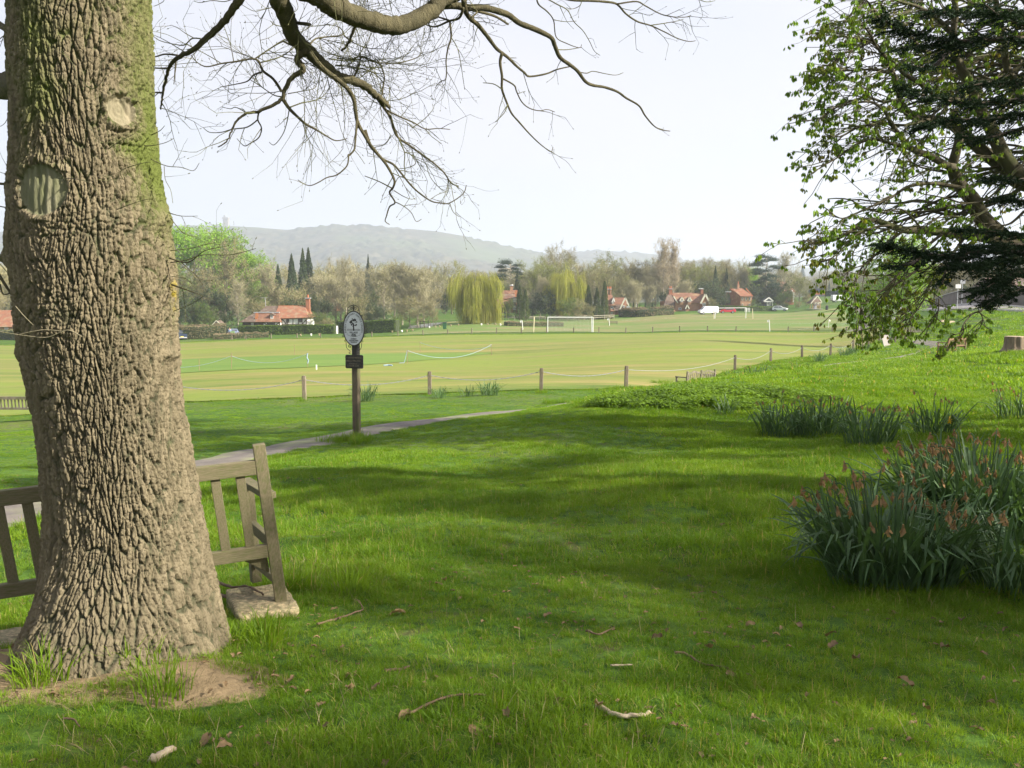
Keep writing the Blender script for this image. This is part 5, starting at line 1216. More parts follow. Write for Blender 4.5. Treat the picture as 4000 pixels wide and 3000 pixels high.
for i, (px, D, s_, n) in enumerate(((1417, 31.2, 1.1, 110), (1712, 31.6, .85, 60), (1824, 32.0, .8, 45), (1912, 32.2, 1.0, 100), (2325, 33.2, .5, 12), (3210, 56, 1.1, 90), (3310, 63, 1.2, 90), (3340, 66, 1.2, 80), (3390, 71, 1.1, 60), (3470, 80, 1.3, 120))):
    daffodils(['green daffodil tuft immediately right of the village sign post', 'daffodil tuft at the foot of the second visible fence post', 'middle tuft of three on the field edge', 'largest and rightmost tuft of three on the field edge', 'tiny tuft of grass between the fourth and fifth fence posts', 'daffodil tuft below the third right-hand fence post', 'daffodil tuft left of the last fence posts', 'daffodil tuft among the last fence posts', 'daffodil tuft at the corner of the field', 'spread of leaves beside the white board'][i], px, 0, .30 * s_, .2, n, 0, s_ * 1.15, parts=False, loc=GD(px, D), spread=.45)
daffodils('daffodils in yellow bloom in front of the brown bench', 3700, 1370, .9, .3, 90, 14, 1.0, 12, parts=False, loc=GD(3690, 43))
daffodils('scatter of daffodils with a few yellow blooms right of the brown bench', 3800, 1350, 1.2, .5, 60, 8, 1.0, 7, parts=False, loc=GD(3810, 44))

# -- low leafy mound of ground elder on the bank
M_elder = mat('ground_elder_leaf', (.12, .21, .022), (.17, .27, .03), 3, .6, trans=.4, c3=(.09, .16, .02), s3=.7, coord='World')
bc = bpy.data.collections.new('elder_tufts')
for i in range(4):
    V, Fc = [], []
    for k in range(40):
        a = rnd(0, 2 * PI); r_ = .22 * math.sqrt(random.random()); x, y, z = r_ * math.cos(a), r_ * math.sin(a), rnd(.04, .26); s_ = rnd(.03, .055); f = rnd(0, 2 * PI); n_ = Vector((rnd(-.7, .7), rnd(-.7, .7), 1)).normalized(); u_ = n_.orthogonal().normalized(); u_.rotate(Matrix.Rotation(f, 3, n_)); v_ = n_.cross(u_); c2_ = Vector((x, y, z)); b0 = len(V)
        V += [tuple(c2_ - u_ * s_), tuple(c2_ + v_ * s_ * .5 + n_ * .006), tuple(c2_ + u_ * s_ * 1.2), tuple(c2_ - v_ * s_ * .5 + n_ * .006)]; Fc += [(b0, b0 + 1, b0 + 2, b0 + 3)]
    bc.objects.link(bpy.data.objects.new(f'elder_{i}', npmesh('elder', V, Fc, M_elder, False)))
pts = []
for px, py, rx, ry, n in ((2620, 1562, 1.9, .8, 380), (2850, 1545, 2.0, 1.0, 400), (2480, 1575, 1.2, .8, 160), (2740, 1590, 1.6, .6, 200), (3050, 1560, 1.4, .8, 160)):
    c_ = G(px, py)
    for _ in range(n):
        a = rnd(0, 2 * PI); r_ = math.sqrt(random.random()); x, y = c_.x + rx * r_ * math.cos(a), c_.y + ry * r_ * math.sin(a); pts.append((x, y, lz(x, y) + .09 * (1 - r_**2) - .05))
scatter('ground_elder', pts, [rnd(.5, .95) for _ in pts], [random.randrange(4) for _ in pts], [rnd(0, 6.28) for _ in pts], bc)
# dark coarse grass clumps by the sign foot and on the bank
gcol = bpy.data.collections.new('tall_tufts')
for i in range(3): gcol.objects.link(tuft(f'tall_{i}', 70, .14, .12, .30, .007, .8, .03, M_grass))
pts = []
for px, py, r_, n in ((1384, 1716, .30, 16), (1420, 1722, .25, 8), (1320, 1720, .3, 8), (2180, 1575, .5, 16), (2330, 1570, .6, 14), (2600, 1500, .8, 20), (2450, 1525, 1.0, 26), (3962, 1385, .5, 12), (1180, 1568, .2, 4), (2115, 1535, .2, 4), (1250, 2300, .25, 6), (960, 2560, .2, 5), (560, 2650, .05, 2), (160, 2690, .06, 3), (640, 2760, .06, 3)):
    c_ = G(px, py)
    for _ in range(n):
        a = rnd(0, 2 * PI); q_ = math.sqrt(random.random()) * r_; x, y = c_.x + q_ * math.cos(a), c_.y + q_ * math.sin(a); pts.append((x, y, lz(x, y)))
for _ in range(300):
    x, y = lawn_points(20, 46, 1); x, y = float(x[0]), float(y[0])
    if x > 1.5 and keep(np.array([x]), np.array([y]), 1.0)[0]: pts.append((x, y, lz(x, y)))
scatter('tall_grass', pts, [rnd(.6, 1.1) for _ in pts], [random.randrange(3) for _ in pts], [rnd(0, 6.28) for _ in pts], gcol)

# -- litter: dead leaves, sticks, split wood
M_dleaf = mat('dead_leaf', (.24, .16, .085), (.16, .11, .06), 30, .85, trans=.15, rnd=.35)
def dead_leaf():
    V, Fc = [], []; n = 5; L_ = .07
    for i in range(n + 1):
        t = i / n; ww = .022 * math.sin(PI * (t * .9 + .06)) * (1 + .3 * math.sin(9 * t)); z = .012 * math.sin(t * 3 + rnd(0, 1))
        V += [(t * L_, -ww, z + rnd(.004, .018)), (t * L_, 0, z), (t * L_, ww, z + rnd(.004, .018))]
    for i in range(n): b_ = i * 3; Fc += [(b_, b_ + 1, b_ + 4, b_ + 3), (b_ + 1, b_ + 2, b_ + 5, b_ + 4)]
    return npmesh('dead_leaf', V, Fc, M_dleaf, False)
dls = [dead_leaf() for _ in range(6)]
spots = [(1600, 2835), (820, 2900), (1335, 2120), (1320, 2385), (1540, 2395), (1570, 2400), (2600, 2490), (2590, 2520), (3230, 2510), (3245, 2560), (3110, 2460), (3560, 2690), (3620, 2770), (3760, 2455), (3900, 2430), (3920, 2490), (3700, 2540), (2640, 2800), (1740, 2270), (1700, 2280), (2450, 1880), (1460, 2760), (1380, 2740), (1250, 2800), (2840, 2650), (2200, 2790), (2330, 2810), (900, 2960), (2950, 2440), (3480, 2420), (2130, 2420), (3860, 2740), (1830, 2900), (1990, 2860), (1290, 2900), (2780, 2560), (3340, 2600), (2820, 2060), (1250, 1890), (640, 2750)]
for i, (px, py) in enumerate(spots):
    q = G(px, py); o = link('dead_leaf', random.choice(dls), None, (q.x, q.y, lz(q.x, q.y) + .018), (rnd(-.6, .6), rnd(-.8, .3), rnd(0, 6.28)), (rnd(.55, 1.0),) * 3)
    tag(o, 'curled brown dead leaf lying in the foreground grass', 'dead leaf', 'dead leaves on the lawn')
lc = bpy.data.collections.new('litter_bits'); [lc.objects.link(bpy.data.objects.new('bit', m_)) for m_ in dls]
pts = []
while len(pts) < 1500:
    y = rnd(2.7, 12); x = rnd(-.62, .62) * y
    if mnoise.noise(Vector((x * 1.4, y * 1.4, 3))) + rnd(-.3, .3) > .12: pts.append((x, y, lz(x, y) + rnd(.004, .02)))
scatter('leaf_litter', pts, [rnd(.2, .55) for _ in pts], [random.randrange(6) for _ in pts], [rnd(0, 6.28) for _ in pts], lc)
M_stick = mat('dead_stick', (.20, .13, .085), (.13, .085, .055), 20, .9, .5, 80); M_pale = mat('bleached_wood', (.52, .43, .30), (.36, .28, .18), 30, .85, .4, 60, stretch=(1, 1, 1), c3=(.6, .5, .36), s3=12)
def stick(label, pix, r_, m=M_stick, lift=.02, forks=()):
    pts = [G(a, b_) for a, b_ in pix]; pts = [Vector((p.x, p.y, lz(p.x, p.y) + lift)) for p in pts]; pts = smooth_line(pts, 5)
    pts = [p + Vector((rnd(-1, 1), rnd(-1, 1), rnd(-1, 1))) * r_ * .35 for p in pts]; n = len(pts)
    mb = MB(); mb.tube(pts, [r_ * (1 - .45 * i / n) * rnd(.85, 1.15) for i in range(n)], 6)
    for k, dx, dy in forks: p = pts[min(k, n - 1)]; mb.tube([p, p + Vector((dx, dy, .03)), p + Vector((dx * 1.8, dy * 1.5, .035))], [r_ * .6, r_ * .5, r_ * .3], 5)
    tag(mb.build('stick', m, None, True), label, 'stick')
stick('thin forked stick left of centre below the concrete pad', [(1240, 2450), (1330, 2420), (1420, 2380)], .007, forks=((10, -.03, .05),))
stick('long brown curved stick lying in the shaded lawn', [(2635, 2582), (2680, 2585), (2740, 2610), (2830, 2625), (2950, 2655)], .0065)
stick('slender brown stick beside the pale leaf at the bottom', [(1600, 2842), (1700, 2800), (1800, 2782), (1900, 2778)], .006)
stick('pale split strip of wood lying near the bottom centre', [(2330, 2800), (2400, 2832), (2480, 2838), (2535, 2826)], .012, M_pale)
stick('short white twig lying in the shaded grass', [(2382, 2636), (2470, 2634)], .005, M_pale)
stick('bleached broken piece of branch at the bottom left', [(590, 2985), (640, 2955), (678, 2942)], .017, M_pale)
stick('dark stick half buried by the tree shadow', [(1500, 2640), (1570, 2625), (1600, 2610)], .008)
stick('reddish fallen branch leaning against the concrete pad', [(850, 2335), (905, 2360), (965, 2380), (1010, 2405)], .013, lift=.05)
stick('thinner reddish branch lying over the fallen one', [(850, 2315), (900, 2340), (970, 2350), (1030, 2385)], .010, lift=.10)
stick('mossy log lying at the foot of the oak on its left', [(-60, 2545), (40, 2520), (140, 2500)], .022, lift=.02)
stick('small stick near the bottom left corner', [(250, 2842), (290, 2850), (312, 2872)], .005)
stick('short twig in the right-hand foreground', [(2290, 2475), (2340, 2490), (2400, 2460)], .006)
# dry bents: pale straw stems scattered near
mb = MB()
for _ in range(330):
    px, py = random.choice([(rnd(1150, 4000), rnd(2050, 2990)), (rnd(1100, 1350), rnd(2200, 2320)), (rnd(0, 1400), rnd(2650, 2990)), (rnd(1300, 2600), rnd(2250, 2990))]); q = G(px, py); z = lz(q.x, q.y); h = rnd(.04, .12); a = rnd(0, 6.28); l = rnd(.1, 1.2)
    d = Vector((math.cos(a) * l, math.sin(a) * l, 1)).normalized() * h; q = Vector((q.x, q.y, z)); mb.tube([q, q + d * .6, q + d + Vector((0, 0, -l * .015))], [.0011, .0010, .0006], 3, cap=False)
tag(mb.build('dry_stems', mat('straw', (.33, .27, .15), (.26, .21, .11), 10, .8)), kind='stuff')
# white board leaning at the field corner, litter on the bank
q = GD(3475, 76); q.z = lz(q.x, q.y); mb = MB(); mb.box((0, 0, .5), (.55, .05, 1.0), M=Matrix.Rotation(R(-16), 4, 'Y')); o = mb.build('white_board', mat('white_board', (.74, .70, .68), (.70, .55, .52), 1), None, loc=tuple(q)); tag(o, 'white board propped among posts at the field corner', 'board')
for i, px in enumerate(((3690, 1257), (3712, 1262))):
    q = G(*px); o = MB().box((0, 0, .1), (1.0, .5, .22), taper=.6).build('pale_stone', M_pale, None, loc=tuple(q)); tag(o, ['left', 'right'][i] + ' of two pale stones lying on the far grass bank', 'stone')
random.seed(103); rng = np.random.default_rng(203)
# ------------------------------------------------------------------ the village beyond the green
M_tile = mat('clay_roof_tile', (.22, .105, .062), (.15, .075, .05), 1.6, .9, .5, 9, c3=(.26, .17, .10), s3=.7, detail=9)
M_tile_or = mat('orange_clay_tile', (.29, .125, .07), (.21, .095, .06), 1.4, .9, .5, 9, c3=(.27, .19, .12), s3=1.0, detail=9)
M_tile_dk = mat('dark_roof_tile', (.10, .068, .055), (.14, .095, .07), 1.8, .9, .5, 9, c3=(.20, .17, .13), s3=2.2, detail=9)
M_ridge = mat('orange_ridge_tile', (.50, .19, .08), (.38, .15, .07), 2, .85)
M_white2 = mat('whitewash', (.80, .79, .76), (.72, .70, .66), 2, .8)
M_timber = mat('dark_timber', (.055, .038, .028), (.09, .06, .04), 6, .8)
M_brick = mat('red_brick', (.33, .135, .075), (.25, .105, .065), 3, .9, .4, 14, c3=(.38, .22, .13), s3=1.2)
M_brick_l = mat('pale_orange_brick', (.42, .24, .145), (.34, .19, .12), 3, .9, .4, 14)
M_cream = mat('cream_trim', (.62, .60, .48), (.55, .53, .43), 3, .7)
M_glass = mat('window_glass', (.05, .06, .07), (.09, .10, .11), 1, .15, spec=.6)
M_pot = mat('clay_pot', (.50, .17, .08), (.42, .14, .07), 6, .8)
M_lead = mat('lead_grey', (.42, .43, .45), (.34, .35, .37), 3, .6)
M_slate = mat('slate_roof', (.075, .080, .095), (.11, .11, .12), 3, .7)
M_blk = mat('black_rubber', (.025, .025, .025), (.04, .04, .04), 4, .7)
def hull(name, pts, m, parent):
    bm = bmesh.new()
    for p in pts: bm.verts.new(p)
    bmesh.ops.convex_hull(bm, input=bm.verts[:]); bmesh.ops.recalc_face_normals(bm, faces=bm.faces[:])
    me = bpy.data.meshes.new(name); bm.to_mesh(me); bm.free(); me.materials.append(m); return link(name, me, parent)
class House:
    """local frame facing the viewer: x right, y away, z up; photo pixels map to metres at its distance"""
    def __init__(s, name, label, px0, D, cat='house', rz=0, base=None):
        q = GD(px0, D); s.s = F / D; s.px0 = px0; s.D = D; s.base = base if base else PX((q.x, q.y, q.z))[1]
        # rotate with the bearing so that the front really faces the viewer
        s.o = thing(name, label, cat, (q.x, q.y, P(px0, s.base, D).z), -math.atan2(q.x, q.y) * 0 + rz)
    def p(s, px, py, y=0): return Vector(((px - s.px0) / s.s, y, (s.base - py) / s.s))
    def box(s, name, x0, x1, y0, y1, d0, d1, m, par=None):
        a, b = s.p(x0, y1), s.p(x1, y0); mb = MB(); mb.box(((a.x + b.x) / 2, (d0 + d1) / 2, (a.z + b.z) / 2), (b.x - a.x, d1 - d0, b.z - a.z)); return mb.build(name, m, par or s.o)
    def hull(s, name, pts, m, par=None): return hull(name, [s.p(*q) for q in pts], m, par or s.o)
    def window(s, x0, x1, y0, y1, d, nx=2, m=None, fr=.07):
        a, b = s.p(x0, y1, d), s.p(x1, y0, d); mb = MB(); m = m or M_white2
        cx_, cz = (a.x + b.x) / 2, (a.z + b.z) / 2; W, H = b.x - a.x, b.z - a.z
        for z in (a.z + fr / 2, b.z - fr / 2): mb.box((cx_, d - .06, z), (W, .12, fr))
        for k in range(nx + 1): mb.box((a.x + fr / 2 + (W - fr) * k / nx, d - .062, cz), (fr, .12, H - 2 * fr))
        f = mb.build('window', m, s.o); MB().box((cx_, d - .03, cz), (W - .02, .03, H - .02)).build('pane', M_glass, f); return f
    def beam(s, a, b, w=.16, d=-.05, name='timber', m=None): return MB().bar(s.p(*a, d), s.p(*b, d), .06, w, up=(s.p(*b) - s.p(*a)).cross(Vector((0, 1, 0))).normalized()).build(name, m or M_timber, s.o)
    def chimney(s, x0, x1, ytop, ybase, d, pots=1, m=None, wy=None, cap=True):
        a, b = s.p(x0, ybase, d), s.p(x1, ytop, d); W = b.x - a.x; wy = wy or W
        mb = MB(); mb.box(((a.x + b.x) / 2, d, (a.z + b.z) / 2), (W, wy, b.z - a.z)); ch = mb.build('chimney', m or M_brick, s.o)
        if cap: MB().box(((a.x + b.x) / 2, d, b.z + .08), (W + .3, wy + .3, .16)).build('cap', M_lead, ch)
        for k in range(pots):
            x = (a.x + b.x) / 2 + (k - (pots - 1) / 2) * .42; MB().tube([(x, d, b.z + .1), (x, d, b.z + .8)], [.16, .13], 8).build('pot', M_pot, ch)
        return ch
# --- timber framed cottage
h = House('timber_cottage', 'white timber framed cottage with red tiled roof and tall brick chimney behind a hedge', 1080, 182, base=1304)
h.box('wall', 1094, 1191, 1243, 1304, .6, 7, M_white2); h.box('wall', 1028, 1093, 1257, 1304, -.6, 6, M_white2); h.box('wall', 948, 1027, 1257, 1304, -.55, 6, M_timber); h.box('wall', 1192, 1203, 1256, 1304, 1, 5, M_white2)
h.hull('roof', [(1066, 1196, 4.2), (1171, 1195, 4.2), (1094, 1244, .1), (1199, 1241, .1), (1064, 1244, .1), (1199, 1241, 8.2), (1064, 1244, 8.2), (1094, 1247, .3), (1198, 1245, .3)], M_tile_or)
h.hull('roof', [(1014, 1197, 4.6), (1068, 1196.5, 4.6), (998, 1219, 2.4), (1078, 1219, 2.4), (998, 1219, 7), (1078, 1219, 7)], M_tile_dk)
h.hull('roof', [(983, 1222, 1.6), (1078, 1222, 1.6), (940, 1257, -1.1), (1097, 1257, -1.1), (940, 1257, 5), (983, 1222, 5), (1097, 1257, 3), (1084, 1222, 3), (942, 1259.5, -.9), (1096, 1259.5, -.9)], M_tile)
h.hull('roof', [(982, 1223, 1.52), (940, 1258, -1.18), (1000, 1257.5, -1.20), (1002, 1223, 1.5)], M_tile_dk)
h.beam((1003.5, 1223), (999.5, 1257), .55, -1.0 + 1.1, 'hip_ridge', M_ridge).location.y = -.35
h.box('ridge_board', 981, 1083, 1219.5, 1222.5, 1.3, 1.6, M_lead); h.box('ridge', 1066, 1171, 1194.5, 1196, 4.1, 4.4, M_ridge)
h.hull('dormer', [(1052, 1228, -.1), (1068, 1228, -.1), (1052, 1246, -.1), (1068, 1246, -.1), (1052, 1228, 2), (1068, 1228, 2), (1052, 1246, 2), (1068, 1246, 2)], M_brick)
h.hull('dormer_roof', [(1060, 1222, -.4), (1049, 1231, -.4), (1072, 1231, -.4), (1060, 1222, 2.4), (1049, 1231, 2.4), (1072, 1231, 2.4)], M_tile_dk); h.window(1055, 1066, 1231, 1245, -.12, 2)
h.chimney(1177, 1192, 1167, 1250, 4.0, 1, M_brick, .9)
for x in (1096, 1118.5, 1139, 1160, 1175, 1191): h.beam((x, 1243), (x, 1300), .14, .57)
h.beam((1094, 1267), (1192, 1267), .14, .55); h.beam((1098, 1247), (1112, 1266), .16, .53); h.beam((1190, 1250), (1176, 1266), .16, .53)
for x in (1028.5, 1045, 1073, 1093): h.beam((x, 1258), (x, 1300), .18, -.63)
h.beam((1028, 1270), (1093, 1270), .15, -.64); h.beam((1031, 1260), (1043, 1269), .18, -.65); h.beam((1091, 1260), (1079, 1269), .18, -.65)
h.window(1113, 1124, 1246, 1261, .52, 2, M_timber); h.window(1160, 1174, 1244, 1259, .52, 3, M_timber); h.window(982, 991, 1261, 1274, -.6, 2); h.window(1047, 1070, 1261, 1278, -.62, 2, M_timber)
MB().tube([h.p(1012, 1200, 4.6), h.p(1011, 1165, 4.6)], .05, 5).build('aerial', M_lead, h.o); MB().bar(h.p(994, 1164, 4.6), h.p(1022, 1164, 4.6), .06).build('aerial', M_lead, h.o)
# --- red roofed house at the far left
h = House('farmhouse', 'timbered brick house with long red tiled roof at the left edge', 40, 178, base=1338)
h.box('wall', -130, 93, 1276, 1338, 0, 7, M_brick_l); h.hull('roof', [(-125, 1213, 3.6), (84, 1213, 3.6), (-140, 1278, -.5), (98, 1276, -.5), (-140, 1278, 7.7), (98, 1276, 7.7)], M_tile_or)
for x in (-60, 12, 49, 93): h.beam((x, 1277), (x, 1336), .14, -.05)
h.beam((-130, 1310), (93, 1310), .12, -.06)
for x0, x1 in ((12, 26), (72, 92)): h.window(x0, x1, 1278, 1287, -.1, 3)
h.window(25, 41, 1312, 1322, -.1, 2); h.window(60, 72, 1318, 1330, -1.3, 2); h.window(86, 96, 1312, 1330, -.1, 2)
h.hull('porch_roof', [(50, 1290, -.1), (80, 1290, -.1), (48, 1309, -2), (88, 1309, -2), (48, 1311, -.1), (88, 1311, -.1)], M_tile)
h.box('porch', 52, 84, 1310, 1338, -1.3, 0, M_timber)
# --- dark red cottage behind the willow
h = House('red_cottage', 'cottage with steep dark red roof and pale chimney right of the willow', 1985, 236, base=1222)
h.box('wall', 1945, 2022, 1184, 1222, .5, 7, M_brick); h.hull('roof', [(1965, 1135, 4), (2016, 1134, 4), (1938, 1178, .2), (2012, 1160, .2), (1938, 1178, 8), (2018, 1160, 8)], M_tile)
h.hull('roof', [(1938, 1177, .3), (2000, 1168, .5), (1940, 1200, -1.4), (1996, 1198, -1.4), (1940, 1202, 1), (1996, 1202, 1)], M_tile)
h.beam((2018, 1134), (2011, 1160), .6, -.1, 'ridge', M_ridge).location.y = 2
h.box('wall', 2004, 2017, 1163, 1222, -.4, .5, M_timber)
for y0, y1 in ((1167, 1180), (1195, 1210)): h.window(2004, 2016, y0, y1, -.45, 3, M_cream)
h.chimney(1992, 2004, 1117, 1140, 4.2, 0, M_brick_l, .9); MB().tube([h.p(1999, 1112, 4.2), h.p(1999, 1117, 4.2)], .35, 8).build('pot', M_white2, h.o)
h.box('porch', 1950, 1972, 1200, 1222, -2, .4, M_timber)
# --- cottage with tall clustered chimneys
h = House('chimney_cottage', 'small brick cottage with clustered orange chimneys and white bargeboards beside the cypresses', 2410, 243, base=1232)
h.box('wall', 2383, 2404, 1194, 1232, 0, 6, M_brick_l); h.box('wall', 2432, 2446, 1190, 1232, -.5, 6, M_brick_l); h.box('wall', 2400, 2432, 1200, 1232, .6, 6, M_brick)
h.hull('roof', [(2368, 1152, 3.5), (2395, 1151, 3.5), (2374, 1193, -.6), (2410, 1193, -.6), (2374, 1193, 7), (2410, 1193, 7)], M_tile)
h.hull('roof', [(2405, 1163, 3), (2443, 1162, 3), (2403, 1200, .2), (2432, 1200, .2), (2455, 1192, .2), (2455, 1192, 6), (2403, 1200, 6)], M_tile)
h.hull('roof', [(2400, 1190, .4), (2428, 1190, .4), (2398, 1213, -1), (2424, 1213, -1), (2398, 1215, .5), (2424, 1215, .5)], M_tile_dk)
h.hull('dormer', [(2396, 1163, -.3), (2386, 1184, -.3), (2401, 1184, -.3), (2396, 1163, 2.5), (2386, 1184, 2.5), (2401, 1184, 2.5)], M_tile_dk)
h.beam((2441, 1163), (2419, 1212), .35, -.9, 'bargeboard', M_cream); h.beam((2441, 1163), (2455, 1194), .35, -.9, 'bargeboard', M_cream); h.beam((2396, 1164), (2390, 1182), .22, -.6, 'bargeboard', M_white2); h.beam((2396, 1164), (2401, 1180), .22, -.6, 'bargeboard', M_white2)
h.window(2391, 1*2396, 1172, 1186, -.5, 1); h.window(2386, 2397, 1198, 1206, -.1, 2); h.window(2432, 2440, 1193, 1201, -.6, 2); h.window(2386, 2393, 1219, 1228, -.1, 2); h.window(2433, 2441, 1218, 1228, -.6, 2)
h.hull('porch_roof', [(2386, 1208, -.2), (2396, 1208, -.2), (2384, 1215, -1.4), (2399, 1215, -1.4), (2384, 1216, -.2), (2399, 1216, -.2)], M_tile)
for x in (2373, 2379, 2387, 2391): h.chimney(x - 2, x + 2, 1131, 1156, 3.5 + (x % 3) * .2, 1, M_brick_l, .35, True)
h.box('garden_shelter', 2446, 2461, 1197, 1203, -1, 1, M_lead)
# --- twin cottage in the centre
h = House('gabled_cottage', 'long brick cottage with two dormers, white bargeboards and two chimneys behind the white van', 2690, 246, base=1222)
h.box('wall', 2640, 2742, 1182, 1222, .4, 8, M_brick_l); h.box('wall', 2732, 2768, 1176, 1222, -.6, 7, M_brick); h.box('wall', 2598, 2646, 1178, 1222, 1, 8, M_brick)
h.hull('roof', [(2632, 1144, 4.4), (2756, 1144, 4.4), (2648, 1183, -.1), (2745, 1183, -.1), (2648, 1183, 8.6), (2756, 1183, 8.6)], M_tile)
h.hull('roof', [(2622, 1144, 4.4), (2634, 1150, 4.0), (2602, 1173, 1), (2638, 1180, .6), (2592, 1205, -.4), (2634, 1215, -.4), (2600, 1200, 8), (2632, 1150, 8)], M_tile_dk)
h.hull('roof', [(2614, 1200, 0), (2632, 1203, 0), (2600, 1215, -1.6), (2628, 1217, -1.6), (2600, 1217, 0), (2640, 1217, 0)], M_tile_or)
h.hull('gable_roof', [(2752, 1148, -.9), (2732, 1184, -.9), (2770, 1186, -.9), (2752, 1148, 5), (2732, 1184, 5), (2770, 1186, 5)], M_tile)
h.hull('gable_wall', [(2752, 1152, -1.0), (2737, 1184, -1.0), (2766, 1184, -1.0), (2737, 1222, -1.0), (2766, 1222, -1.0), (2752, 1152, 2), (2737, 1184, 2), (2766, 1184, 2), (2737, 1222, 2), (2766, 1222, 2)], M_brick)
h.beam((2752, 1150), (2734, 1186), .45, -1.15, 'bargeboard', M_cream); h.beam((2752, 1150), (2770, 1186), .45, -1.15, 'bargeboard', M_cream); h.beam((2631, 1158), (2648, 1184), .3, -.2, 'bargeboard', M_cream)
for x in (2662, 2692):
    h.hull('dormer', [(x, 1163, -.6), (x - 7, 1182, -.6), (x + 7, 1182, -.6), (x, 1163, 3), (x - 7, 1182, 3), (x + 7, 1182, 3), (x - 6, 1190, -.5), (x + 6, 1190, -.5)], M_brick_l)
    h.beam((x, 1161), (x - 8, 1176), .3, -.8, 'bargeboard', M_cream); h.beam((x, 1161), (x + 9, 1176), .3, -.8, 'bargeboard', M_cream); h.window(x - 4, x + 4, 1172, 1180, -.7, 2)
    h.hull('dormer_roof', [(x, 1162, -.7), (x - 9, 1176, -.65), (x + 9, 1176, -.65), (x, 1162, 3.2), (x - 9, 1176, 2), (x + 9, 1176, 2), (x - 9, 1177.5, -.6), (x + 9, 1177.5, -.6)], M_tile_dk)
h.window(2652, 2664, 1202, 1211, .3, 3); h.window(2741, 2754, 1183, 1194, -1.05, 3); h.window(2742, 2752, 1201, 1210, -1.05, 2)
h.hull('porch', [(2681, 1192, -1.6), (2674, 1206, -1.6), (2689, 1206, -1.6), (2681, 1192, .4), (2674, 1206, .4), (2689, 1206, .4)], M_tile_dk); h.beam((2681, 1191), (2674, 1206), .28, -1.7, 'bargeboard', M_cream); h.beam((2681, 1191), (2689, 1206), .28, -1.7, 'bargeboard', M_cream)
h.box('porch_wall', 2676, 2687, 1206, 1222, -1.5, .4, M_brick_l)
h.chimney(2623, 2635, 1130, 1160, 4.0, 2, M_brick, .9); h.chimney(2749, 2758, 1130, 1160, 4.4, 0, M_brick, 1.4); h.box('chimney_cowl', 2741, 2757, 1126.5, 1128, 4, 4.8, M_white2)
# --- brick house with orange roof
h = House('brick_house', 'pale brick house with orange tiled roof and gable darkened as if in shade, right of the centre cottage', 2885, 262, base=1212, rz=R(0))
h.box('wall', 2893, 2938, 1158, 1212, 0, 7, M_brick_l); h.hull('wall', [(2893, 1158, .3), (2893, 1212, .3), (2862, 1127, 3.5), (2872, 1127, 3.5), (2842, 1190, 5), (2832, 1192, 6), (2832, 1212, 6), (2893, 1212, 6), (2893, 1158, 6)], M_brick)  # left gable in a darker brick, its shade put into the colour
h.hull('roof', [(2868, 1127, 3.5), (2911, 1127, 3.5), (2892, 1158, -.4), (2940, 1158, -.4), (2892, 1158, 7.5), (2940, 1158, 7.5)], M_tile_or)
h.beam((2912, 1127), (2940, 1158), .3, -.2, 'verge', M_pot); h.hull('roof', [(2866, 1127, 3.4), (2869, 1127, 3.2), (2832, 1191, 4.8), (2864, 1186, 2.8), (2830, 1193, 6.5), (2866, 1130, 6.5)], M_tile_dk)  # left roof slope in dark tile, painted as the side turned from the sun
h.chimney(2890, 2898, 1111, 1130, 3.4, 1, M_brick_l, .8, False)
for x0, x1, y0, y1 in ((2898, 2903, 1162, 1173), (2911, 2918, 1162, 1174), (2925, 2932, 1161, 1174), (2899, 2904, 1186, 1196), (2926, 2932, 1186, 1197)): h.window(x0, x1, y0, y1, -.05, 1, M_cream)
# --- white pavilion
h = House('white_pavilion', 'small white gabled wooden pavilion between dark shrubs', 3002, 262, base=1206)
h.hull('gable', [(3003, 1165, -.1), (2985, 1177, -.1), (3020, 1177, -.1), (3003, 1165, 3), (2985, 1177, 3), (3020, 1177, 3)], M_slate)
h.beam((3003, 1163), (2983, 1177.5), .35, -.3, 'bargeboard', M_white2); h.beam((3003, 1163), (3021, 1177.5), .35, -.3, 'bargeboard', M_white2); h.beam((2984, 1178), (3020, 1178), .28, -.3, 'fascia', M_white2)
h.hull('roof', [(3003, 1164, -.2), (2984, 1177, -.15), (3020, 1177, -.15), (3003, 1164, 4), (2984, 1177, 4), (3020, 1177, 4), (3003, 1162.8, -.2), (3003, 1162.8, 4)], M_slate)
for x in (2997, 3008, 3018): h.box('veranda_post', x - .8, x + .8, 1178, 1206, -.3, -.1, M_white2)
h.box('wall', 2990, 3018, 1179, 1206, .6, 4, M_slate); h.window(2999, 3007, 1181, 1195, .55, 2); h.window(3010, 3017, 1181, 1189, .55, 2); h.box('door', 3000, 3006, 1190, 1206, .4, .58, M_white2)
# --- half timbered house seen through the trees
h = House('half_timbered_house', 'half timbered house with red chimney stack showing through the trees', 3090, 285, base=1190)
h.box('wall', 3062, 3102, 1142, 1190, 0, 8, M_brick); h.hull('roof', [(3055, 1100, 4), (3085, 1100, 4), (3050, 1145, -.5), (3108, 1142, -.5), (3050, 1145, 8), (3108, 1142, 8)], M_tile)
h.chimney(3043, 3056, 1097, 1122, 3, 2, M_brick, 1.2, False)
for x, y0, y1, w in ((3087, 1132, 1152, 1.6), (3092, 1133, 1150, 1.4), (3098, 1141, 1180, 2.6), (3082, 1154, 1161, 1.5)): h.box('white_panel', x - w / 2, x + w / 2, y0, y1, -.7, -.1, M_white2)
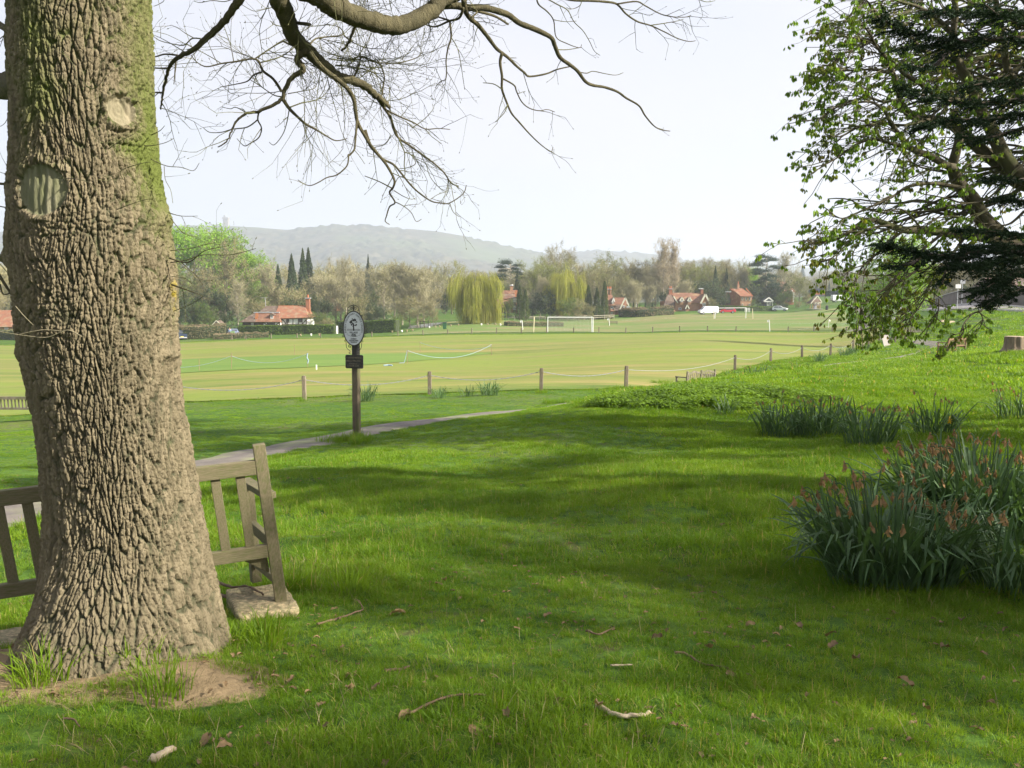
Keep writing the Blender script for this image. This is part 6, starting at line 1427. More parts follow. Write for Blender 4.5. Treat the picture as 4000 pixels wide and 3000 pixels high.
# --- two orange gables far off on the rise
h = House('twin_gabled_house', 'distant orange brick house with two dark gables on the rise', 3196, 335, base=1165)
for x0, x1, xm in ((3172, 3196, 3184), (3197, 3226, 3210)):
    h.hull('gable_wall', [(xm, 1128, -.1), (x0, 1147, -.1), (x1, 1147, -.1), (x0, 1163, -.1), (x1, 1163, -.1), (xm, 1128, 5), (x0, 1147, 5), (x1, 1147, 5), (x0, 1163, 5), (x1, 1163, 5)], M_brick_l if 0 else mat('bright_brick', (.46, .14, .075), (.40, .12, .07), 2, .85))
    h.hull('roof', [(xm - 8, 1126, 4), (xm, 1126.5, -.3), (x0 - 3, 1147, 4), (x0 - 1, 1147, 0), (xm, 1126.5, 4)], M_slate); h.hull('roof', [(xm, 1126.5, -.3), (x1 + 1, 1147, 0), (xm, 1126.5, 5), (x1 + 1, 1147, 5), (x1 + 1, 1149, 0)], M_slate)
    h.window(xm - 3, xm + 4, 1141, 1147, -.15, 2); h.box('ground_floor', x0, x1, 1150.5, 1165, -1.2, -.2, M_slate)
# --- timber well house
h = House('well_house', 'open timber well house with tiled roof standing on the green', 3190, 232, 'shelter', base=1206)
h.hull('roof', [(3187, 1157, .2), (3201, 1161, 2.4), (3160, 1185, -1.4), (3186, 1157, .2), (3207, 1178, -.6), (3206, 1172, 3.6), (3164, 1185, 3), (3164, 1187, -1.2), (3206, 1180, -.5)], M_tile_dk)
h.beam((3186, 1156), (3161, 1186), .2, -1.5, 'bargeboard', M_cream); h.beam((3187, 1156), (3204, 1181), .2, -1.5, 'bargeboard', M_cream)
for x, y in ((3172, -1), (3178, 2.2), (3196, -1), (3203, -.6), (3205, 2.2)): h.box('post', x - 1.2, x + 1.2, 1180, 1207, y, y + .2, mat('ochre_timber', (.42, .30, .13), (.3, .22, .1), 3))
h.beam((3168, 1183), (3206, 1183), .2, -1, 'tie_beam', M_cream); h.beam((3176, 1189), (3185, 1182), .14, -1, 'brace', M_cream); h.beam((3195, 1189), (3188, 1182), .14, -1, 'brace', M_cream)
h.box('well', 3182, 3192, 1195, 1206, 0, 1, M_lead); MB().tube([h.p(3182, 1188, .3), h.p(3182, 1182, .3)], .45, 10).build('well_wheel', M_white2, h.o); h.box('plinth', 3168, 3208, 1206, 1207.5, -1.6, 3, M_kerb)
# --- brown shed and orange roof in the woods
h = House('garden_shed', 'little brown gabled shed above the bramble bank', 842, 176, base=1290)
h.hull('roof', [(842, 1253, 0), (824, 1271, 0), (862, 1272, 0), (842, 1253, 3), (824, 1271, 3), (862, 1272, 3)], M_tile_dk); h.box('wall', 828, 858, 1272, 1290, .2, 2.8, M_timber); h.beam((842, 1252), (824, 1271), .15, -.1, 'bargeboard', M_cream); h.beam((842, 1252), (862, 1272), .15, -.1, 'bargeboard', M_cream)
h = House('wood_house', 'orange hipped roof and white windows glimpsed in the wood above the hedge', 1300, 225, base=1215)
h.hull('roof', [(1304, 1152, 2), (1308, 1153, 3), (1280, 1182, -1), (1320, 1182, -1), (1280, 1182, 5), (1320, 1182, 5)], M_tile_or); h.box('wall', 1284, 1318, 1182, 1215, -.5, 4, M_brick)
for x in (1293, 1300, 1307, 1314): h.box('window', x - 2, x + 2, 1186, 1196, -.6, -.45, M_white2)
# --- houses and wall across the road on the right
h = House('roadside_house', 'brick house with white window frames behind the roadside wall', 3960, 135, base=1200)
h.box('wall', 3880, 4200, 1130, 1200, 0, 6, M_brick); h.hull('roof', [(3880, 1085, 3), (4200, 1085, 3), (3870, 1132, -.5), (4210, 1132, -.5), (3870, 1132, 7), (4210, 1132, 7)], M_tile_dk)
for x in (3948, 3962, 3987, 4030): h.window(x - 4, x + 4, 1156, 1186, -.05, 1)
# --- garden and road walls, fences, hedges
def wall_line(name, label, cat, pts, th, h0, m, coping=None):
    base = Vector(pts[0]); t = thing(name, label, cat, (base.x, base.y, lz(base.x, base.y)))
    ce = resample(smooth_line(pts, 8), 40); V = []
    for i, p in enumerate(ce):
        d = (ce[min(i+1, 39)] - ce[max(i-1, 0)]); d.z = 0; d.normalize(); s_ = Vector((d.y, -d.x, 0)) * th / 2; z = lz(p.x, p.y)
        for o_, zz in ((-1, -.3), (-1, h0), (1, h0), (1, -.3)): q = p + s_ * o_; V.append((q.x - base.x, q.y - base.y, z + zz - lz(base.x, base.y)))
    ix = np.arange(160).reshape(40, 4); Fq = [(ix[0, 0], ix[0, 1], ix[0, 2], ix[0, 3]), (ix[-1, 3], ix[-1, 2], ix[-1, 1], ix[-1, 0])]
    Fq = np.concatenate([np.array(Fq)] + [np.stack([ix[:-1, k], ix[1:, k], ix[1:, k+1], ix[:-1, k+1]], 1) for k in range(3)])
    link('wall', npmesh('wall', V, Fq, m), t)
    if coping:
        mb = MB()
        for a, b in zip(ce, ce[1:]): mb.bar(Vector((a.x - base.x, a.y - base.y, lz(a.x, a.y) - lz(base.x, base.y) + h0 + .05)), Vector((b.x - base.x, b.y - base.y, lz(b.x, b.y) - lz(base.x, base.y) + h0 + .05)), th + .12, .1)
        mb.build('coping', coping, t)
    return t
M_wall = mat('roadside_wall_brick', (.10, .082, .072), (.14, .115, .10), 1.2, .9, .5, 12)
wall_line('roadside_wall', 'long dark brick wall along the far side of the road', 'wall', [GD(3600, 150), GD(3720, 128), GD(3900, 106), GD(4250, 92), GD(4900, 80)], .3, 2.0, M_wall, M_kerb)
wall_line('white_gate_pier', 'low white gate pier at the right end of the cottage hedge', 'pier', [GD(1309, 172), GD(1316, 172.2)], .4, 1.5, M_white2)
M_hedge = mat('clipped_hedge_leaf', (.095, .155, .025), (.14, .21, .035), 1.2, .7, trans=.25, c3=(.05, .07, .022), s3=.6, coord='World')
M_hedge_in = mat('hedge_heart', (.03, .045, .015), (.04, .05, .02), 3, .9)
def hedge(label, pts, th, h0, m=M_hedge, name='hedge', n=16000, sz=.16, ragged=.1):
    base = Vector(pts[0]); bz = lz(base.x, base.y); t = thing(name, label, 'hedge', (base.x, base.y, bz)); ce = resample(smooth_line(pts, 8), 40)
    V = []
    for i, p in enumerate(ce):
        d = (ce[min(i+1, 39)] - ce[max(i-1, 0)]); d.z = 0; d.normalize(); s_ = Vector((d.y, -d.x, 0)) * (th / 2 - .05); z = lz(p.x, p.y)
        for o_, zz in ((-1, -.2), (-1, h0 - .08), (1, h0 - .08), (1, -.2)): q = p + s_ * o_; V.append((q.x - base.x, q.y - base.y, z + zz - bz))
    ix = np.arange(160).reshape(40, 4); Fq = np.concatenate([np.array([(ix[0, 0], ix[0, 1], ix[0, 2], ix[0, 3]), (ix[-1, 3], ix[-1, 2], ix[-1, 1], ix[-1, 0])])] + [np.stack([ix[:-1, k], ix[1:, k], ix[1:, k+1], ix[:-1, k+1]], 1) for k in range(3)])
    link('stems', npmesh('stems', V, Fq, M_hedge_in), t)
    ca = np.array([tuple(p) for p in ce]); dd = np.gradient(ca, axis=0); dd[:, 2] = 0; dd /= np.linalg.norm(dd, axis=1)[:, None]
    u = rng.uniform(0, 38.99, n); k = u.astype(int); f = (u - k)[:, None]; c0_ = ca[k] * (1 - f) + ca[k + 1] * f; s_ = np.stack([dd[k, 1], -dd[k, 0], 0 * k], 1)
    face = rng.random(n); ends = rng.choice([-1, 1], n); top = face > .55
    off = np.where(top, rng.uniform(-1, 1, n) * th / 2, ends * th / 2 * rng.uniform(.85, 1.08, n)); zz = np.where(top, h0 * rng.uniform(.94, 1.02, n), rng.uniform(0, 1, n) * h0)
    Pp = c0_ + s_ * off[:, None]; Pp[:, 2] = land(Pp[:, 0], Pp[:, 1]) + zz + (fbm(Pp[:, 0] * .4, Pp[:, 1] * .4, s=50) - .5) * ragged * 2 * (zz > h0 * .6); Pp -= np.array([base.x, base.y, bz])
    link('foliage', leaf_quads(Pp, sz, m), t); return t
def leaf_quads(Pc, size, m, name='foliage', flat=0.0, tri=False):
    n = len(Pc); nr = rng.normal(size=(n, 3)); nr[:, 2] += flat; nr /= np.linalg.norm(nr, axis=1)[:, None]; a = np.cross(nr, rng.normal(size=(n, 3))); a /= np.linalg.norm(a, axis=1)[:, None]; b = np.cross(nr, a)
    s_ = (size * rng.uniform(.6, 1.4, n))[:, None] if np.isscalar(size) else size[:, None] * rng.uniform(.7, 1.3, n)[:, None]
    if tri:
        V = np.stack([Pc - a * s_ * .6, Pc + b * s_ * .5, Pc + a * s_ * .6], 1).reshape(-1, 3); return npmesh(name, V, np.arange(3 * n).reshape(n, 3), m)
    V = np.stack([Pc - a * s_ * .6, Pc - b * s_ * .4, Pc + a * s_ * .6, Pc + b * s_ * .4], 1).reshape(-1, 3); return npmesh(name, V, np.arange(4 * n).reshape(n, 4), m)
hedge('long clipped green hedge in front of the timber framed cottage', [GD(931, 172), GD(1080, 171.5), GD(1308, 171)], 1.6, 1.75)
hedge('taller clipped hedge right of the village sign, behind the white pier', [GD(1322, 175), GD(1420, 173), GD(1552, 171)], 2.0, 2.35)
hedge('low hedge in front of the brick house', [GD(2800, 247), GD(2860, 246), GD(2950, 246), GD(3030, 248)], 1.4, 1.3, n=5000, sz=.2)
hedge('dark far hedge beyond the well house', [GD(3225, 330), GD(3320, 325), GD(3420, 320)], 2, 1.9, mat('dark_hedge_leaf', (.035, .05, .02), (.05, .065, .025), 1, .8), n=5000, sz=.25)
M_bram = mat('bramble_stems', (.25, .19, .115), (.19, .155, .085), .8, .9, c3=(.12, .15, .05), s3=.5, coord='World')
hedge('brown bramble bank left of the cottage drive', [GD(690, 160), GD(790, 160), GD(878, 161)], 5, 2.2, M_bram, 'bramble_bank', 9000, .13, .8)
hedge('low brown bramble strip in front of the long hedge', [GD(830, 152), GD(930, 153), GD(1040, 155)], 3, .8, M_bram, 'bramble_bank', 6000, .11, .8)
hedge('brown bramble and shrub strip before the centre cottages', [GD(2430, 233), GD(2520, 230), GD(2620, 232)], 4, 1.8, M_bram, 'bramble_bank', 7000, .2, .9)
hedge('scrubby garden edge under the cypresses', [GD(2170, 222), GD(2280, 222), GD(2380, 226)], 3, 1.0, M_bram, 'bramble_bank', 5000, .2, .6)
hedge('reddish brown reed bed on the pond bank', [GD(1975, 178), GD(2060, 179), GD(2180, 183)], 4, .8, M_bram, 'reed_bed', 6000, .12, .5)
hedge('low shrubs beside the red house on the far left', [GD(-60, 168), GD(30, 166), GD(92, 164)], 3, 1.8, mat('shrub_mix', (.13, .14, .055), (.18, .155, .08), .8, .9), 'shrub_border', 6000, .14, .8)
def paling(label, pts, n, h0, m=M_cream):
    base = Vector(pts[0]); bz = lz(base.x, base.y); t = thing('fence', label, 'fence', (base.x, base.y, bz)); ce = resample(smooth_line(pts, 6), n); pv = None
    for p in ce:
        z = lz(p.x, p.y) - bz; q = Vector((p.x - base.x, p.y - base.y, z)); MB().box((q.x, q.y, z + h0 / 2), (.12, .12, h0 + .1)).build('post', m, t)
        if pv:
            for f in (.55, .9): MB().bar(pv + Vector((0, 0, h0 * f)), q + Vector((0, 0, h0 * f)), .05, .10).build('rail', m, t)
        pv = q
M_fencew = mat('pale_fence_wood', (.42, .38, .30), (.33, .30, .24), 2, .85)
paling('post and rail fence on the green right of the pond', [GD(2150, 215), GD(2270, 217), GD(2400, 222)], 7, 1.2, M_fencew)
paling('post and rail fence beyond the pond, left of the red cottage', [GD(1960, 214), GD(2050, 214), GD(2130, 216)], 8, 1.0, M_fencew)
paling('small white gate fence in front of the brick house', [GD(2912, 240), GD(2930, 240)], 4, 1.1, M_white2)
paling('wooden rail by the wood edge near the tall hedge', [GD(1640, 190), GD(1672, 189)], 3, 1.1, M_timber)
h = House('close_board_fence', 'brown close boarded fence beside the parked car', 875, 166, 'fence', base=1310)
for k in range(8): h.box('board', 862 + k * 2.3, 864.2 + k * 2.3, 1276, 1310, k % 2 * .03, k % 2 * .03 + .05, M_timber)
# stones along the green
for i, (px, D) in enumerate(((1170, 158), (1212, 160), (1243, 160), (1530, 166), (1568, 166), (1588, 165), (1610, 167), (1676, 176), (1700, 176), (1716, 176), (1880, 178), (1905, 179), (1935, 180), (1955, 178), (1790, 178), (1760, 177))):
    q = GD(px, D); o = rough_block('verge_stone', (q.x, q.y, lz(q.x, q.y) + .2), .26, .26, .4, M_white2 if i % 3 == 1 else M_conc, i, .05, 3); tag(o, f'pale little stone on the far verge, {ORD[i]} from the left' if i < 16 else '', 'stone', 'pale stones set along the verge of the pond and hedge')

# --- vehicles
def car_mesh_profile(mb, prof, halfw, taper=.82, zroof=.9):
    """side profile (x, z) swept across the width, narrowed above the waist"""
    n = len(prof); b0 = len(mb.v); secs = [(-1, .93), (-.93, 1), (.93, 1), (1, .93)]
    for sx_, k in ((-halfw, .965), (-halfw * .93, 1), (halfw * .93, 1), (halfw, .965)):
        for x, z in prof:
            t = max(0, min(1, (z - zroof) / .6)); mb.v.append((x * k, sx_ * (1 - (1 - taper) * t), z))
    for s_ in range(3):
        for i in range(n):
            a = b0 + s_ * n + i; b_ = b0 + s_ * n + (i + 1) % n; mb.f.append((a, b_, b_ + n, a + n)); mb.m.append(0)
    mb.f.append(tuple(b0 + i for i in reversed(range(n)))); mb.m.append(0); mb.f.append(tuple(b0 + 3 * n + i for i in range(n))); mb.m.append(0)
def vehicle(name, label, cat, loc, rz, colour, kind='car', group=None):
    t = thing(name, label, cat, tuple(loc), rz, group); pm = mat('paint_' + colour[0], colour[1], tuple(v * .92 for v in colour[1]), 1, .25, spec=.6)
    P_ = {'car': ([(-2.0, .35), (-2.05, .75), (-1.95, .95), (-1.55, 1.38), (-.9, 1.46), (.2, 1.44), (.85, 1.02), (1.75, .86), (2.0, .62), (2.0, .32)], .86, 1.0),
          'van': ([(-2.4, .4), (-2.42, 1.2), (-2.38, 1.95), (-2.2, 2.05), (.9, 2.05), (1.25, 1.9), (1.85, 1.22), (2.35, 1.05), (2.45, .8), (2.45, .38)], .95, 1.2),
          'pickup': ([(-2.5, .5), (-2.52, 1.05), (-.75, 1.08), (-.65, 1.72), (.55, 1.74), (1.15, 1.15), (2.3, 1.02), (2.45, .8), (2.45, .45)], .9, 1.1)}[kind]
    mb = MB(); car_mesh_profile(mb, P_[0], P_[1], zroof=P_[2]); b_ = mb.build('body', pm, t); bev(b_, .06, 3)
    wb = {'car': 1.25, 'van': 1.55, 'pickup': 1.6}[kind]; wr = .32 if kind != 'pickup' else .38
    for sx in (-wb, wb):
        for sy in (-1, 1):
            w_ = MB().tube([(sx, sy * (P_[1] - .18), wr), (sx, sy * (P_[1] + .01), wr)], wr, 16).build('wheel', M_blk, t); MB().tube([(sx, sy * (P_[1] + .005), wr), (sx, sy * (P_[1] + .03), wr)], wr * .58, 12).build('rim', M_lead, w_)
    zr, h0 = {'car': (.98, .36), 'van': (1.30, .50), 'pickup': (1.15, .45)}[kind]
    for sy in (-1, 1):
        y = sy * (P_[1] * .91)
        def glass(x0, x1, xt0, xt1, z0, z1):
            y0, y1 = sy * (P_[1] * (1 - .18 * max(0, min(1, (z0 - P_[2]) / .6))) + .012), sy * (P_[1] * (1 - .18 * max(0, min(1, (z1 - P_[2]) / .6))) + .012)
            mb = MB(); mb.quad((x0, y0, z0), (x1, y0, z0), (xt1, y1, z1), (xt0, y1, z1)); mb.build('window', M_glass, t)
        if kind == 'car': glass(-1.6, -.35, -1.35, -.35, .98, 1.33); glass(-.28, .72, -.28, .3, .98, 1.33)
        elif kind == 'van': glass(.35, 1.6, .35, 1.12, 1.30, 1.80)
        else: glass(-.55, .95, -.5, .5, 1.15, 1.6)
        xh = {'car': 1.93, 'van': 2.38, 'pickup': 2.38}[kind]; MB().box((xh, sy * P_[1] * .72, .72 if kind == 'car' else .88), (.14, .26, .16)).build('headlight', M_white2, t); MB().box((-xh - .08, sy * P_[1] * .78, .9), (.08, .16, .26)).build('tail_light', M_pot, t)
    if kind == 'car': ws = ((.36, 1.38, .80, 1.06), (-1.50, 1.36, -1.86, 1.05))
    elif kind == 'van': ws = ((1.36, 1.80, 1.80, 1.30),)
    else: ws = ((.68, 1.62, 1.12, 1.20), (-.72, 1.62, -.76, 1.15))
    for xa, za, xb, zb_ in ws:
        s_ = .035 if xb > xa else -.035; mb = MB(); mb.quad((xb + s_, -P_[1] * .8, zb_ + .02), (xb + s_, P_[1] * .8, zb_ + .02), (xa + s_, P_[1] * .72, za + .02), (xa + s_, -P_[1] * .72, za + .02)); mb.build('windscreen', M_glass, t)
    for e in (-1, 1): MB().box((e * {'car': 2.0, 'van': 2.43, 'pickup': 2.48}[kind], 0, .45), (.12, P_[1] * 1.8, .18)).build('bumper', M_blk if kind != 'pickup' else M_lead, t)
    MB().box(({'car': -2.08, 'van': -2.46, 'pickup': -2.58}[kind], 0, .62), (.02, .52, .12)).build('number_plate', mat('number_plate', (.75, .6, .1), (.7, .55, .1), 1), t)
    return t
def vq(px, D): q = GD(px, D); q.z = lz(q.x, q.y); return q
vehicle('parked_van', 'white van parked in front of the long gabled cottage', 'van', vq(2768, 226), R(188), ('white', (.80, .81, .83)), 'van')
vehicle('parked_car', 'red car parked between the white van and the brick house', 'car', vq(2843, 232), R(175), ('red', (.55, .03, .05)), 'car')
vehicle('parked_car', 'small white car parked right of the white pavilion', 'car', vq(3049, 246), R(-25), ('white', (.80, .81, .83)), 'car')
vehicle('parked_van', 'white van driving on the green right of the well house', 'van', vq(3281, 262), R(2), ('white', (.80, .81, .83)), 'van')
vehicle('pickup_truck', 'dark blue pickup truck parked immediately right of the oak trunk', 'pickup truck', vq(697, 158), R(118), ('navy', (.03, .045, .09)), 'pickup')
vehicle('parked_car', 'blue silver car parked in the drive beside the cottage hedge', 'car', vq(905, 163), R(-62), ('bluegrey', (.20, .24, .36)), 'car')
vehicle('parked_car', 'grey car half hidden inside the far well house', 'car', vq(3190, 240), R(80), ('grey', (.2, .21, .23)), 'car')
# man by the car, carrying a green board
q = vq(893, 159); MAN = thing('person', 'person in a pale blue top and dark trousers standing by the parked blue car', 'person', tuple(q), R(10))
def skin_fig(name, verts, edges, rad, m, par):
    me = bpy.data.meshes.new(name); me.from_pydata(verts, edges, []); me.materials.append(m); o = link(name, me, par); sk = o.modifiers.new('skin', 'SKIN'); sk.use_smooth_shade = True
    for i, r_ in enumerate(rad): me.skin_vertices[0].data[i].radius = (r_, r_)
    me.skin_vertices[0].data[0].use_root = True; o.modifiers.new('sub', 'SUBSURF').levels = 1; return o
M_skin = mat('skin', (.50, .30, .21), (.45, .27, .19), 5); M_shirt = mat('blue_shirt', (.25, .34, .52), (.2, .28, .45), 5); M_trs = mat('dark_trousers', (.05, .055, .08), (.07, .07, .09), 5)
skin_fig('body', [(0, 0, .95), (0, 0, 1.2), (0, -.02, 1.45), (0, -.01, 1.56), (0, -.02, 1.66), (0, -.02, 1.76), (.20, 0, 1.42), (.25, .02, 1.15), (.23, -.08, .92), (-.20, 0, 1.42), (-.25, .02, 1.15), (-.24, -.08, .92), (.10, 0, .90), (.11, -.02, .50), (.11, .02, .08), (.12, -.10, .04), (-.10, 0, .90), (-.11, 0, .50), (-.12, .03, .08), (-.12, -.09, .04)], [(0, 1), (1, 2), (2, 3), (3, 4), (4, 5), (2, 6), (6, 7), (7, 8), (2, 9), (9, 10), (10, 11), (0, 12), (12, 13), (13, 14), (14, 15), (0, 16), (16, 17), (17, 18), (18, 19)], [.13, .14, .14, .055, .09, .075, .06, .045, .035, .06, .045, .035, .085, .06, .045, .04, .085, .06, .045, .04], M_skin, MAN)
skin_fig('shirt', [(0, 0, .96), (0, 0, 1.2), (0, -.02, 1.44), (.20, 0, 1.42), (.25, .02, 1.15), (.235, -.06, .98), (-.20, 0, 1.42), (-.25, .02, 1.15), (-.24, -.06, .98)], [(0, 1), (1, 2), (2, 3), (3, 4), (4, 5), (2, 6), (6, 7), (7, 8)], [.16, .165, .16, .085, .07, .055, .085, .07, .055], M_shirt, MAN)
skin_fig('trousers', [(0, 0, .98), (.10, 0, .90), (.11, -.02, .50), (.11, .02, .10), (-.10, 0, .90), (-.11, 0, .50), (-.12, .03, .10)], [(0, 1), (1, 2), (2, 3), (0, 4), (4, 5), (5, 6)], [.145, .105, .08, .06, .105, .08, .06], M_trs, MAN)
q = vq(904, 158.5); o = MB().box((0, 0, .6), (.75, .08, 1.1)).build('green_board', mat('green_board', (.22, .36, .16), (.28, .4, .2), 4), None, loc=tuple(q)); tag(o, 'small green notice board standing beside the person at the car', 'board')

# --- goals, flags, bins, rope barriers, poles
M_goal = mat('white_goal_paint', (.80, .80, .78), (.72, .72, .70), 4, .5)
def goal(label, a, b, hgt, depth, net):
    a, b = Vector(a), Vector(b); a.z = lz(a.x, a.y); b.z = lz(b.x, b.y); t = thing('football_goal', label, 'goal', tuple(a)); ub = b - a; d = Vector((-ub.y, ub.x, 0)).normalized() * depth; up = Vector((0, 0, hgt))
    MB().tube([Vector((0, 0, -.1)), up], .06, 8).build('post', M_goal, t); MB().tube([ub - Vector((0, 0, .1)), ub + up], .06, 8).build('post', M_goal, t); MB().tube([up, ub + up], .06, 8).build('crossbar', M_goal, t)
    if net:
        for o_ in (Vector(), ub): MB().tube([o_ + up, o_ + d * .55 + up * .93, o_ + d], .025, 6).build('stay', M_goal, t)
        mb = MB(); nx_, nz2 = 34, 12
        def grid(p00, p10, p01, p11, nu, nv):
            f = lambda u, v: p00.lerp(p10, u).lerp(p01.lerp(p11, u), v)
            for i in range(nu + 1): mb.tube([f(i / nu, 0), f(i / nu, 1)], .010, 3, cap=False)
            for j in range(nv + 1): mb.tube([f(0, j / nv), f(1, j / nv)], .010, 3, cap=False)
        tb = d * .55 + up * .93
        grid(d, ub + d, tb, ub + tb, nx_, nz2); grid(tb, ub + tb, up, ub + up, nx_, 4); grid(Vector(), d, up, tb, 8, 10); grid(ub, ub + d, ub + up, ub + tb, 8, 10)
        tag(mb.build('net', mat('white_net', (.7, .7, .68), (.6, .6, .58), 4), t), kind='stuff')
        MB().tube([d, ub + d], .02, 5).build('ground_bar', M_goal, t)
    else:
        for o_ in (Vector(), ub): MB().tube([o_ + up * .98, o_ + d * .4], .03, 6).build('stay', M_goal, t)
    return t
goal('nearer white football goal with a full net', GD(2140, 146.5), GD(2318, 146.5), 2.44, 1.6, True)
goal('farther white football goal without a net, in front of the red car', GD(2795, 205), GD(2916, 206), 2.44, 1.0, False)
def pole(label, px, D, hgt, r_, lean, m, name='touchline_pole', cat='pole', flag=None, fm=None):
    q = vq(px, D); t = thing(name, label, cat, tuple(q)); e = Vector((lean * hgt, 0, hgt)); MB().tube([Vector((0, 0, -.2)), e], r_, 8).build('pole', m, t)
    if flag:
        mb = MB(); p = e; mb.quad(tuple(p), tuple(p + Vector((flag, .05, -.05))), tuple(p + Vector((flag * .9, -.04, -.38))), tuple(p + Vector((0, 0, -.36)))); mb.quad(tuple(p + Vector((0, .02, 0))), tuple(p + Vector((0, .02, -.36))), tuple(p + Vector((flag * .9, -.02, -.38))), tuple(p + Vector((flag, .07, -.05)))); mb.build('flag', fm or M_goal, t)
    return t
M_ypole = mat('yellowish_pole', (.62, .56, .36), (.55, .50, .34), 3, .7)
pole('leaning yellowish pole left of the nearer goal', 2084, 146, 2.5, .09, .05, M_ypole); pole('white post standing against the right end of the nearer goal', 2313, 146.8, 2.55, .07, -.02, M_goal)
pole('leaning pale pole right of the farther goal', 2943, 203, 2.4, .09, -.06, M_ypole); pole('pale pole left of the farther goal', 2789, 204, 2.5, .07, .03, M_ypole)
pole('white corner flag left of the nearer goal', 2043, 158, 1.7, .06, -.10, M_goal, 'corner_flag', 'corner flag', -.35); pole('white corner flag below the clustered chimney cottage', 2383, 190, 1.6, .06, -.12, M_goal, 'corner_flag', 'corner flag', -.35)
pole('leaning white corner post with dark cap right of centre', 3011, 142.5, 1.85, .07, -.08, M_goal, 'corner_flag', 'corner flag', -.3); pole('white flag on a thin pole near the path end', 3240, 160, 1.45, .035, .06, M_goal, 'corner_flag', 'corner flag', .25)
pole('thin white post by the far path', 3360, 182, 1.5, .05, .03, M_goal)
pole('tall white pole between the two centre cottages', 2486, 250, 4.6, .09, -.01, M_goal); 
q = vq(1736, 165); t = thing('wheeled_bin', 'green wheeled bin standing on the verge by the pond', 'bin', tuple(q)); M_bin = mat('green_plastic', (.035, .12, .05), (.03, .10, .045), 3, .5)
MB().box((0, 0, .65), (.58, .6, 1.15), taper=1.18).build('body', M_bin, t); MB().box((0, -.02, 1.27), (.74, .78, .10)).build('lid', mat('dark_lid', (.03, .06, .04), (.03, .05, .04), 3), t); [MB().tube([(x, .3, .12), (x + .06, .3, .12)], .12, 8).build('wheel', M_blk, t) for x in (-.33, .27)]
q = vq(3232, 228); t = thing('litter_bin', 'dark round litter bin right of the well house', 'bin', tuple(q)); MB().tube([(0, 0, 0), (0, 0, .9), (0, 0, 1.0), (0, 0, 1.1)], [.35, .36, .42, .2], 12).build('body', M_blk, t); MB().tube([(0, 0, 1.1), (0, 0, 1.2)], .22, 10).build('lid', M_slate, t)
q = vq(2396, 196); small_bench('park_bench', 'reddish picnic bench below the clustered chimney cottage', q, 0, 1.8)
# picket stakes and blue rope round the cricket square
M_rope = mat('pale_blue_rope', (.26, .36, .47), (.32, .40, .48), 5, .7); M_rust = mat('rusty_stake', (.30, .20, .12), (.22, .15, .10), 5, .8)
stk = [(895, 62.3, 1.45, 0), (1145, 84, 1.3, 0), (1195, 61.8, 1.3, 0), (1588, 66.5, 1.35, 1), (1920, 79.5, 1.3, 0), (1640, 87, 1.3, 0), (768, 62, 1.1, 0), (700, 72, 1.3, 0)]
pos = []
for i, (px, D, hh, _) in enumerate(stk):
    q = vq(px, D); pos.append(q); o = MB().tube([(0, 0, -.1), (rnd(-.05, .05), 0, hh * .78)], .02, 5).build('rope_stake', M_rust, None, loc=tuple(q)); tag(o, 'thin rusty rope stake ' + ['left of the oak\'s right edge', 'behind the roped square, left of the sign', 'with blue rope knotted on it, left of the sign', 'with a hanging rope end, right of the sign', 'at the right end of the long rope', 'far behind the right end of the square', 'nearest the oak trunk', 'far left behind the square'][i], 'stake', 'stakes of the rope barrier')
def rope(label, a, b, sag, za=.95, zb_=.95, r_=.012):
    a = a + Vector((0, 0, za)); b = b + Vector((0, 0, zb_)); pts = [a.lerp(b, t) - Vector((0, 0, sag * 4 * t * (1 - t))) for t in np.linspace(0, 1, 18)]; pts = [Vector((p.x, p.y, max(p.z, lz(p.x, p.y) + .08))) for p in pts]; tag(MB().tube(pts, r_, 4).build('rope', M_rope), label, 'rope', 'blue ropes round the cricket square')
rope('pale blue rope sagging between the sign and the far right stake', pos[3], pos[4], .85, 1.0, 1.0, .014); rope('faint blue rope left of the knotted stake', pos[0], pos[2], .55); rope('faint blue rope running left behind the oak edge', pos[6] + Vector((-4, 0, 0)), pos[0], .55, .6); rope('blue rope end dropping from the stake right of the sign', pos[3] + Vector((-.55, -.3, -.93)), pos[3], .15, 0, 1.0, .02); rope('far blue rope behind the square on the right', pos[5], pos[4] + Vector((0, 0, -.1)), .5, .95, .95, .015)
q = vq(1495, 62.5); tag(MB().tube([q + Vector((0, 0, .07)), q + Vector((.3, .1, .09)), q + Vector((.6, 0, .08))], .05, 5).build('rope_heap', M_rope), 'loose heap of blue rope lying on the watered square', 'rope')
q = vq(1195, 61.7); tag(MB().tube([q + Vector((0, 0, .3)), q + Vector((.06, 0, .5)), q + Vector((-.04, 0, .7)), q + Vector((.02, 0, 1.0))], .045, 5).build('rope_knot', M_rope), 'bundle of white and blue rope tied on the stake left of the sign', 'rope')
q = vq(1230, 58); tag(MB().box((0, 0, .13), (.07, .07, .45)).build('white_peg', M_goal, None, loc=tuple(q)), 'short white peg on the watered square left of the sign', 'peg')
for i, (px, D, hh) in enumerate(((3741, 100, 2.9), (3758, 108, 3.2))):
    q = vq(px, D); t = thing('road_sign', ['nearer', 'farther'][i] + ' grey road sign pole with a pale plate by the road', 'road sign', tuple(q)); MB().tube([(0, 0, -.2), (0, 0, hh)], .045, 8).build('pole', M_lead, t); MB().box((0, -.05, hh - .3), (.6, .03, .45)).build('plate', M_white2 if i == 0 else M_lead, t)
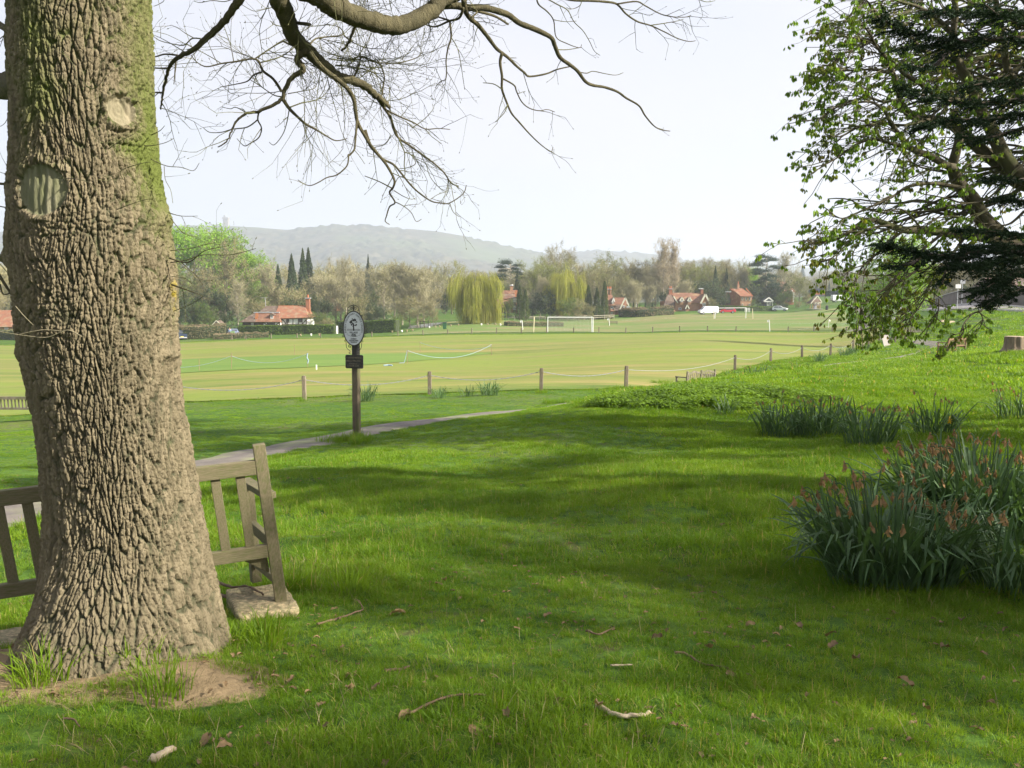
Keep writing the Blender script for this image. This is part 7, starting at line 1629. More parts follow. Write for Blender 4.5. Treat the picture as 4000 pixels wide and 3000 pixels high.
q = vq(2837, 243); t = thing('street_lamp', 'slim lamp post left of the brick house', 'lamp post', tuple(q)); MB().tube([(0, 0, -.2), (0, 0, 5.2)], .06, 6).build('pole', M_timber, t); MB().box((.5, 0, 5.25), (1.6, .25, .18)).build('lamp_head', M_lead, t)
# overhead wires by the red cottage
a, b = P(1930, 1146, 232), P(2012, 1150, 232)
for k in range(3):
    tag(MB().tube([a + Vector((0, 0, -k * .35)), (a + b) / 2 + Vector((0, 0, -k * .35 - .15)), b + Vector((0, 0, -k * .35))], .03, 4).build('overhead_wire', M_lead), ['top', 'middle', 'lowest'][k] + ' of three overhead wires between the willow and the red cottage', 'wire', 'overhead wires')
random.seed(104); rng = np.random.default_rng(204)
# ------------------------------------------------------------------ background trees: a few grown prototypes, every tree an object of its own
def ribbons(A, B, wd):
    """thin triangles from A to B facing random ways: fine twigs as one array"""
    n = len(A); d = B - A; r_ = rng.normal(size=(n, 3)); s_ = np.cross(d, r_); s_ /= (np.linalg.norm(s_, axis=1)[:, None] + 1e-9); w_ = (wd if np.isscalar(wd) else wd[:, None])
    return np.stack([A - s_ * w_ / 2, A + s_ * w_ / 2, B], 1).reshape(-1, 3), np.arange(3 * n).reshape(n, 3)
def skeleton(H, spread, nlimb, up=.7, start=.25, gen=4, seed=1, curve=.25, wid=1.0, trunk_bend=.05, split=3, lenk=.62):
    """returns list of (points, r0, r1, generation) for a tree of height H"""
    rs_ = random.Random(seed); out = []
    def grow(p, d, L, r, g):
        n = 5 if g < 2 else 4; pts = [p]; q = p
        for i in range(n):
            d = (d + Vector((rs_.uniform(-1, 1), rs_.uniform(-1, 1), rs_.uniform(-.7, 1) * .8 + (.12 if g else 0))) * curve).normalized(); q = q + d * (L / n); pts.append(q)
        out.append((pts, r, r * .5, g))
        if g < gen:
            k = split + (g == 0)
            for i in range(k + 1):
                j = rs_.randint(max(1, n // 2 - 1), n); ax = Vector((rs_.gauss(0, 1), rs_.gauss(0, 1), rs_.gauss(0, .6) + .2)).normalized()
                nd = (d * rs_.uniform(.5, .9) + ax * .85).normalized(); grow(pts[j], nd, L * lenk * rs_.uniform(.75, 1.15), r * .52, g + 1)
    th = H * start; q = Vector((0, 0, 0)); tp = [q]; n = 9
    for i in range(n): q = q + Vector((rs_.uniform(-1, 1) * trunk_bend * H * .1, rs_.uniform(-1, 1) * trunk_bend * H * .1, H * .82 / n)); tp.append(q)
    R0 = H * .022 * wid; out.append((tp, R0, R0 * .2, 0))
    for i in range(nlimb):
        t = start + (.97 - start) * (i / nlimb)**.85; j = t / .82 * n * .82; j = min(int(j), n - 1); f = min(1, t * n - j); p = tp[j].lerp(tp[j + 1], max(0, min(1, f))); az = i * 2.4 + rs_.uniform(-.5, .5)
        L = spread * (.9 - .55 * abs(t - .55)) * rs_.uniform(.65, 1.1) * .55; el = up * (.6 + .7 * t)
        grow(p, Vector((math.cos(az) * math.cos(el), math.sin(az) * math.cos(el), math.sin(el))), L, R0 * .34 * (1.1 - .5 * t), 1)
    return out
def tree_proto(name, H, label0, m_bark, m_leaf=None, twigs=5000, tw_len=(.5, 1.3), tw_w=.045, leaves=0, leaf=.25, m_twig=None, droop=0, **kw):
    sk = skeleton(H, **kw); mb = MB()
    for pts, r0, r1, g in sk:
        if g <= 2: mb.tube(pts, [max(.012, r0 + (r1 - r0) * i / (len(pts) - 1)) for i in range(len(pts))], 7 if g == 0 else 4 if g == 1 else 3, cap=False)
    tips = [(np.array(pts[i]), np.array(pts[i] - pts[i-1])) for pts, r0, r1, g in sk if g >= 2 for i in range(1, len(pts))]
    TP = np.array([t[0] for t in tips]); TD = np.array([t[1] for t in tips]); TD /= np.linalg.norm(TD, axis=1)[:, None] + 1e-9
    segA = np.array([np.array(pts[i]) for pts, r0, r1, g in sk if g > 2 for i in range(len(pts) - 1)]); segB = np.array([np.array(pts[i + 1]) for pts, r0, r1, g in sk if g > 2 for i in range(len(pts) - 1)])
    k = rng.integers(0, len(TP), twigs); dd = TD[k] * .8 + rng.normal(size=(twigs, 3)) * .75 + np.array([0, 0, .15 - droop]); dd /= np.linalg.norm(dd, axis=1)[:, None]
    A = TP[k] + rng.normal(size=(twigs, 3)) * .12; B = A + dd * rng.uniform(*tw_len, twigs)[:, None]
    V1, F1 = ribbons(A, B, tw_w * rng.uniform(.6, 1.3, twigs)); V2, F2 = ribbons(segA, segB, tw_w * 1.5) if len(segA) else (np.zeros((0, 3)), np.zeros((0, 3), int))
    tr = mb.mesh('trunk', m_bark, True)
    me = npmesh('twigs', np.concatenate([V1, V2]), np.concatenate([F1, F2 + len(V1)]), m_twig or m_bark)
    lf = None
    if leaves:
        k = rng.integers(0, len(B), leaves); t = rng.uniform(.1, 1.1, leaves)[:, None]; Pc = A[k] * (1 - t) + B[k] * t + rng.normal(size=(leaves, 3)) * leaf * .6
        lf = leaf_quads(Pc, leaf, m_leaf, tri=True).copy()
    zz = B[:, 2]; return dict(H=float(np.sort(zz)[-max(3, len(zz) // 60)]), trunk=tr, twigs=me, leaves=lf)
M_tb = mat('grey_tree_bark', (.20, .17, .13), (.14, .12, .09), 1.5, .95, c3=(.13, .15, .07), s3=.4, rnd=.2)
M_tb2 = mat('pale_tree_bark', (.34, .30, .23), (.24, .21, .16), 1.5, .95, rnd=.15)
M_tw_br = mat('brown_twigs', (.29, .25, .13), (.235, .205, .105), .25, .95, c3=(.23, .25, .09), s3=.15, rnd=.2)
M_tw_gr = mat('grey_twigs', (.33, .30, .185), (.27, .245, .145), .25, .95, rnd=.2)
M_tw_pk = mat('pinkish_twigs', (.36, .30, .20), (.30, .25, .165), .25, .95, rnd=.15)
M_tw_ol = mat('olive_twigs', (.18, .165, .075), (.15, .14, .065), .25, .95, rnd=.2)
M_lf_bud = mat('opening_buds', (.26, .29, .075), (.21, .25, .065), .3, .8, trans=.3, rnd=.2)
M_lf_sp = mat('spring_leaf', (.26, .42, .05), (.20, .35, .045), .4, .7, trans=.35, rnd=.12)
M_lf_md = mat('fresh_leaf', (.125, .20, .035), (.085, .155, .03), .4, .7, trans=.3, rnd=.2)
M_lf_dk = mat('evergreen_leaf', (.038, .060, .026), (.055, .08, .030), .5, .8, trans=.12, rnd=.25, c3=(.07, .085, .03), s3=.3)
M_lf_cy = mat('cypress_leaf', (.085, .105, .028), (.055, .08, .025), .5, .8, trans=.15, rnd=.25)
M_lf_bl = mat('blue_conifer_leaf', (.045, .068, .05), (.06, .085, .06), .5, .8, trans=.1, rnd=.2)
M_lf_wi = mat('willow_strand', (.33, .33, .06), (.26, .28, .05), .5, .8, trans=.35, rnd=.1, c3=(.27, .25, .06), s3=.4)
TP_ = {}
TP_['oak'] = tree_proto('oak', 15, '', M_tb, None, 8500, (.5, 1.4), .05, 0, m_twig=M_tw_br, spread=14, nlimb=13, up=.45, start=.22, seed=3)
TP_['oak2'] = tree_proto('oak2', 15, '', M_tb, M_lf_bud, 7000, (.5, 1.3), .05, 3500, .20, m_twig=M_tw_br, spread=13, nlimb=14, up=.5, start=.2, seed=8)
TP_['ash'] = tree_proto('ash', 16, '', M_tb2, None, 8000, (.5, 1.5), .048, 0, m_twig=M_tw_gr, spread=11, nlimb=14, up=.85, start=.25, seed=5)
TP_['poplar'] = tree_proto('poplar', 20, '', M_tb2, None, 12000, (.5, 1.5), .05, 0, m_twig=M_tw_pk, spread=12.5, nlimb=20, up=.95, start=.25, seed=12)
TP_['coppice'] = tree_proto('coppice', 12, '', M_tb2, M_lf_bud, 9000, (.6, 1.6), .05, 1500, .16, m_twig=M_tw_gr, spread=13, nlimb=16, up=1.0, start=.06, seed=21)
TP_['thicket'] = tree_proto('thicket', 8, '', M_tb, M_lf_md, 7000, (.4, 1.1), .045, 2600, .17, m_twig=M_tw_br, spread=11, nlimb=14, up=.6, start=.05, seed=31)
TP_['bud'] = tree_proto('bud', 14, '', M_tb, M_lf_bud, 4500, (.5, 1.2), .045, 8500, .20, m_twig=M_tw_ol, spread=12, nlimb=14, up=.6, start=.18, seed=41)
TP_['spring'] = tree_proto('spring', 16, '', M_tb, M_lf_sp, 2500, (.6, 1.4), .05, 17000, .30, m_twig=M_tw_ol, spread=15, nlimb=18, up=.45, start=.14, seed=51)
TP_['fresh'] = tree_proto('fresh', 12, '', M_tb, M_lf_md, 3000, (.5, 1.2), .05, 11000, .24, m_twig=M_tw_ol, spread=12, nlimb=16, up=.5, start=.12, seed=61)
TP_['ivy'] = tree_proto('ivy', 16, '', M_tb, M_lf_dk, 8500, (.5, 1.4), .05, 4500, .22, m_twig=M_tw_br, spread=13, nlimb=15, up=.6, start=.12, seed=71)
TP_['evergreen'] = tree_proto('evergreen', 9, '', M_tb, M_lf_dk, 800, (.3, .8), .04, 14000, .26, spread=11, nlimb=16, up=.4, start=.04, seed=81)
def cone_tree(H, W, m, n, base=.04, p=1.0, leaf=.22, lean=.0, lobes=0, ragged=.12):
    u = rng.uniform(0, 1, n)**.8; z = base * H + u * H * (1 - base); a = rng.uniform(0, 2 * PI, n); pr = np.clip(1 - u, 0, 1)**p * (1 - .35 * np.exp(-u * 14)); lob = 1 + ragged * np.sin(a * 5 + z * 2.1) + ragged * 1.6 * (vnoise(a * 2.2, z * 1.4, s=lobes) - .5) * 2
    r_ = W / 2 * pr * lob * np.sqrt(rng.uniform(.45, 1.05, n)); Pc = np.stack([r_ * np.cos(a), r_ * np.sin(a), z + rng.normal(size=n) * .12], 1)
    tr = MB().tube([(0, 0, -.2), (0, 0, H * .5), (0, 0, H * .96)], [H * .02, H * .012, .02], 6).mesh('trunk', M_tb); return dict(H=H, trunk=tr, twigs=None, leaves=leaf_quads(Pc, leaf, m, tri=True))
TP_['cypress'] = cone_tree(10, 3.2, M_lf_cy, 9000, .02, .55, .20, lobes=3)
TP_['cypress2'] = cone_tree(10, 3.6, M_lf_cy, 9000, .02, .7, .20, lobes=9, ragged=.2)
TP_['spire'] = cone_tree(12, 4.0, M_lf_dk, 9000, .03, .8, .22, lobes=13, ragged=.16)
TP_['fir'] = cone_tree(12, 5.0, M_lf_bl, 8000, .1, 1.0, .22, lobes=23, ragged=.35)
def pine_tree(H, pads, m, seed, tall=.45):
    rs_ = random.Random(seed); mb = MB(); tp = [Vector((0, 0, -.2))]
    for i in range(1, 8): tp.append(Vector((rs_.uniform(-.25, .25) * i * .4, rs_.uniform(-.2, .2) * i * .4, H * .93 * i / 7)))
    mb.tube(tp, [H * .022 * (1 - .1 * i) for i in range(8)], 7); L_ = []
    for k in range(pads):
        t = tall + (1 - tall) * (k + .5) / pads; j = min(6, int(t * 7)); p = tp[j].lerp(tp[j+1], t * 7 - j); az = rs_.uniform(0, 6.28); rad_ = H * .20 * (1.15 - .6 * abs(t - .75)) * rs_.uniform(.5, 1.1); c_ = p + Vector((math.cos(az) * rad_, math.sin(az) * rad_, H * .03)); mb.tube([p, (p + c_) / 2 + Vector((0, 0, .1)), c_], [.13, .09, .04], 5)
        n = 900; rr_ = H * rs_.uniform(.07, .12); q = rng.normal(size=(n, 3)) * np.array([rr_ * .62, rr_ * .62, rr_ * .26]); q[:, 2] = np.abs(q[:, 2]) - rr_ * .1; L_.append(q + np.array(c_))
    return dict(H=H, trunk=mb.mesh('trunk', M_tb2, True), twigs=None, leaves=leaf_quads(np.concatenate(L_), .24, m, tri=True))
TP_['pine'] = pine_tree(14, 11, M_lf_bl, 4, .62); TP_['big_pine'] = pine_tree(17, 26, M_lf_bl, 9, .30)
def willow_tree(H, W):
    sk = skeleton(H * .85, W * .95, 12, up=.75, start=.18, gen=3, seed=17, curve=.2); mb = MB()
    for pts, r0, r1, g in sk:
        if g <= 2: mb.tube(pts, [max(.03, (r0 + (r1 - r0) * i / (len(pts) - 1)) * 1.15) for i in range(len(pts))], 6, cap=False)
    TPt = np.array([np.array(p) for pts, r0, r1, g in sk if g >= 1 for p in pts[2:]]); n = 5200; k = rng.integers(0, len(TPt), n); A = TPt[k] + rng.normal(size=(n, 3)) * np.array([.45, .45, .25]); 
    V, Fc = [], []; seg = 6; d0 = A[:, :2] / (np.linalg.norm(A[:, :2], axis=1)[:, None] + .3); Ln = np.minimum(A[:, 2] - .15, rng.uniform(1.5, H * .62, n)).clip(.4)
    pts = []
    for i in range(seg + 1):
        t = i / seg; xy = A[:, :2] + d0 * (1 - (1 - t)**2)[..., None] * rng.uniform(.5, 1.3, n)[:, None] if False else A[:, :2] + d0 * ((1 - (1 - t)**2) * .9) + rng.normal(size=(n, 2)) * .04 * t; z = A[:, 2] + .25 * math.sin(t * 3) * (1 - t) - Ln * t**1.25; pts.append(np.column_stack([xy, z]))
    s_ = rng.normal(size=(n, 3)); s_[:, 2] = 0; s_ /= np.linalg.norm(s_, axis=1)[:, None]; w_ = .055
    Q = np.stack([np.stack([p - s_ * w_ / 2, p + s_ * w_ / 2], 1) for p in pts], 1).reshape(n, -1, 3); base = (np.arange(n) * (2 * (seg + 1)))[:, None]
    fs_ = np.concatenate([base + np.array([2 * i, 2 * i + 1, 2 * i + 3, 2 * i + 2])[None] for i in range(seg)])
    # tiny leaves along the strands
    m2 = 15000; kk = rng.integers(0, n, m2); ti = rng.uniform(0, seg - .01, m2); i0 = ti.astype(int); PA = np.stack(pts, 1); Pc = PA[kk, i0] * (1 - (ti - i0))[:, None] + PA[kk, i0 + 1] * (ti - i0)[:, None] + rng.normal(size=(m2, 3)) * .07
    return dict(H=H, trunk=mb.mesh('trunk', M_tb, True), twigs=npmesh('strands', Q.reshape(-1, 3), fs_, M_lf_wi), leaves=leaf_quads(Pc, .15, M_lf_wi, tri=True))
TP_['willow'] = willow_tree(11, 12)
TREES = {}
def tree(kind, px, D, top_y, label, name='tree', w=1.0, rz=None, base=None, sink=0):
    """a tree rooted on the ground at column px and distance D whose top shows at photo row top_y"""
    pr = TP_[kind]; q = GD(px, D); z0 = lz(q.x, q.y) - sink; H = P(px, top_y, D).z - z0; s_ = H / pr['H'] * (1.0 if kind in ('cypress', 'cypress2', 'spire', 'fir', 'pine', 'big_pine', 'willow') else .95)
    t = thing(name, label, 'tree', (q.x, q.y, z0), rz if rz is not None else rnd(0, 6.28)); t.scale = (s_ * w, s_ * w, s_)
    tr = link('trunk', pr['trunk'], t)
    if pr['twigs']: link('twigs' if kind != 'willow' else 'crown', pr['twigs'], t)
    if pr['leaves']: link('crown' if kind != 'willow' else 'foliage', pr['leaves'], t)
    return t
T_ = tree
# left: the big bright green tree and its neighbours
T_('spring', 760, 215, 862, 'big bright green tree, tallest crown beside the oak trunk', 'maple_tree', 1.15)
T_('spring', 860, 225, 885, 'bright green tree forming the right shoulder of the big green crown', 'maple_tree', .95)
T_('ivy', 875, 196, 925, 'tall brown ivy clad tree in front of the bright green crown', 'ivy_tree', .95); T_('spring', 985, 222, 975, 'narrow bright green tree right of the ivy clad tree', 'maple_tree', .8)
T_('ivy', 700, 192, 1010, 'brown tree close to the right edge of the oak trunk', 'bare_tree', 1.1); T_('ivy', 790, 188, 1040, 'brown twiggy tree above the bramble bank', 'bare_tree', 1.0)
T_('evergreen', 745, 184, 1140, 'dark evergreen shrub behind the pickup truck', 'evergreen_shrub', .9); T_('evergreen', 850, 186, 1120, 'yew like dark shrub behind the little shed', 'evergreen_shrub', .8); T_('fresh', 800, 182, 1180, 'pale green shrub behind the bramble bank', 'shrub', 1.0)
T_('ash', 925, 186, 1085, 'slender pale bare tree left of the timber framed cottage', 'bare_tree', .8); T_('fresh', 990, 200, 1090, 'green undergrowth tree behind the cottage aerial', 'small_tree', .8)
T_('ash', 1035, 205, 1020, 'tall pale stemmed bare tree above the cottage roof', 'bare_tree', .9); T_('oak', 1085, 300, 1010, 'hazy domed bare tree behind the conifers', 'bare_tree', .9); T_('thicket', 1010, 195, 1160, 'scrubby tree left of the cottage roof', 'thicket', 1)
T_('spire', 1088, 235, 1036, 'smallest of the dark conifers behind the cottage', 'conifer', .85); T_('spire', 1142, 238, 995, 'middle dark conifer behind the cottage', 'conifer', .85); T_('spire', 1186, 240, 975, 'tall dark conifer, left of the close pair', 'conifer', .75); T_('spire', 1208, 242, 972, 'tallest dark conifer, right of the close pair', 'conifer', .8)
for i, (k, px, D, ty, w_) in enumerate((('coppice', 1080, 205, 1120, 1), ('thicket', 1140, 202, 1105, 1.2), ('ivy', 1200, 215, 1095, 1.0), ('coppice', 1265, 215, 1060, 1.0), ('oak2', 1250, 250, 1035, 1.1), ('oak', 1330, 245, 1010, 1.0), ('ash', 1352, 225, 990, .7), ('coppice', 1310, 210, 1075, 1.0), ('oak', 1400, 255, 1020, 1.1), ('ash', 1400, 212, 1060, .9))):
    T_(k, px, D, ty, ['bare brushy tree just behind the cottage ridge', 'dense brown thicket tree left of the cottage chimney', 'ivy darkened tree beside the cottage chimney', 'grey twiggy tree right of the cottage chimney', 'domed bare tree behind the cottage chimney', 'broad bare tree behind the dead topped one', 'thin tree with a dead branching top left of the sign', 'spreading bare tree over the wood house', 'bare tree behind the sign', 'pale bare tree directly over the sign'][i], 'bare_tree', w_)
T_('evergreen', 1150, 196, 1160, 'dark holly behind the cottage ridge', 'evergreen_shrub', .9); T_('evergreen', 1245, 200, 1150, 'dark evergreen right of the cottage chimney', 'evergreen_shrub', .8); T_('fresh', 1245, 183, 1215, 'light green garden shrub right of the cottage', 'shrub', 1.3); T_('thicket', 1275, 180, 1240, 'orange brown shrub over the hedge', 'shrub', 1.3)
T_('fir', 1440, 232, 998, 'tall thin conifer behind the sign top', 'conifer', .5); T_('evergreen', 1440, 195, 1135, 'dark evergreen mass right of the sign', 'evergreen_shrub', .7); T_('evergreen', 1475, 192, 1190, 'dark holly behind the taller hedge', 'evergreen_shrub', .9); T_('thicket', 1390, 190, 1140, 'russet thicket directly behind the sign', 'thicket', .9); T_('fresh', 1550, 180, 1225, 'bright green bush at the right end of the taller hedge', 'shrub', 1.0)
for i, (k, px, D, ty, w_) in enumerate((('coppice', 1500, 215, 1025, 1.0), ('coppice', 1570, 205, 1012, .95), ('coppice', 1630, 200, 1035, .9), ('oak2', 1540, 240, 1020, 1.0), ('ash', 1655, 205, 1050, .7), ('thicket', 1600, 196, 1150, 1.1), ('thicket', 1680, 196, 1170, .8))):
    T_(k, px, D, ty, ['left fan of pale stems in the coppiced group', 'central tall fan of the coppiced group', 'right fan of the coppiced group leaning outward', 'bare crown behind the coppiced group', 'slim tree at the right side of the coppiced group', 'low thicket at the foot of the coppiced group', 'green tinged scrub by the wood edge'][i], 'coppiced_tree', w_)
T_('oak2', 1765, 250, 1008, 'round topped oak standing alone left of the willow', 'oak_tree', .8); T_('oak', 1695, 262, 1028, 'small bare oak left of the round topped one', 'oak_tree', .8); T_('oak', 1690, 205, 1120, 'bent pale bare tree by the willow', 'bare_tree', .6); T_('evergreen', 1740, 250, 1140, 'dark bush below the round topped oak', 'evergreen_shrub', .8)
T_('willow', 1853, 186, 1092, 'great weeping willow with yellow green strands by the pond', 'willow_tree', 1.02, 0.4)
for i, (px, D, ty) in enumerate(((1830, 420, 1078), (1880, 400, 1085), (1940, 330, 1050), (1915, 300, 1105), (1790, 430, 1085), (2060, 330, 1060), (2110, 310, 1050))): T_('oak', px, D, ty, ['hazy wood tree showing over the left of the willow', 'hazy wood tree above the willow crown', 'bare tree between willow and tall pine', 'bare tree over the right side of the willow', 'misty bare tree left above the willow', 'bare tree right of the tall pine', 'bare tree behind the cypress pair'][i], 'bare_tree', 1.2)
T_('pine', 1990, 262, 1012, 'tall bare stemmed pine with flat crown above the red cottage', 'pine_tree', .85); T_('fir', 2020, 262, 1052, 'dark conifer beside the flat crowned pine', 'conifer', .6)
T_('cypress2', 2030, 212, 1118, 'left cypress of the pair by the red cottage', 'cypress_tree', .85); T_('cypress2', 2052, 210, 1130, 'right cypress of the pair by the red cottage', 'cypress_tree', .95); T_('fresh', 1985, 214, 1168, 'round green shrub before the red cottage', 'shrub', .8); T_('fresh', 1960, 260, 1110, 'green shrub above the red cottage roof', 'shrub', 1.2)
for i, (k, px, D, ty, w_) in enumerate((('bud', 2085, 255, 1015, 1.0), ('bud', 2130, 262, 1003, 1.0), ('oak', 2190, 290, 948, .9), ('bud', 2180, 255, 1020, 1.0), ('oak2', 2240, 262, 1005, 1.0), ('ash', 2110, 232, 1070, .8), ('coppice', 2150, 232, 1080, .8), ('ivy', 2230, 240, 1060, .8), ('oak', 2290, 265, 1020, 1.0), ('oak2', 2320, 255, 1040, .9), ('bud', 2380, 300, 985, 1.1), ('oak2', 2360, 262, 1020, 1.0), ('oak', 2430, 265, 1015, 1.0), ('oak', 2490, 268, 1005, 1.0), ('oak2', 2440, 252, 1070, .9), ('coppice', 2480, 248, 1090, .9), ('ash', 2530, 262, 1025, .9), ('coppice', 2540, 252, 1110, .9))):
    T_(k, px, D, ty, ['first green tinged tree right of the pine', 'tallest green tinged crown behind the cypress pair', 'tall fine twigged tree rising over the wood', 'green tinged tree under the tall fine twigged one', 'bare tree above the yellow willow', 'twin stemmed bare tree left of the yellow willow', 'pale trunked tree left of the dark gap', 'ivy dark tree behind the yellow willow', 'bare tree right of the yellow willow', 'bare tree behind the three cypresses', 'mossy green domed tree behind the clustered chimneys', 'brown tree in front of the green domed one', 'bare crown over the chimney cottage', 'bare crown above the tall white pole', 'brown tree right behind the chimney cottage', 'birch like pale tree by the white pole', 'bare tree left of the great poplar', 'low brown tree left of the gabled cottage'][i], 'bare_tree', w_)
T_('evergreen', 2130, 222, 1130, 'dark evergreen mass behind the nearer goal', 'evergreen_shrub', 1.0); T_('evergreen', 2230, 226, 1140, 'dark evergreen behind the round green bush', 'evergreen_shrub', 1.0); T_('evergreen', 2080, 222, 1165, 'dark shrub right of the cypress pair', 'evergreen_shrub', .9)
T_('willow', 2205, 224, 1082, 'smaller yellow willow behind the nearer goal', 'willow_tree', .78, 2.0); T_('fresh', 2218, 212, 1160, 'rounded green bush in front of the yellow willow', 'shrub', 1.1); T_('thicket', 2260, 214, 1165, 'brown green bush beside the rounded green one', 'shrub', 1.0)
T_('cypress', 2298, 222, 1115, 'left cypress of the row of three', 'cypress_tree', 1.05); T_('cypress', 2332, 221, 1125, 'middle cypress of the row of three', 'cypress_tree', .9); T_('cypress', 2362, 222, 1100, 'right and tallest cypress of the row of three', 'cypress_tree', .8); T_('spire', 2270, 235, 1110, 'dark conifer left of the cypress row', 'conifer', .8); T_('fir', 2374, 255, 1085, 'blue green conifer behind the tallest cypress', 'conifer', .5)
T_('thicket', 2305, 212, 1185, 'little leafless tree in front of the cypress row', 'bare_tree', .6)
for i, (px, D, ty) in enumerate(((2475, 240, 1180), (2500, 240, 1190), (2522, 240, 1178), (2549, 240, 1181))): T_('spire', px, D, ty, 'small dark clipped conifer in the garden, ' + ORD[i] + ' from the left of four', 'conifer', .9)
T_('fresh', 2535, 236, 1197, 'yellow green bush left of the gabled cottage', 'shrub', 1.4); T_('thicket', 2580, 238, 1190, 'brown shrub left of the gabled cottage', 'shrub', 1.2)
T_('poplar', 2590, 262, 918, 'great pale poplar, tallest bare tree on the skyline', 'poplar_tree', .62); T_('poplar', 2628, 264, 925, 'second poplar stem right of the tallest one', 'poplar_tree', .6)
for i, (k, px, D, ty, w_) in enumerate((('ash', 2560, 270, 1000, .9), ('oak', 2660, 275, 1015, .9), ('bud', 2700, 268, 1028, .9), ('bud', 2745, 270, 1022, .9), ('oak2', 2790, 275, 1030, .9), ('ash', 2690, 330, 1010, 1.2), ('ash', 2760, 340, 1000, 1.3), ('ash', 2830, 340, 1008, 1.2), ('coppice', 2680, 258, 1090, .8), ('oak', 2850, 285, 1005, .9), ('oak', 2890, 285, 1015, .8), ('ivy', 2820, 272, 1060, .8), ('ash', 2900, 276, 1050, .8), ('oak', 2930, 300, 1045, .8))):
    T_(k, px, D, ty, ['bare tree at the left foot of the poplar', 'bare tree at the right foot of the poplar', 'olive budding tree left above the gabled cottage', 'olive budding tree right above the gabled cottage', 'brown tree beside the slim dark conifer', 'pale hazy tree behind the budding pair, leftmost', 'pale hazy tree behind the budding pair, middle', 'pale hazy tree behind the budding pair, rightmost', 'brown scrub behind the gabled cottage roof', 'bare crown behind the brick house', 'bare crown right above the brick house roof', 'dark ivy tree left of the brick house', 'bare tree right of the brick house chimney', 'hazy tree left of the big pine'][i], 'bare_tree', w_)
T_('spire', 2793, 268, 1040, 'slim dark conifer left of the brick house', 'conifer', .7); T_('spire', 2836, 272, 1048, 'slim dark conifer behind the brick house', 'conifer', .75); T_('evergreen', 2770, 258, 1085, 'broad dark evergreen behind the white van', 'evergreen_shrub', 1.2); T_('evergreen', 2820, 262, 1120, 'dark evergreen left of the brick house', 'evergreen_shrub', .9); T_('evergreen', 2600, 258, 1130, 'dark evergreen at the left of the gabled cottage', 'evergreen_shrub', .7); T_('thicket', 2778, 244, 1160, 'reddish brown bush between van and brick house', 'shrub', .9)
T_('spring', 2932, 285, 1040, 'patch of bright green tree beside the big pine', 'maple_tree', .6); T_('fresh', 2942, 252, 1168, 'bright green shrub against the brick house corner', 'shrub', .7)
T_('big_pine', 2990, 272, 990, 'big dark blue green pine on the skyline', 'pine_tree', .95); T_('evergreen', 2945, 268, 1110, 'dark laurel left below the big pine', 'evergreen_shrub', 1.1); T_('evergreen', 2975, 272, 1090, 'dark laurel right below the big pine', 'evergreen_shrub', 1.2); T_('evergreen', 3040, 268, 1105, 'dark evergreen between pavilion and timbered house', 'evergreen_shrub', 1.2); T_('fresh', 3062, 262, 1130, 'glossy green shrub above the small white car', 'shrub', 1.2); T_('evergreen', 3065, 254, 1185, 'low dark shrub behind the small white car', 'evergreen_shrub', 1.3); T_('evergreen', 2975, 262, 1185, 'low dark shrub left of the pavilion', 'evergreen_shrub', .9)
T_('ash', 3062, 285, 978, 'pale leafless tree right of the big pine', 'bare_tree', .8); T_('bud', 3122, 262, 1068, 'yellow green budding tree left of the well house', 'small_tree', 1.0); T_('oak2', 3100, 290, 1075, 'brown tree around the half timbered house', 'bare_tree', .9); T_('thicket', 3150, 262, 1150, 'yellowish scrub behind the well house', 'shrub', 1.2); T_('thicket', 3120, 256, 1175, 'brown scrub left of the well house', 'shrub', 1.1)
for i, (k, px, D, ty, w_) in enumerate((('oak', 3215, 420, 1095, 1.1), ('fir', 3238, 400, 1100, .7), ('oak', 3290, 400, 1110, 1.2), ('oak2', 3350, 380, 1105, 1.2), ('oak', 3410, 360, 1080, 1.2), ('oak', 3150, 480, 1088, 1.2), ('fir', 3132, 1100, 1035, .9), ('oak', 3260, 450, 1112, 1.2))): T_(k, px, D, ty, ['misty tree behind the twin gables', 'misty dark conifer right of the twin gables', 'misty tree right of the white van', 'brown hazy tree above the far hedge', 'hazy tree behind the leaves at the right', 'faint tree left of the twin gables', 'solitary faint conifer on the far ridge', 'faint tree behind the misty conifer'][i], 'misty_tree', w_)
# woods behind the road, and behind the oak on the left
for i, (k, px, D, ty, w_) in enumerate((('oak', 3620, 190, 1010, 1), ('ivy', 3720, 170, 990, 1), ('oak', 3800, 160, 1000, 1), ('ivy', 3900, 150, 985, 1), ('oak', 4010, 150, 980, 1), ('ivy', 3660, 150, 1100, .8), ('evergreen', 3790, 140, 1110, 1.1), ('evergreen', 3880, 132, 1120, 1.1), ('ivy', 4120, 140, 950, 1), ('evergreen', 3560, 200, 1120, 1.2))): T_(k, px, D, ty, ['roadside bare tree behind the drooping leaves', 'ivy dark tree behind the road signs', 'bare tree above the roadside wall, middle', 'ivy dark tree over the roadside wall', 'bare tree at the far right behind the wall', 'low ivy tree at the left end of the wall', 'dark evergreen over the wall behind the signs', 'dark evergreen over the wall to the right', 'tall ivy tree beyond the right margin', 'dark shrub at the road bend'][i], 'roadside_tree', w_)
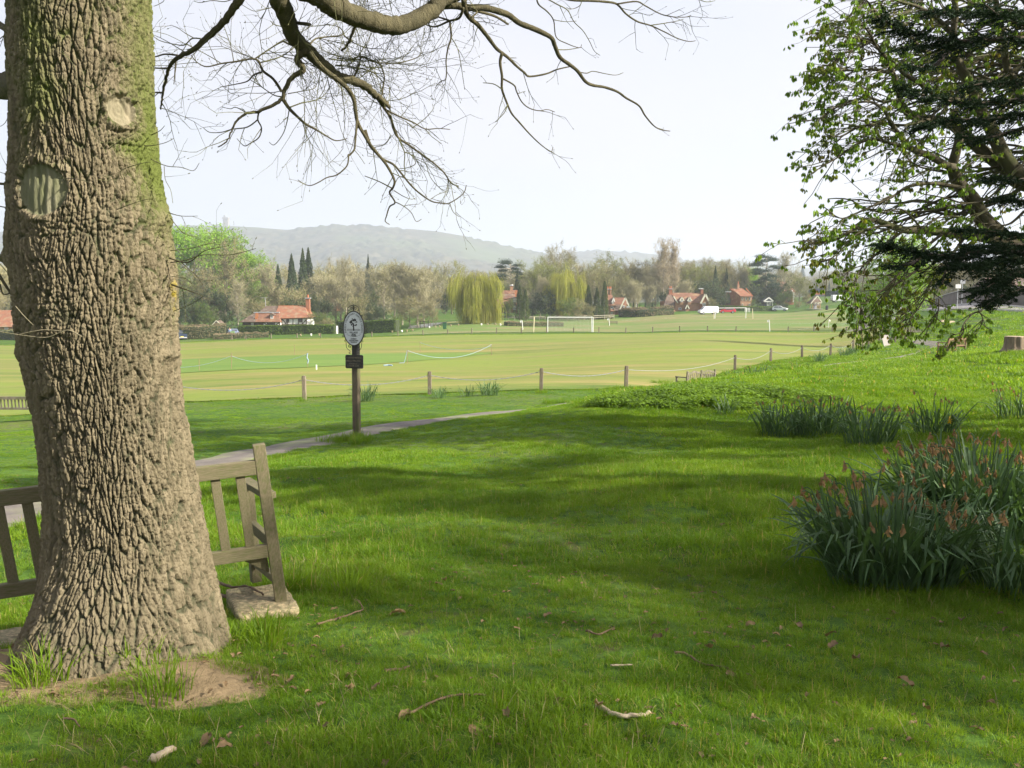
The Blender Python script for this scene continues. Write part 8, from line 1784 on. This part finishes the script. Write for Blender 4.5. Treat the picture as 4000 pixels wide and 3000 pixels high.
for i, (k, px, D, ty, w_) in enumerate((('oak', -60, 190, 1010, 1.1), ('oak2', 40, 200, 1030, 1), ('ivy', 110, 195, 1060, 1), ('oak', -180, 200, 1000, 1.1), ('oak', 0, 230, 1000, 1.0), ('ash', 220, 200, 1000, 1), ('oak', 350, 205, 990, 1), ('ivy', 480, 205, 980, 1), ('spring', 600, 215, 930, 1))): T_(k, px, D, ty, ['bare tree over the red roof at the left margin', 'brown tree behind the left farmhouse ridge', 'dark twiggy tree touching the oak on its left', 'bare tree beyond the left margin', 'pale hazy crown at the left margin', 'bare tree hidden behind the oak trunk, left', 'bare tree hidden behind the oak trunk, middle', 'ivy tree hidden behind the oak trunk', 'green tree hidden behind the oak trunk, right'][i], 'bare_tree', w_)
# the distant woods: too many and too misty to tell apart
fw = bpy.data.collections.new('far_woods')
for k in ('oak', 'oak2', 'ash', 'bud', 'fir'):
    pr = TP_[k]; o = bpy.data.objects.new('wood_' + k, pr['twigs'] or pr['leaves']); fw.objects.link(o)
pts, sc_ = [], []
for _ in range(900):
    Y = rnd(300, 560)**1; x = rnd(-.75, .62) * Y
    px = 2000 + F * x / Y
    if 3100 < px < 3460 and Y < 420: continue
    if 1600 < px < 1760 and Y < 380: continue
    pts.append((x, Y, lz(x, Y) - .5)); sc_.append(rnd(.5, .85))
for _ in range(900):
    Y = rnd(600, 1300); x = rnd(-.75, .75) * Y; t = np.clip((Y - 560) / 590, 0, 1); pts.append((x, Y, -12 + t * 20)); sc_.append(rnd(.8, 1.5))
scatter('far_wood', pts, sc_, [random.randrange(5) for _ in pts], [rnd(0, 6.28) for _ in pts], fw)
random.seed(105); rng = np.random.default_rng(205)
# ------------------------------------------------------------------ horse chestnut in young leaf and dark conifer at the right
M_cb = mat('chestnut_bark', (.10, .085, .05), (.07, .06, .035), 6, .9, .5, 30, c3=(.10, .12, .035), s3=2)
M_cl = mat('young_chestnut_leaf', (.22, .34, .03), (.15, .26, .022), .9, .55, trans=.5, c3=(.20, .16, .03), s3=1.6, coord='World')
z1 = lambda s: ZR(3000, 0, 2.212, s)
z2 = lambda s: ZR(3000, 600, 2.212, s)
z3 = lambda s: ZR(3350, 1050, 3.403, s)
leafc = bpy.data.collections.new('chestnut_leaves')
for i in range(5):   # limp, half opened leaf fans hanging from a bud
    V, Fc = [], []
    for fan in range(3):
        a0 = rnd(0, 6.28); o = Vector((rnd(-.02, .02), rnd(-.02, .02), 0)); st = o + Vector((math.cos(a0) * .035, math.sin(a0) * .035, rnd(-.01, .03)))
        for k in range(5):
            a = a0 + (k - 2) * .45; d = Vector((math.cos(a) * rnd(.2, .55), math.sin(a) * rnd(.2, .55), -1)).normalized(); L_ = rnd(.06, .115); w_ = L_ * rnd(.16, .24); s_ = d.cross(Vector((math.sin(a), math.cos(a), rnd(-.5, .5)))).normalized() * w_; b_ = len(V)
            V += [tuple(st), tuple(st + d * L_ * .6 + s_), tuple(st + d * L_), tuple(st + d * L_ * .6 - s_)]; Fc.append((b_, b_ + 1, b_ + 2, b_ + 3))
    leafc.objects.link(bpy.data.objects.new(f'fan_{i}', npmesh('fan', V, Fc, M_cl)))
LP = []
cb = GD(4520, 15.5); CH = thing('chestnut_tree', 'horse chestnut with drooping young leaves hanging in from the right', 'tree', (cb.x, cb.y, lz(cb.x, cb.y)))
crown = [(3300, -400), (3330, 60), (3190, 60), (3230, 260), (3150, 285), (3200, 420), (3160, 560), (3140, 700), (3230, 800), (3120, 955), (3180, 1050), (3210, 1120), (3290, 1200), (3350, 1350), (3450, 1290), (3650, 1400), (3900, 1350), (4100, 1250), (5200, 1250), (5200, -700), (3300, -700)]
cgap = [[(3560, 990), (3420, 900), (3400, 820), (3300, 760), (3230, 800), (3240, 720), (3330, 640), (3420, 590), (3500, 600), (3480, 700), (3440, 760)]]
def cgrow(T, p, d, L, r, lev):
    n = max(3, int(L / .16)); pts = [p]; q = p
    for i in range(n):
        d = (d + Vector((rnd(-1, 1), rnd(-1, 1), rnd(-1, 1))) * .20 + Vector((-.035, 0, -.10 if i < n * .6 else .10))).normalized(); q = q + d * L / n
        u = PX(q)
        if u[0] < 4000 and not inpoly(u[0], u[1], crown) and random.random() < .55: break
        pts.append(q)
        if lev == 0 and i > n * .25 and random.random() < .52: LP.append(tuple(q))
    if len(pts) < 2: return
    T.tube(pts, [r * (1 - .5 * i / n) for i in range(len(pts))], 4 if r > .008 else 3, cap=False)
    LP.append(tuple(pts[-1]))
    if random.random() < .45: LP.append(tuple(pts[-1] + Vector((rnd(-.06, .06), rnd(-.06, .06), rnd(-.05, .02)))))
    if lev > 0:
        for i in range(1, len(pts)):
            if random.random() < .55:
                ax = Vector((rnd(-1, .6), rnd(-1, 1), rnd(-.9, .5))).normalized(); cgrow(T, pts[i], (d * .75 + ax * .8).normalized(), L * rnd(.35, .6), r * .55, lev - 1)
def climb(pix, Y0, Y1, r0, r1, ns, tw=(.7, 1.5), lev=1):
    n = len(pix); pts = smooth_line([P(a, b_, Y0 + (Y1 - Y0) * i / (n - 1)) for i, (a, b_) in enumerate(pix)], 5); k = len(pts)
    mb = MB(); mb.tube(pts, [(r0 + (r1 - r0) * (i / (k - 1))**.8) * pts[i].y / F for i in range(k)], 8 if r0 > 8 else 5); o = child(mb.build('limb', M_cb, None, True), CH)
    T = MB()
    for j in range(round(ns * .7)):
        i = random.randrange(2, k); d = (pts[i] - pts[i - 1]).normalized(); ax = Vector((rnd(-1, .5), rnd(-1, 1), rnd(-.8, .6))).normalized(); cgrow(T, pts[i], (d * .8 + ax * .8).normalized(), rnd(*tw), .0085, lev)
    T.tube([pts[-1], pts[-1] + Vector((-.02, 0, .01))], .004, 3); t_ = T.build('twigs', M_cb, None, False); tag(t_, kind='stuff'); child(t_, CH); LP.append(tuple(pts[-1]))
E = [(4520, 1000), (4300, 900)]
hub = [(4520, 1500), (4515, 1250), (4490, 1000)]
climb([(4520, 1800), (4525, 1500), (4515, 1200), (4490, 900), (4450, 500), (4430, 0), (4400, -500)], 15.5, 15.3, 120, 50, 0)
climb([(4510, 1180), (4200, 1000)] + z2([(2150, 800), (1900, 730), (1600, 690), (1330, 660), (1180, 660), (1050, 620), (920, 575), (820, 590), (700, 680), (560, 750), (400, 770), (300, 788)]), 15.5, 13.8, 30, 2, 34)
climb([(4510, 1100), (4250, 1000)] + z2([(2150, 790), (1950, 660), (1830, 530), (1770, 400), (1680, 300), (1620, 200), (1590, 110)]) + z1([(1600, 1400), (1645, 1230), (1655, 1080), (1600, 960)]), 15.6, 14.2, 44, 12, 26)
climb(z2([(1600, 120), (1540, 100)]) + z1([(1400, 1350), (1250, 1290), (1130, 1160), (1050, 1040), (1000, 950), (880, 880), (700, 900), (520, 930)]), 14.4, 13.4, 17, 2, 26)
climb(z1([(1250, 1290), (1100, 1250), (930, 1205), (800, 1230), (700, 1290), (620, 1350), (500, 1420), (350, 1515)]), 14.1, 13.3, 8, 2, 20, (.4, .9))
climb(z2([(1700, 300), (1500, 265), (1350, 260), (1200, 290), (1080, 370), (950, 430), (800, 500), (640, 560), (530, 500)]), 14.6, 13.6, 9, 2, 26, (.5, 1.2))
climb([(4500, 900), (4250, 780)] + z2([(2212, 260), (2080, 150), (1960, 60)]) + z1([(1850, 1300), (1700, 1170), (1560, 1060), (1400, 1030), (1250, 1000), (1150, 900), (1130, 780), (1080, 640), (1000, 480), (900, 360), (750, 330), (600, 310)]), 15.7, 13.6, 36, 3, 44)
climb([(4480, 850), (4200, 760)] + z1([(2212, 1530), (2060, 1380), (1960, 1180), (1900, 1060), (1800, 900), (1740, 720), (1650, 560), (1610, 430), (1600, 300), (1620, 100), (1600, -100)]), 15.2, 14.0, 36, 10, 36)
climb(z1([(1800, 900), (1560, 860), (1420, 800), (1300, 710), (1180, 640), (1080, 540), (950, 420), (850, 250), (700, 180), (560, 200)]), 14.6, 13.2, 14, 2, 34)
climb(z1([(1640, 560), (1500, 480), (1350, 440), (1200, 300), (1000, 200), (900, 60), (780, -60)]), 14.5, 13.6, 12, 3, 30)
climb([(4430, 500)] + z1([(2300, 900), (2130, 700), (2060, 560), (2040, 350), (1990, 100), (1950, -100)]), 15.3, 14.6, 20, 8, 22)
climb(z1([(1610, 300), (1450, 150), (1300, 60), (1100, 0), (950, -80)]), 14.3, 13.6, 10, 3, 24)
climb(z1([(1400, 1030), (1200, 1080), (1000, 1070), (800, 1090), (620, 1180), (500, 1160)]), 14.4, 13.6, 7, 2, 24, (.5, 1.1))
climb(z1([(1150, 850), (1000, 880), (850, 840), (650, 900), (480, 1000), (430, 1060)]), 14.1, 13.4, 6, 2, 24, (.4, 1.0))
climb(z1([(1080, 640), (900, 600), (700, 610), (520, 600), (380, 640)]), 13.8, 13.3, 6, 2, 26, (.4, 1.0)); climb(z1([(900, 360), (760, 420), (640, 470), (560, 560), (480, 560)]), 13.7, 13.3, 5, 2, 18, (.4, .9))
climb(z2([(1180, 660), (1050, 760), (950, 860), (830, 960), (760, 1080), (740, 1180), (745, 1290), (640, 1330)]), 14.4, 13.6, 6, 2, 30, (.4, .9)); climb(z2([(1050, 620), (900, 640), (760, 700), (650, 820), (560, 900), (490, 970)]), 14, 13.5, 5, 2, 22, (.4, .9))
climb(z2([(1500, 700), (1350, 820), (1200, 960), (1100, 1080), (1020, 1200), (980, 1330), (960, 1480)]), 14.6, 13.8, 7, 2, 34, (.5, 1.0)); climb(z2([(1700, 720), (1600, 860), (1480, 1000), (1400, 1140), (1330, 1290), (1250, 1400), (1200, 1480)]), 14.8, 13.9, 7, 2, 34, (.5, 1.0)); climb(z2([(1300, 1000), (1150, 1100), (1000, 1180), (880, 1230), (800, 1300), (840, 1420)]), 14.2, 13.7, 5, 2, 24, (.4, .9))
climb(z3([(1900, 0), (1750, 250), (1680, 480), (1640, 560), (1540, 590), (1450, 680), (1400, 760), (1370, 850), (1250, 880)]), 14.6, 14.0, 5, 2, 12, (.25, .5)); climb(z3([(1400, 760), (1400, 860), (1280, 990), (1180, 1090), (1050, 1170)]), 14.2, 14.0, 3, 1.5, 7, (.15, .35), 0); climb(z3([(1600, 560), (1650, 620), (1660, 700), (1600, 830), (1560, 880)]), 14.3, 14.1, 3, 1.5, 9, (.15, .35), 0); climb(z3([(1080, 400), (1070, 560), (1000, 680), (920, 780)]), 14.2, 14, 3, 1.5, 12, (.2, .4), 0); climb(z3([(700, 500), (640, 600), (660, 740), (760, 700)]), 14.2, 14, 3, 1.5, 12, (.2, .4), 0)
climb(z2([(1330, 660), (1250, 560), (1150, 480), (1050, 500)]), 14.3, 13.9, 5, 2, 12, (.4, .8)); climb(z2([(1900, 480), (1750, 560), (1600, 540), (1450, 560)]), 14.8, 14.3, 5, 2, 20, (.4, .9)); climb(z2([(2212, 500), (2100, 600), (2000, 620), (1850, 600)]), 15.2, 14.6, 6, 2, 16, (.5, .9))
T = MB()    # upper crown out of the picture
for k in range(26):
    p0 = P(4450 - k * 6, 700 - k * 62, 15.3); cgrow(T, p0, Vector((rnd(-1, .8), rnd(-1, 1), rnd(.1, .8))).normalized(), rnd(2.5, 4.2), .05, 2)
t_ = T.build('twigs', M_cb, None, False); tag(t_, kind='stuff'); child(t_, CH)
LP = [p for p in LP if not any(inpoly(*PX(p), g) for g in cgap) or random.random() < .25]
LPa = np.array(LP) - np.array(CH.location[:]) ; o = scatter('foliage', LPa, rng.uniform(.48, .85, len(LPa)), rng.integers(0, 5, len(LPa)), rng.uniform(0, 6.28, len(LPa)), leafc, parent=CH)
print('chestnut leaf fans', len(LPa))
# conifer boughs
M_nd = mat('dark_conifer_needle', (.012, .028, .012), (.020, .040, .016), 6, .75, trans=.08, rnd=.2, spec=.15); M_nb = mat('conifer_bark', (.05, .04, .03), (.08, .06, .04), 8, .9)
tb_ = GD(5200, 8.6); CO = thing('conifer_tree', 'dark flat boughed conifer reaching in from the right edge', 'tree', (tb_.x, tb_.y, lz(tb_.x, tb_.y)))
child(MB().tube([Vector((tb_.x, tb_.y, lz(tb_.x, tb_.y) - .2)), Vector((tb_.x, tb_.y, 5)), Vector((tb_.x, tb_.y, 12))], [.28, .2, .05], 12).build('trunk', M_nb, None, True), CO)
def bough(pix, Y0, Y1, wid, r0=12, dens=1.0, droop=.3):
    wid *= 1.35
    n = len(pix); pts = smooth_line([P(a, b_, Y0 + (Y1 - Y0) * i / (n - 1)) for i, (a, b_) in enumerate(pix)], 6); k = len(pts)
    child(MB().tube(pts, [(r0 * (1 - i / k) + 1.5) * pts[i].y / F for i in range(k)], 6).build('bough', M_nb, None, True), CO)
    segA, segB = [], []; Lt = sum((b_ - a).length for a, b_ in zip(pts, pts[1:])); m_ = int(Lt / .022 * dens)
    for j in range(m_):
        t = random.random()**.8; i = min(int(t * (k - 1)), k - 2); p = pts[i].lerp(pts[i + 1], t * (k - 1) - i); d = (pts[i + 1] - pts[i]).normalized(); s_ = d.cross(Vector((0, 0, 1))).normalized() * random.choice([-1, 1]); L_ = wid * rnd(.35, 1) * (1.15 - .75 * t)
        dd = (d * rnd(.5, 1.2) + s_ * rnd(.3, 1) + Vector((0, 0, rnd(-.35, .18)))).normalized(); q = p; ns_ = max(2, int(L_ / .05))
        for u in range(ns_):
            dd = (dd + Vector((rnd(-1, 1), rnd(-1, 1), rnd(-1, .8) - droop * .25)) * .12).normalized(); q2 = q + dd * .05; segA.append(tuple(q)); segB.append(tuple(q2))
            if random.random() < .45:
                e = (dd + s_.cross(dd) * rnd(-.4, .4) + d * rnd(-1, 1) * .8).normalized(); q3 = q; 
                for _ in range(2): q4 = q3 + e * .04; segA.append(tuple(q3)); segB.append(tuple(q4)); q3 = q4
            q = q2
    A, B = np.array(segA), np.array(segB); V1, F1 = ribbons(A, B, .006); nn = 7; A2 = np.repeat(A, nn, 0); B2 = np.repeat(B, nn, 0); t = rng.uniform(0, 1, len(A2))[:, None]; c_ = A2 * (1 - t) + B2 * t; dn = (B2 - A2); dn /= np.linalg.norm(dn, axis=1)[:, None]; rv = rng.normal(size=dn.shape); rv[:, 2] *= .6; rv /= np.linalg.norm(rv, axis=1)[:, None]; e = dn * .55 + rv * .8; e /= np.linalg.norm(e, axis=1)[:, None]
    V2, F2 = ribbons(c_, c_ + e * rng.uniform(.020, .034, len(A2))[:, None], .009)
    o = link('needles', npmesh('needles', np.concatenate([V1, V2]), np.concatenate([F1, F2 + len(V1)]), M_nd)); tag(o, kind='stuff'); child(o, CO); return len(F1) + len(F2)
tot = 0
for pix, wid, dn in (([(5100, 260), (4400, 170), (4000, 150), (3750, 160), (3560, 130), (3440, 70)], .42, 1.0), ([(5100, 120), (4300, 40), (4000, 50), (3800, 50), (3640, 45)], .36, .9), ([(3850, 155), (3650, 175), (3500, 190)], .3, .9), ([(4300, 130), (3980, 90), (3850, 20)], .3, .8),
    ([(5100, 500), (4400, 420), (4000, 390), (3800, 405), (3640, 380), (3530, 340)], .30, .9), ([(5100, 560), (4400, 450), (4050, 440), (3880, 465), (3700, 470), (3600, 495)], .34, 1.0), ([(4400, 350), (4000, 330), (3880, 320), (3780, 340)], .28, .8), ([(4100, 470), (3930, 520), (3850, 540), (3760, 530)], .26, .7), ([(3700, 210), (3640, 260), (3560, 255)], .2, .7),
    ([(5100, 820), (4300, 800), (4000, 785), (3920, 775)], .3, .8), ([(4600, 700), (4000, 700), (3860, 700)], .22, .6), ([(5100, 900), (4300, 920), (4000, 915), (3880, 905), (3760, 895)], .26, .8),
    ([(5100, 1080), (4400, 1020), (4000, 990), (3820, 985), (3700, 1000), (3560, 980), (3470, 955)], .36, 1.1), ([(5100, 1120), (4300, 1040), (4000, 1010), (3850, 1030), (3760, 1040)], .44, 1.2), ([(5100, 1180), (4300, 1080), (4020, 1060), (3900, 1100), (3830, 1140)], .40, 1.1), ([(4900, 1180), (4250, 1110), (4050, 1120), (3930, 1150), (3850, 1195)], .30, .8), ([(4700, 980), (4200, 960), (3960, 955), (3800, 965)], .36, 1.0), ([(3760, 1000), (3700, 1050), (3680, 1110)], .2, .7), ([(3620, 985), (3560, 1030), (3480, 1040)], .2, .7)):
    tot += bough(pix, 8.6, 7.4, wid, 12 if wid > .3 else 8, dn)
print('needle tris', tot)
for k in range(12):     # boughs out of the picture, over and beside it
    a = rnd(0, 6.28); z = 2.2 + k * .75; c_ = Vector((tb_.x, tb_.y, z)); e = c_ + Vector((math.cos(a), math.sin(a), .05)) * (3.2 - k * .16); pz_ = [PX(tuple(c_.lerp(e, t))) for t in (0, .5, 1)]
    if e.x < tb_.x - 1 and z < 8: continue
    mb = MB(); mb.tube([c_, e], [.06, .02], 5); child(mb.build('bough', M_nb, None, True), CO); n = 1500; t = rng.uniform(.15, 1, n)[:, None]; q = np.array(c_) * (1 - t) + np.array(e) * t + rng.normal(size=(n, 3)) * np.array([.3, .3, .07]); o = link('needles', leaf_quads(q, .11, M_nd, tri=True)); tag(o, kind='stuff'); child(o, CO)
# leafy tree further down the path, and trees beyond the right margin whose shade falls over the lawn
T_('spring', 3510, 90, 905, 'pale green chestnut further down the path behind the hanging leaves', 'chestnut_tree', .85); T_('fresh', 3400, 150, 1080, 'green tree hanging over the far path', 'small_tree', .9)
def shade_tree(kind, x, y, H, label, name, w=1.0):
    pr = TP_[kind]; t = thing(name, label, 'tree', (x, y, lz(x, y)), rnd(0, 6.28)); s_ = H / pr['H']; t.scale = (s_ * w, s_ * w, s_); link('trunk', pr['trunk'], t)
    if pr['twigs']: link('twigs', pr['twigs'], t)
    if pr['leaves']: link('crown', pr['leaves'], t)
shade_tree('bud', 22, 9.5, 12, 'budding tree standing beyond the right margin level with the chestnut', 'small_tree'); shade_tree('oak2', 16.5, 2.6, 10, 'leafy tree beyond the right margin, nearest the viewer', 'small_tree', .8); shade_tree('fresh', 11.5, 2.2, 6.4, 'low leafy tree beyond the right margin, level with the oak', 'small_tree', .42); shade_tree('oak2', 13, -1.3, 9, 'slim budding tree beyond the right margin, level with the viewer', 'small_tree', .8); shade_tree('bud', 9.5, -3.2, 7, 'small leafy tree behind the viewer on the right', 'small_tree', .8)
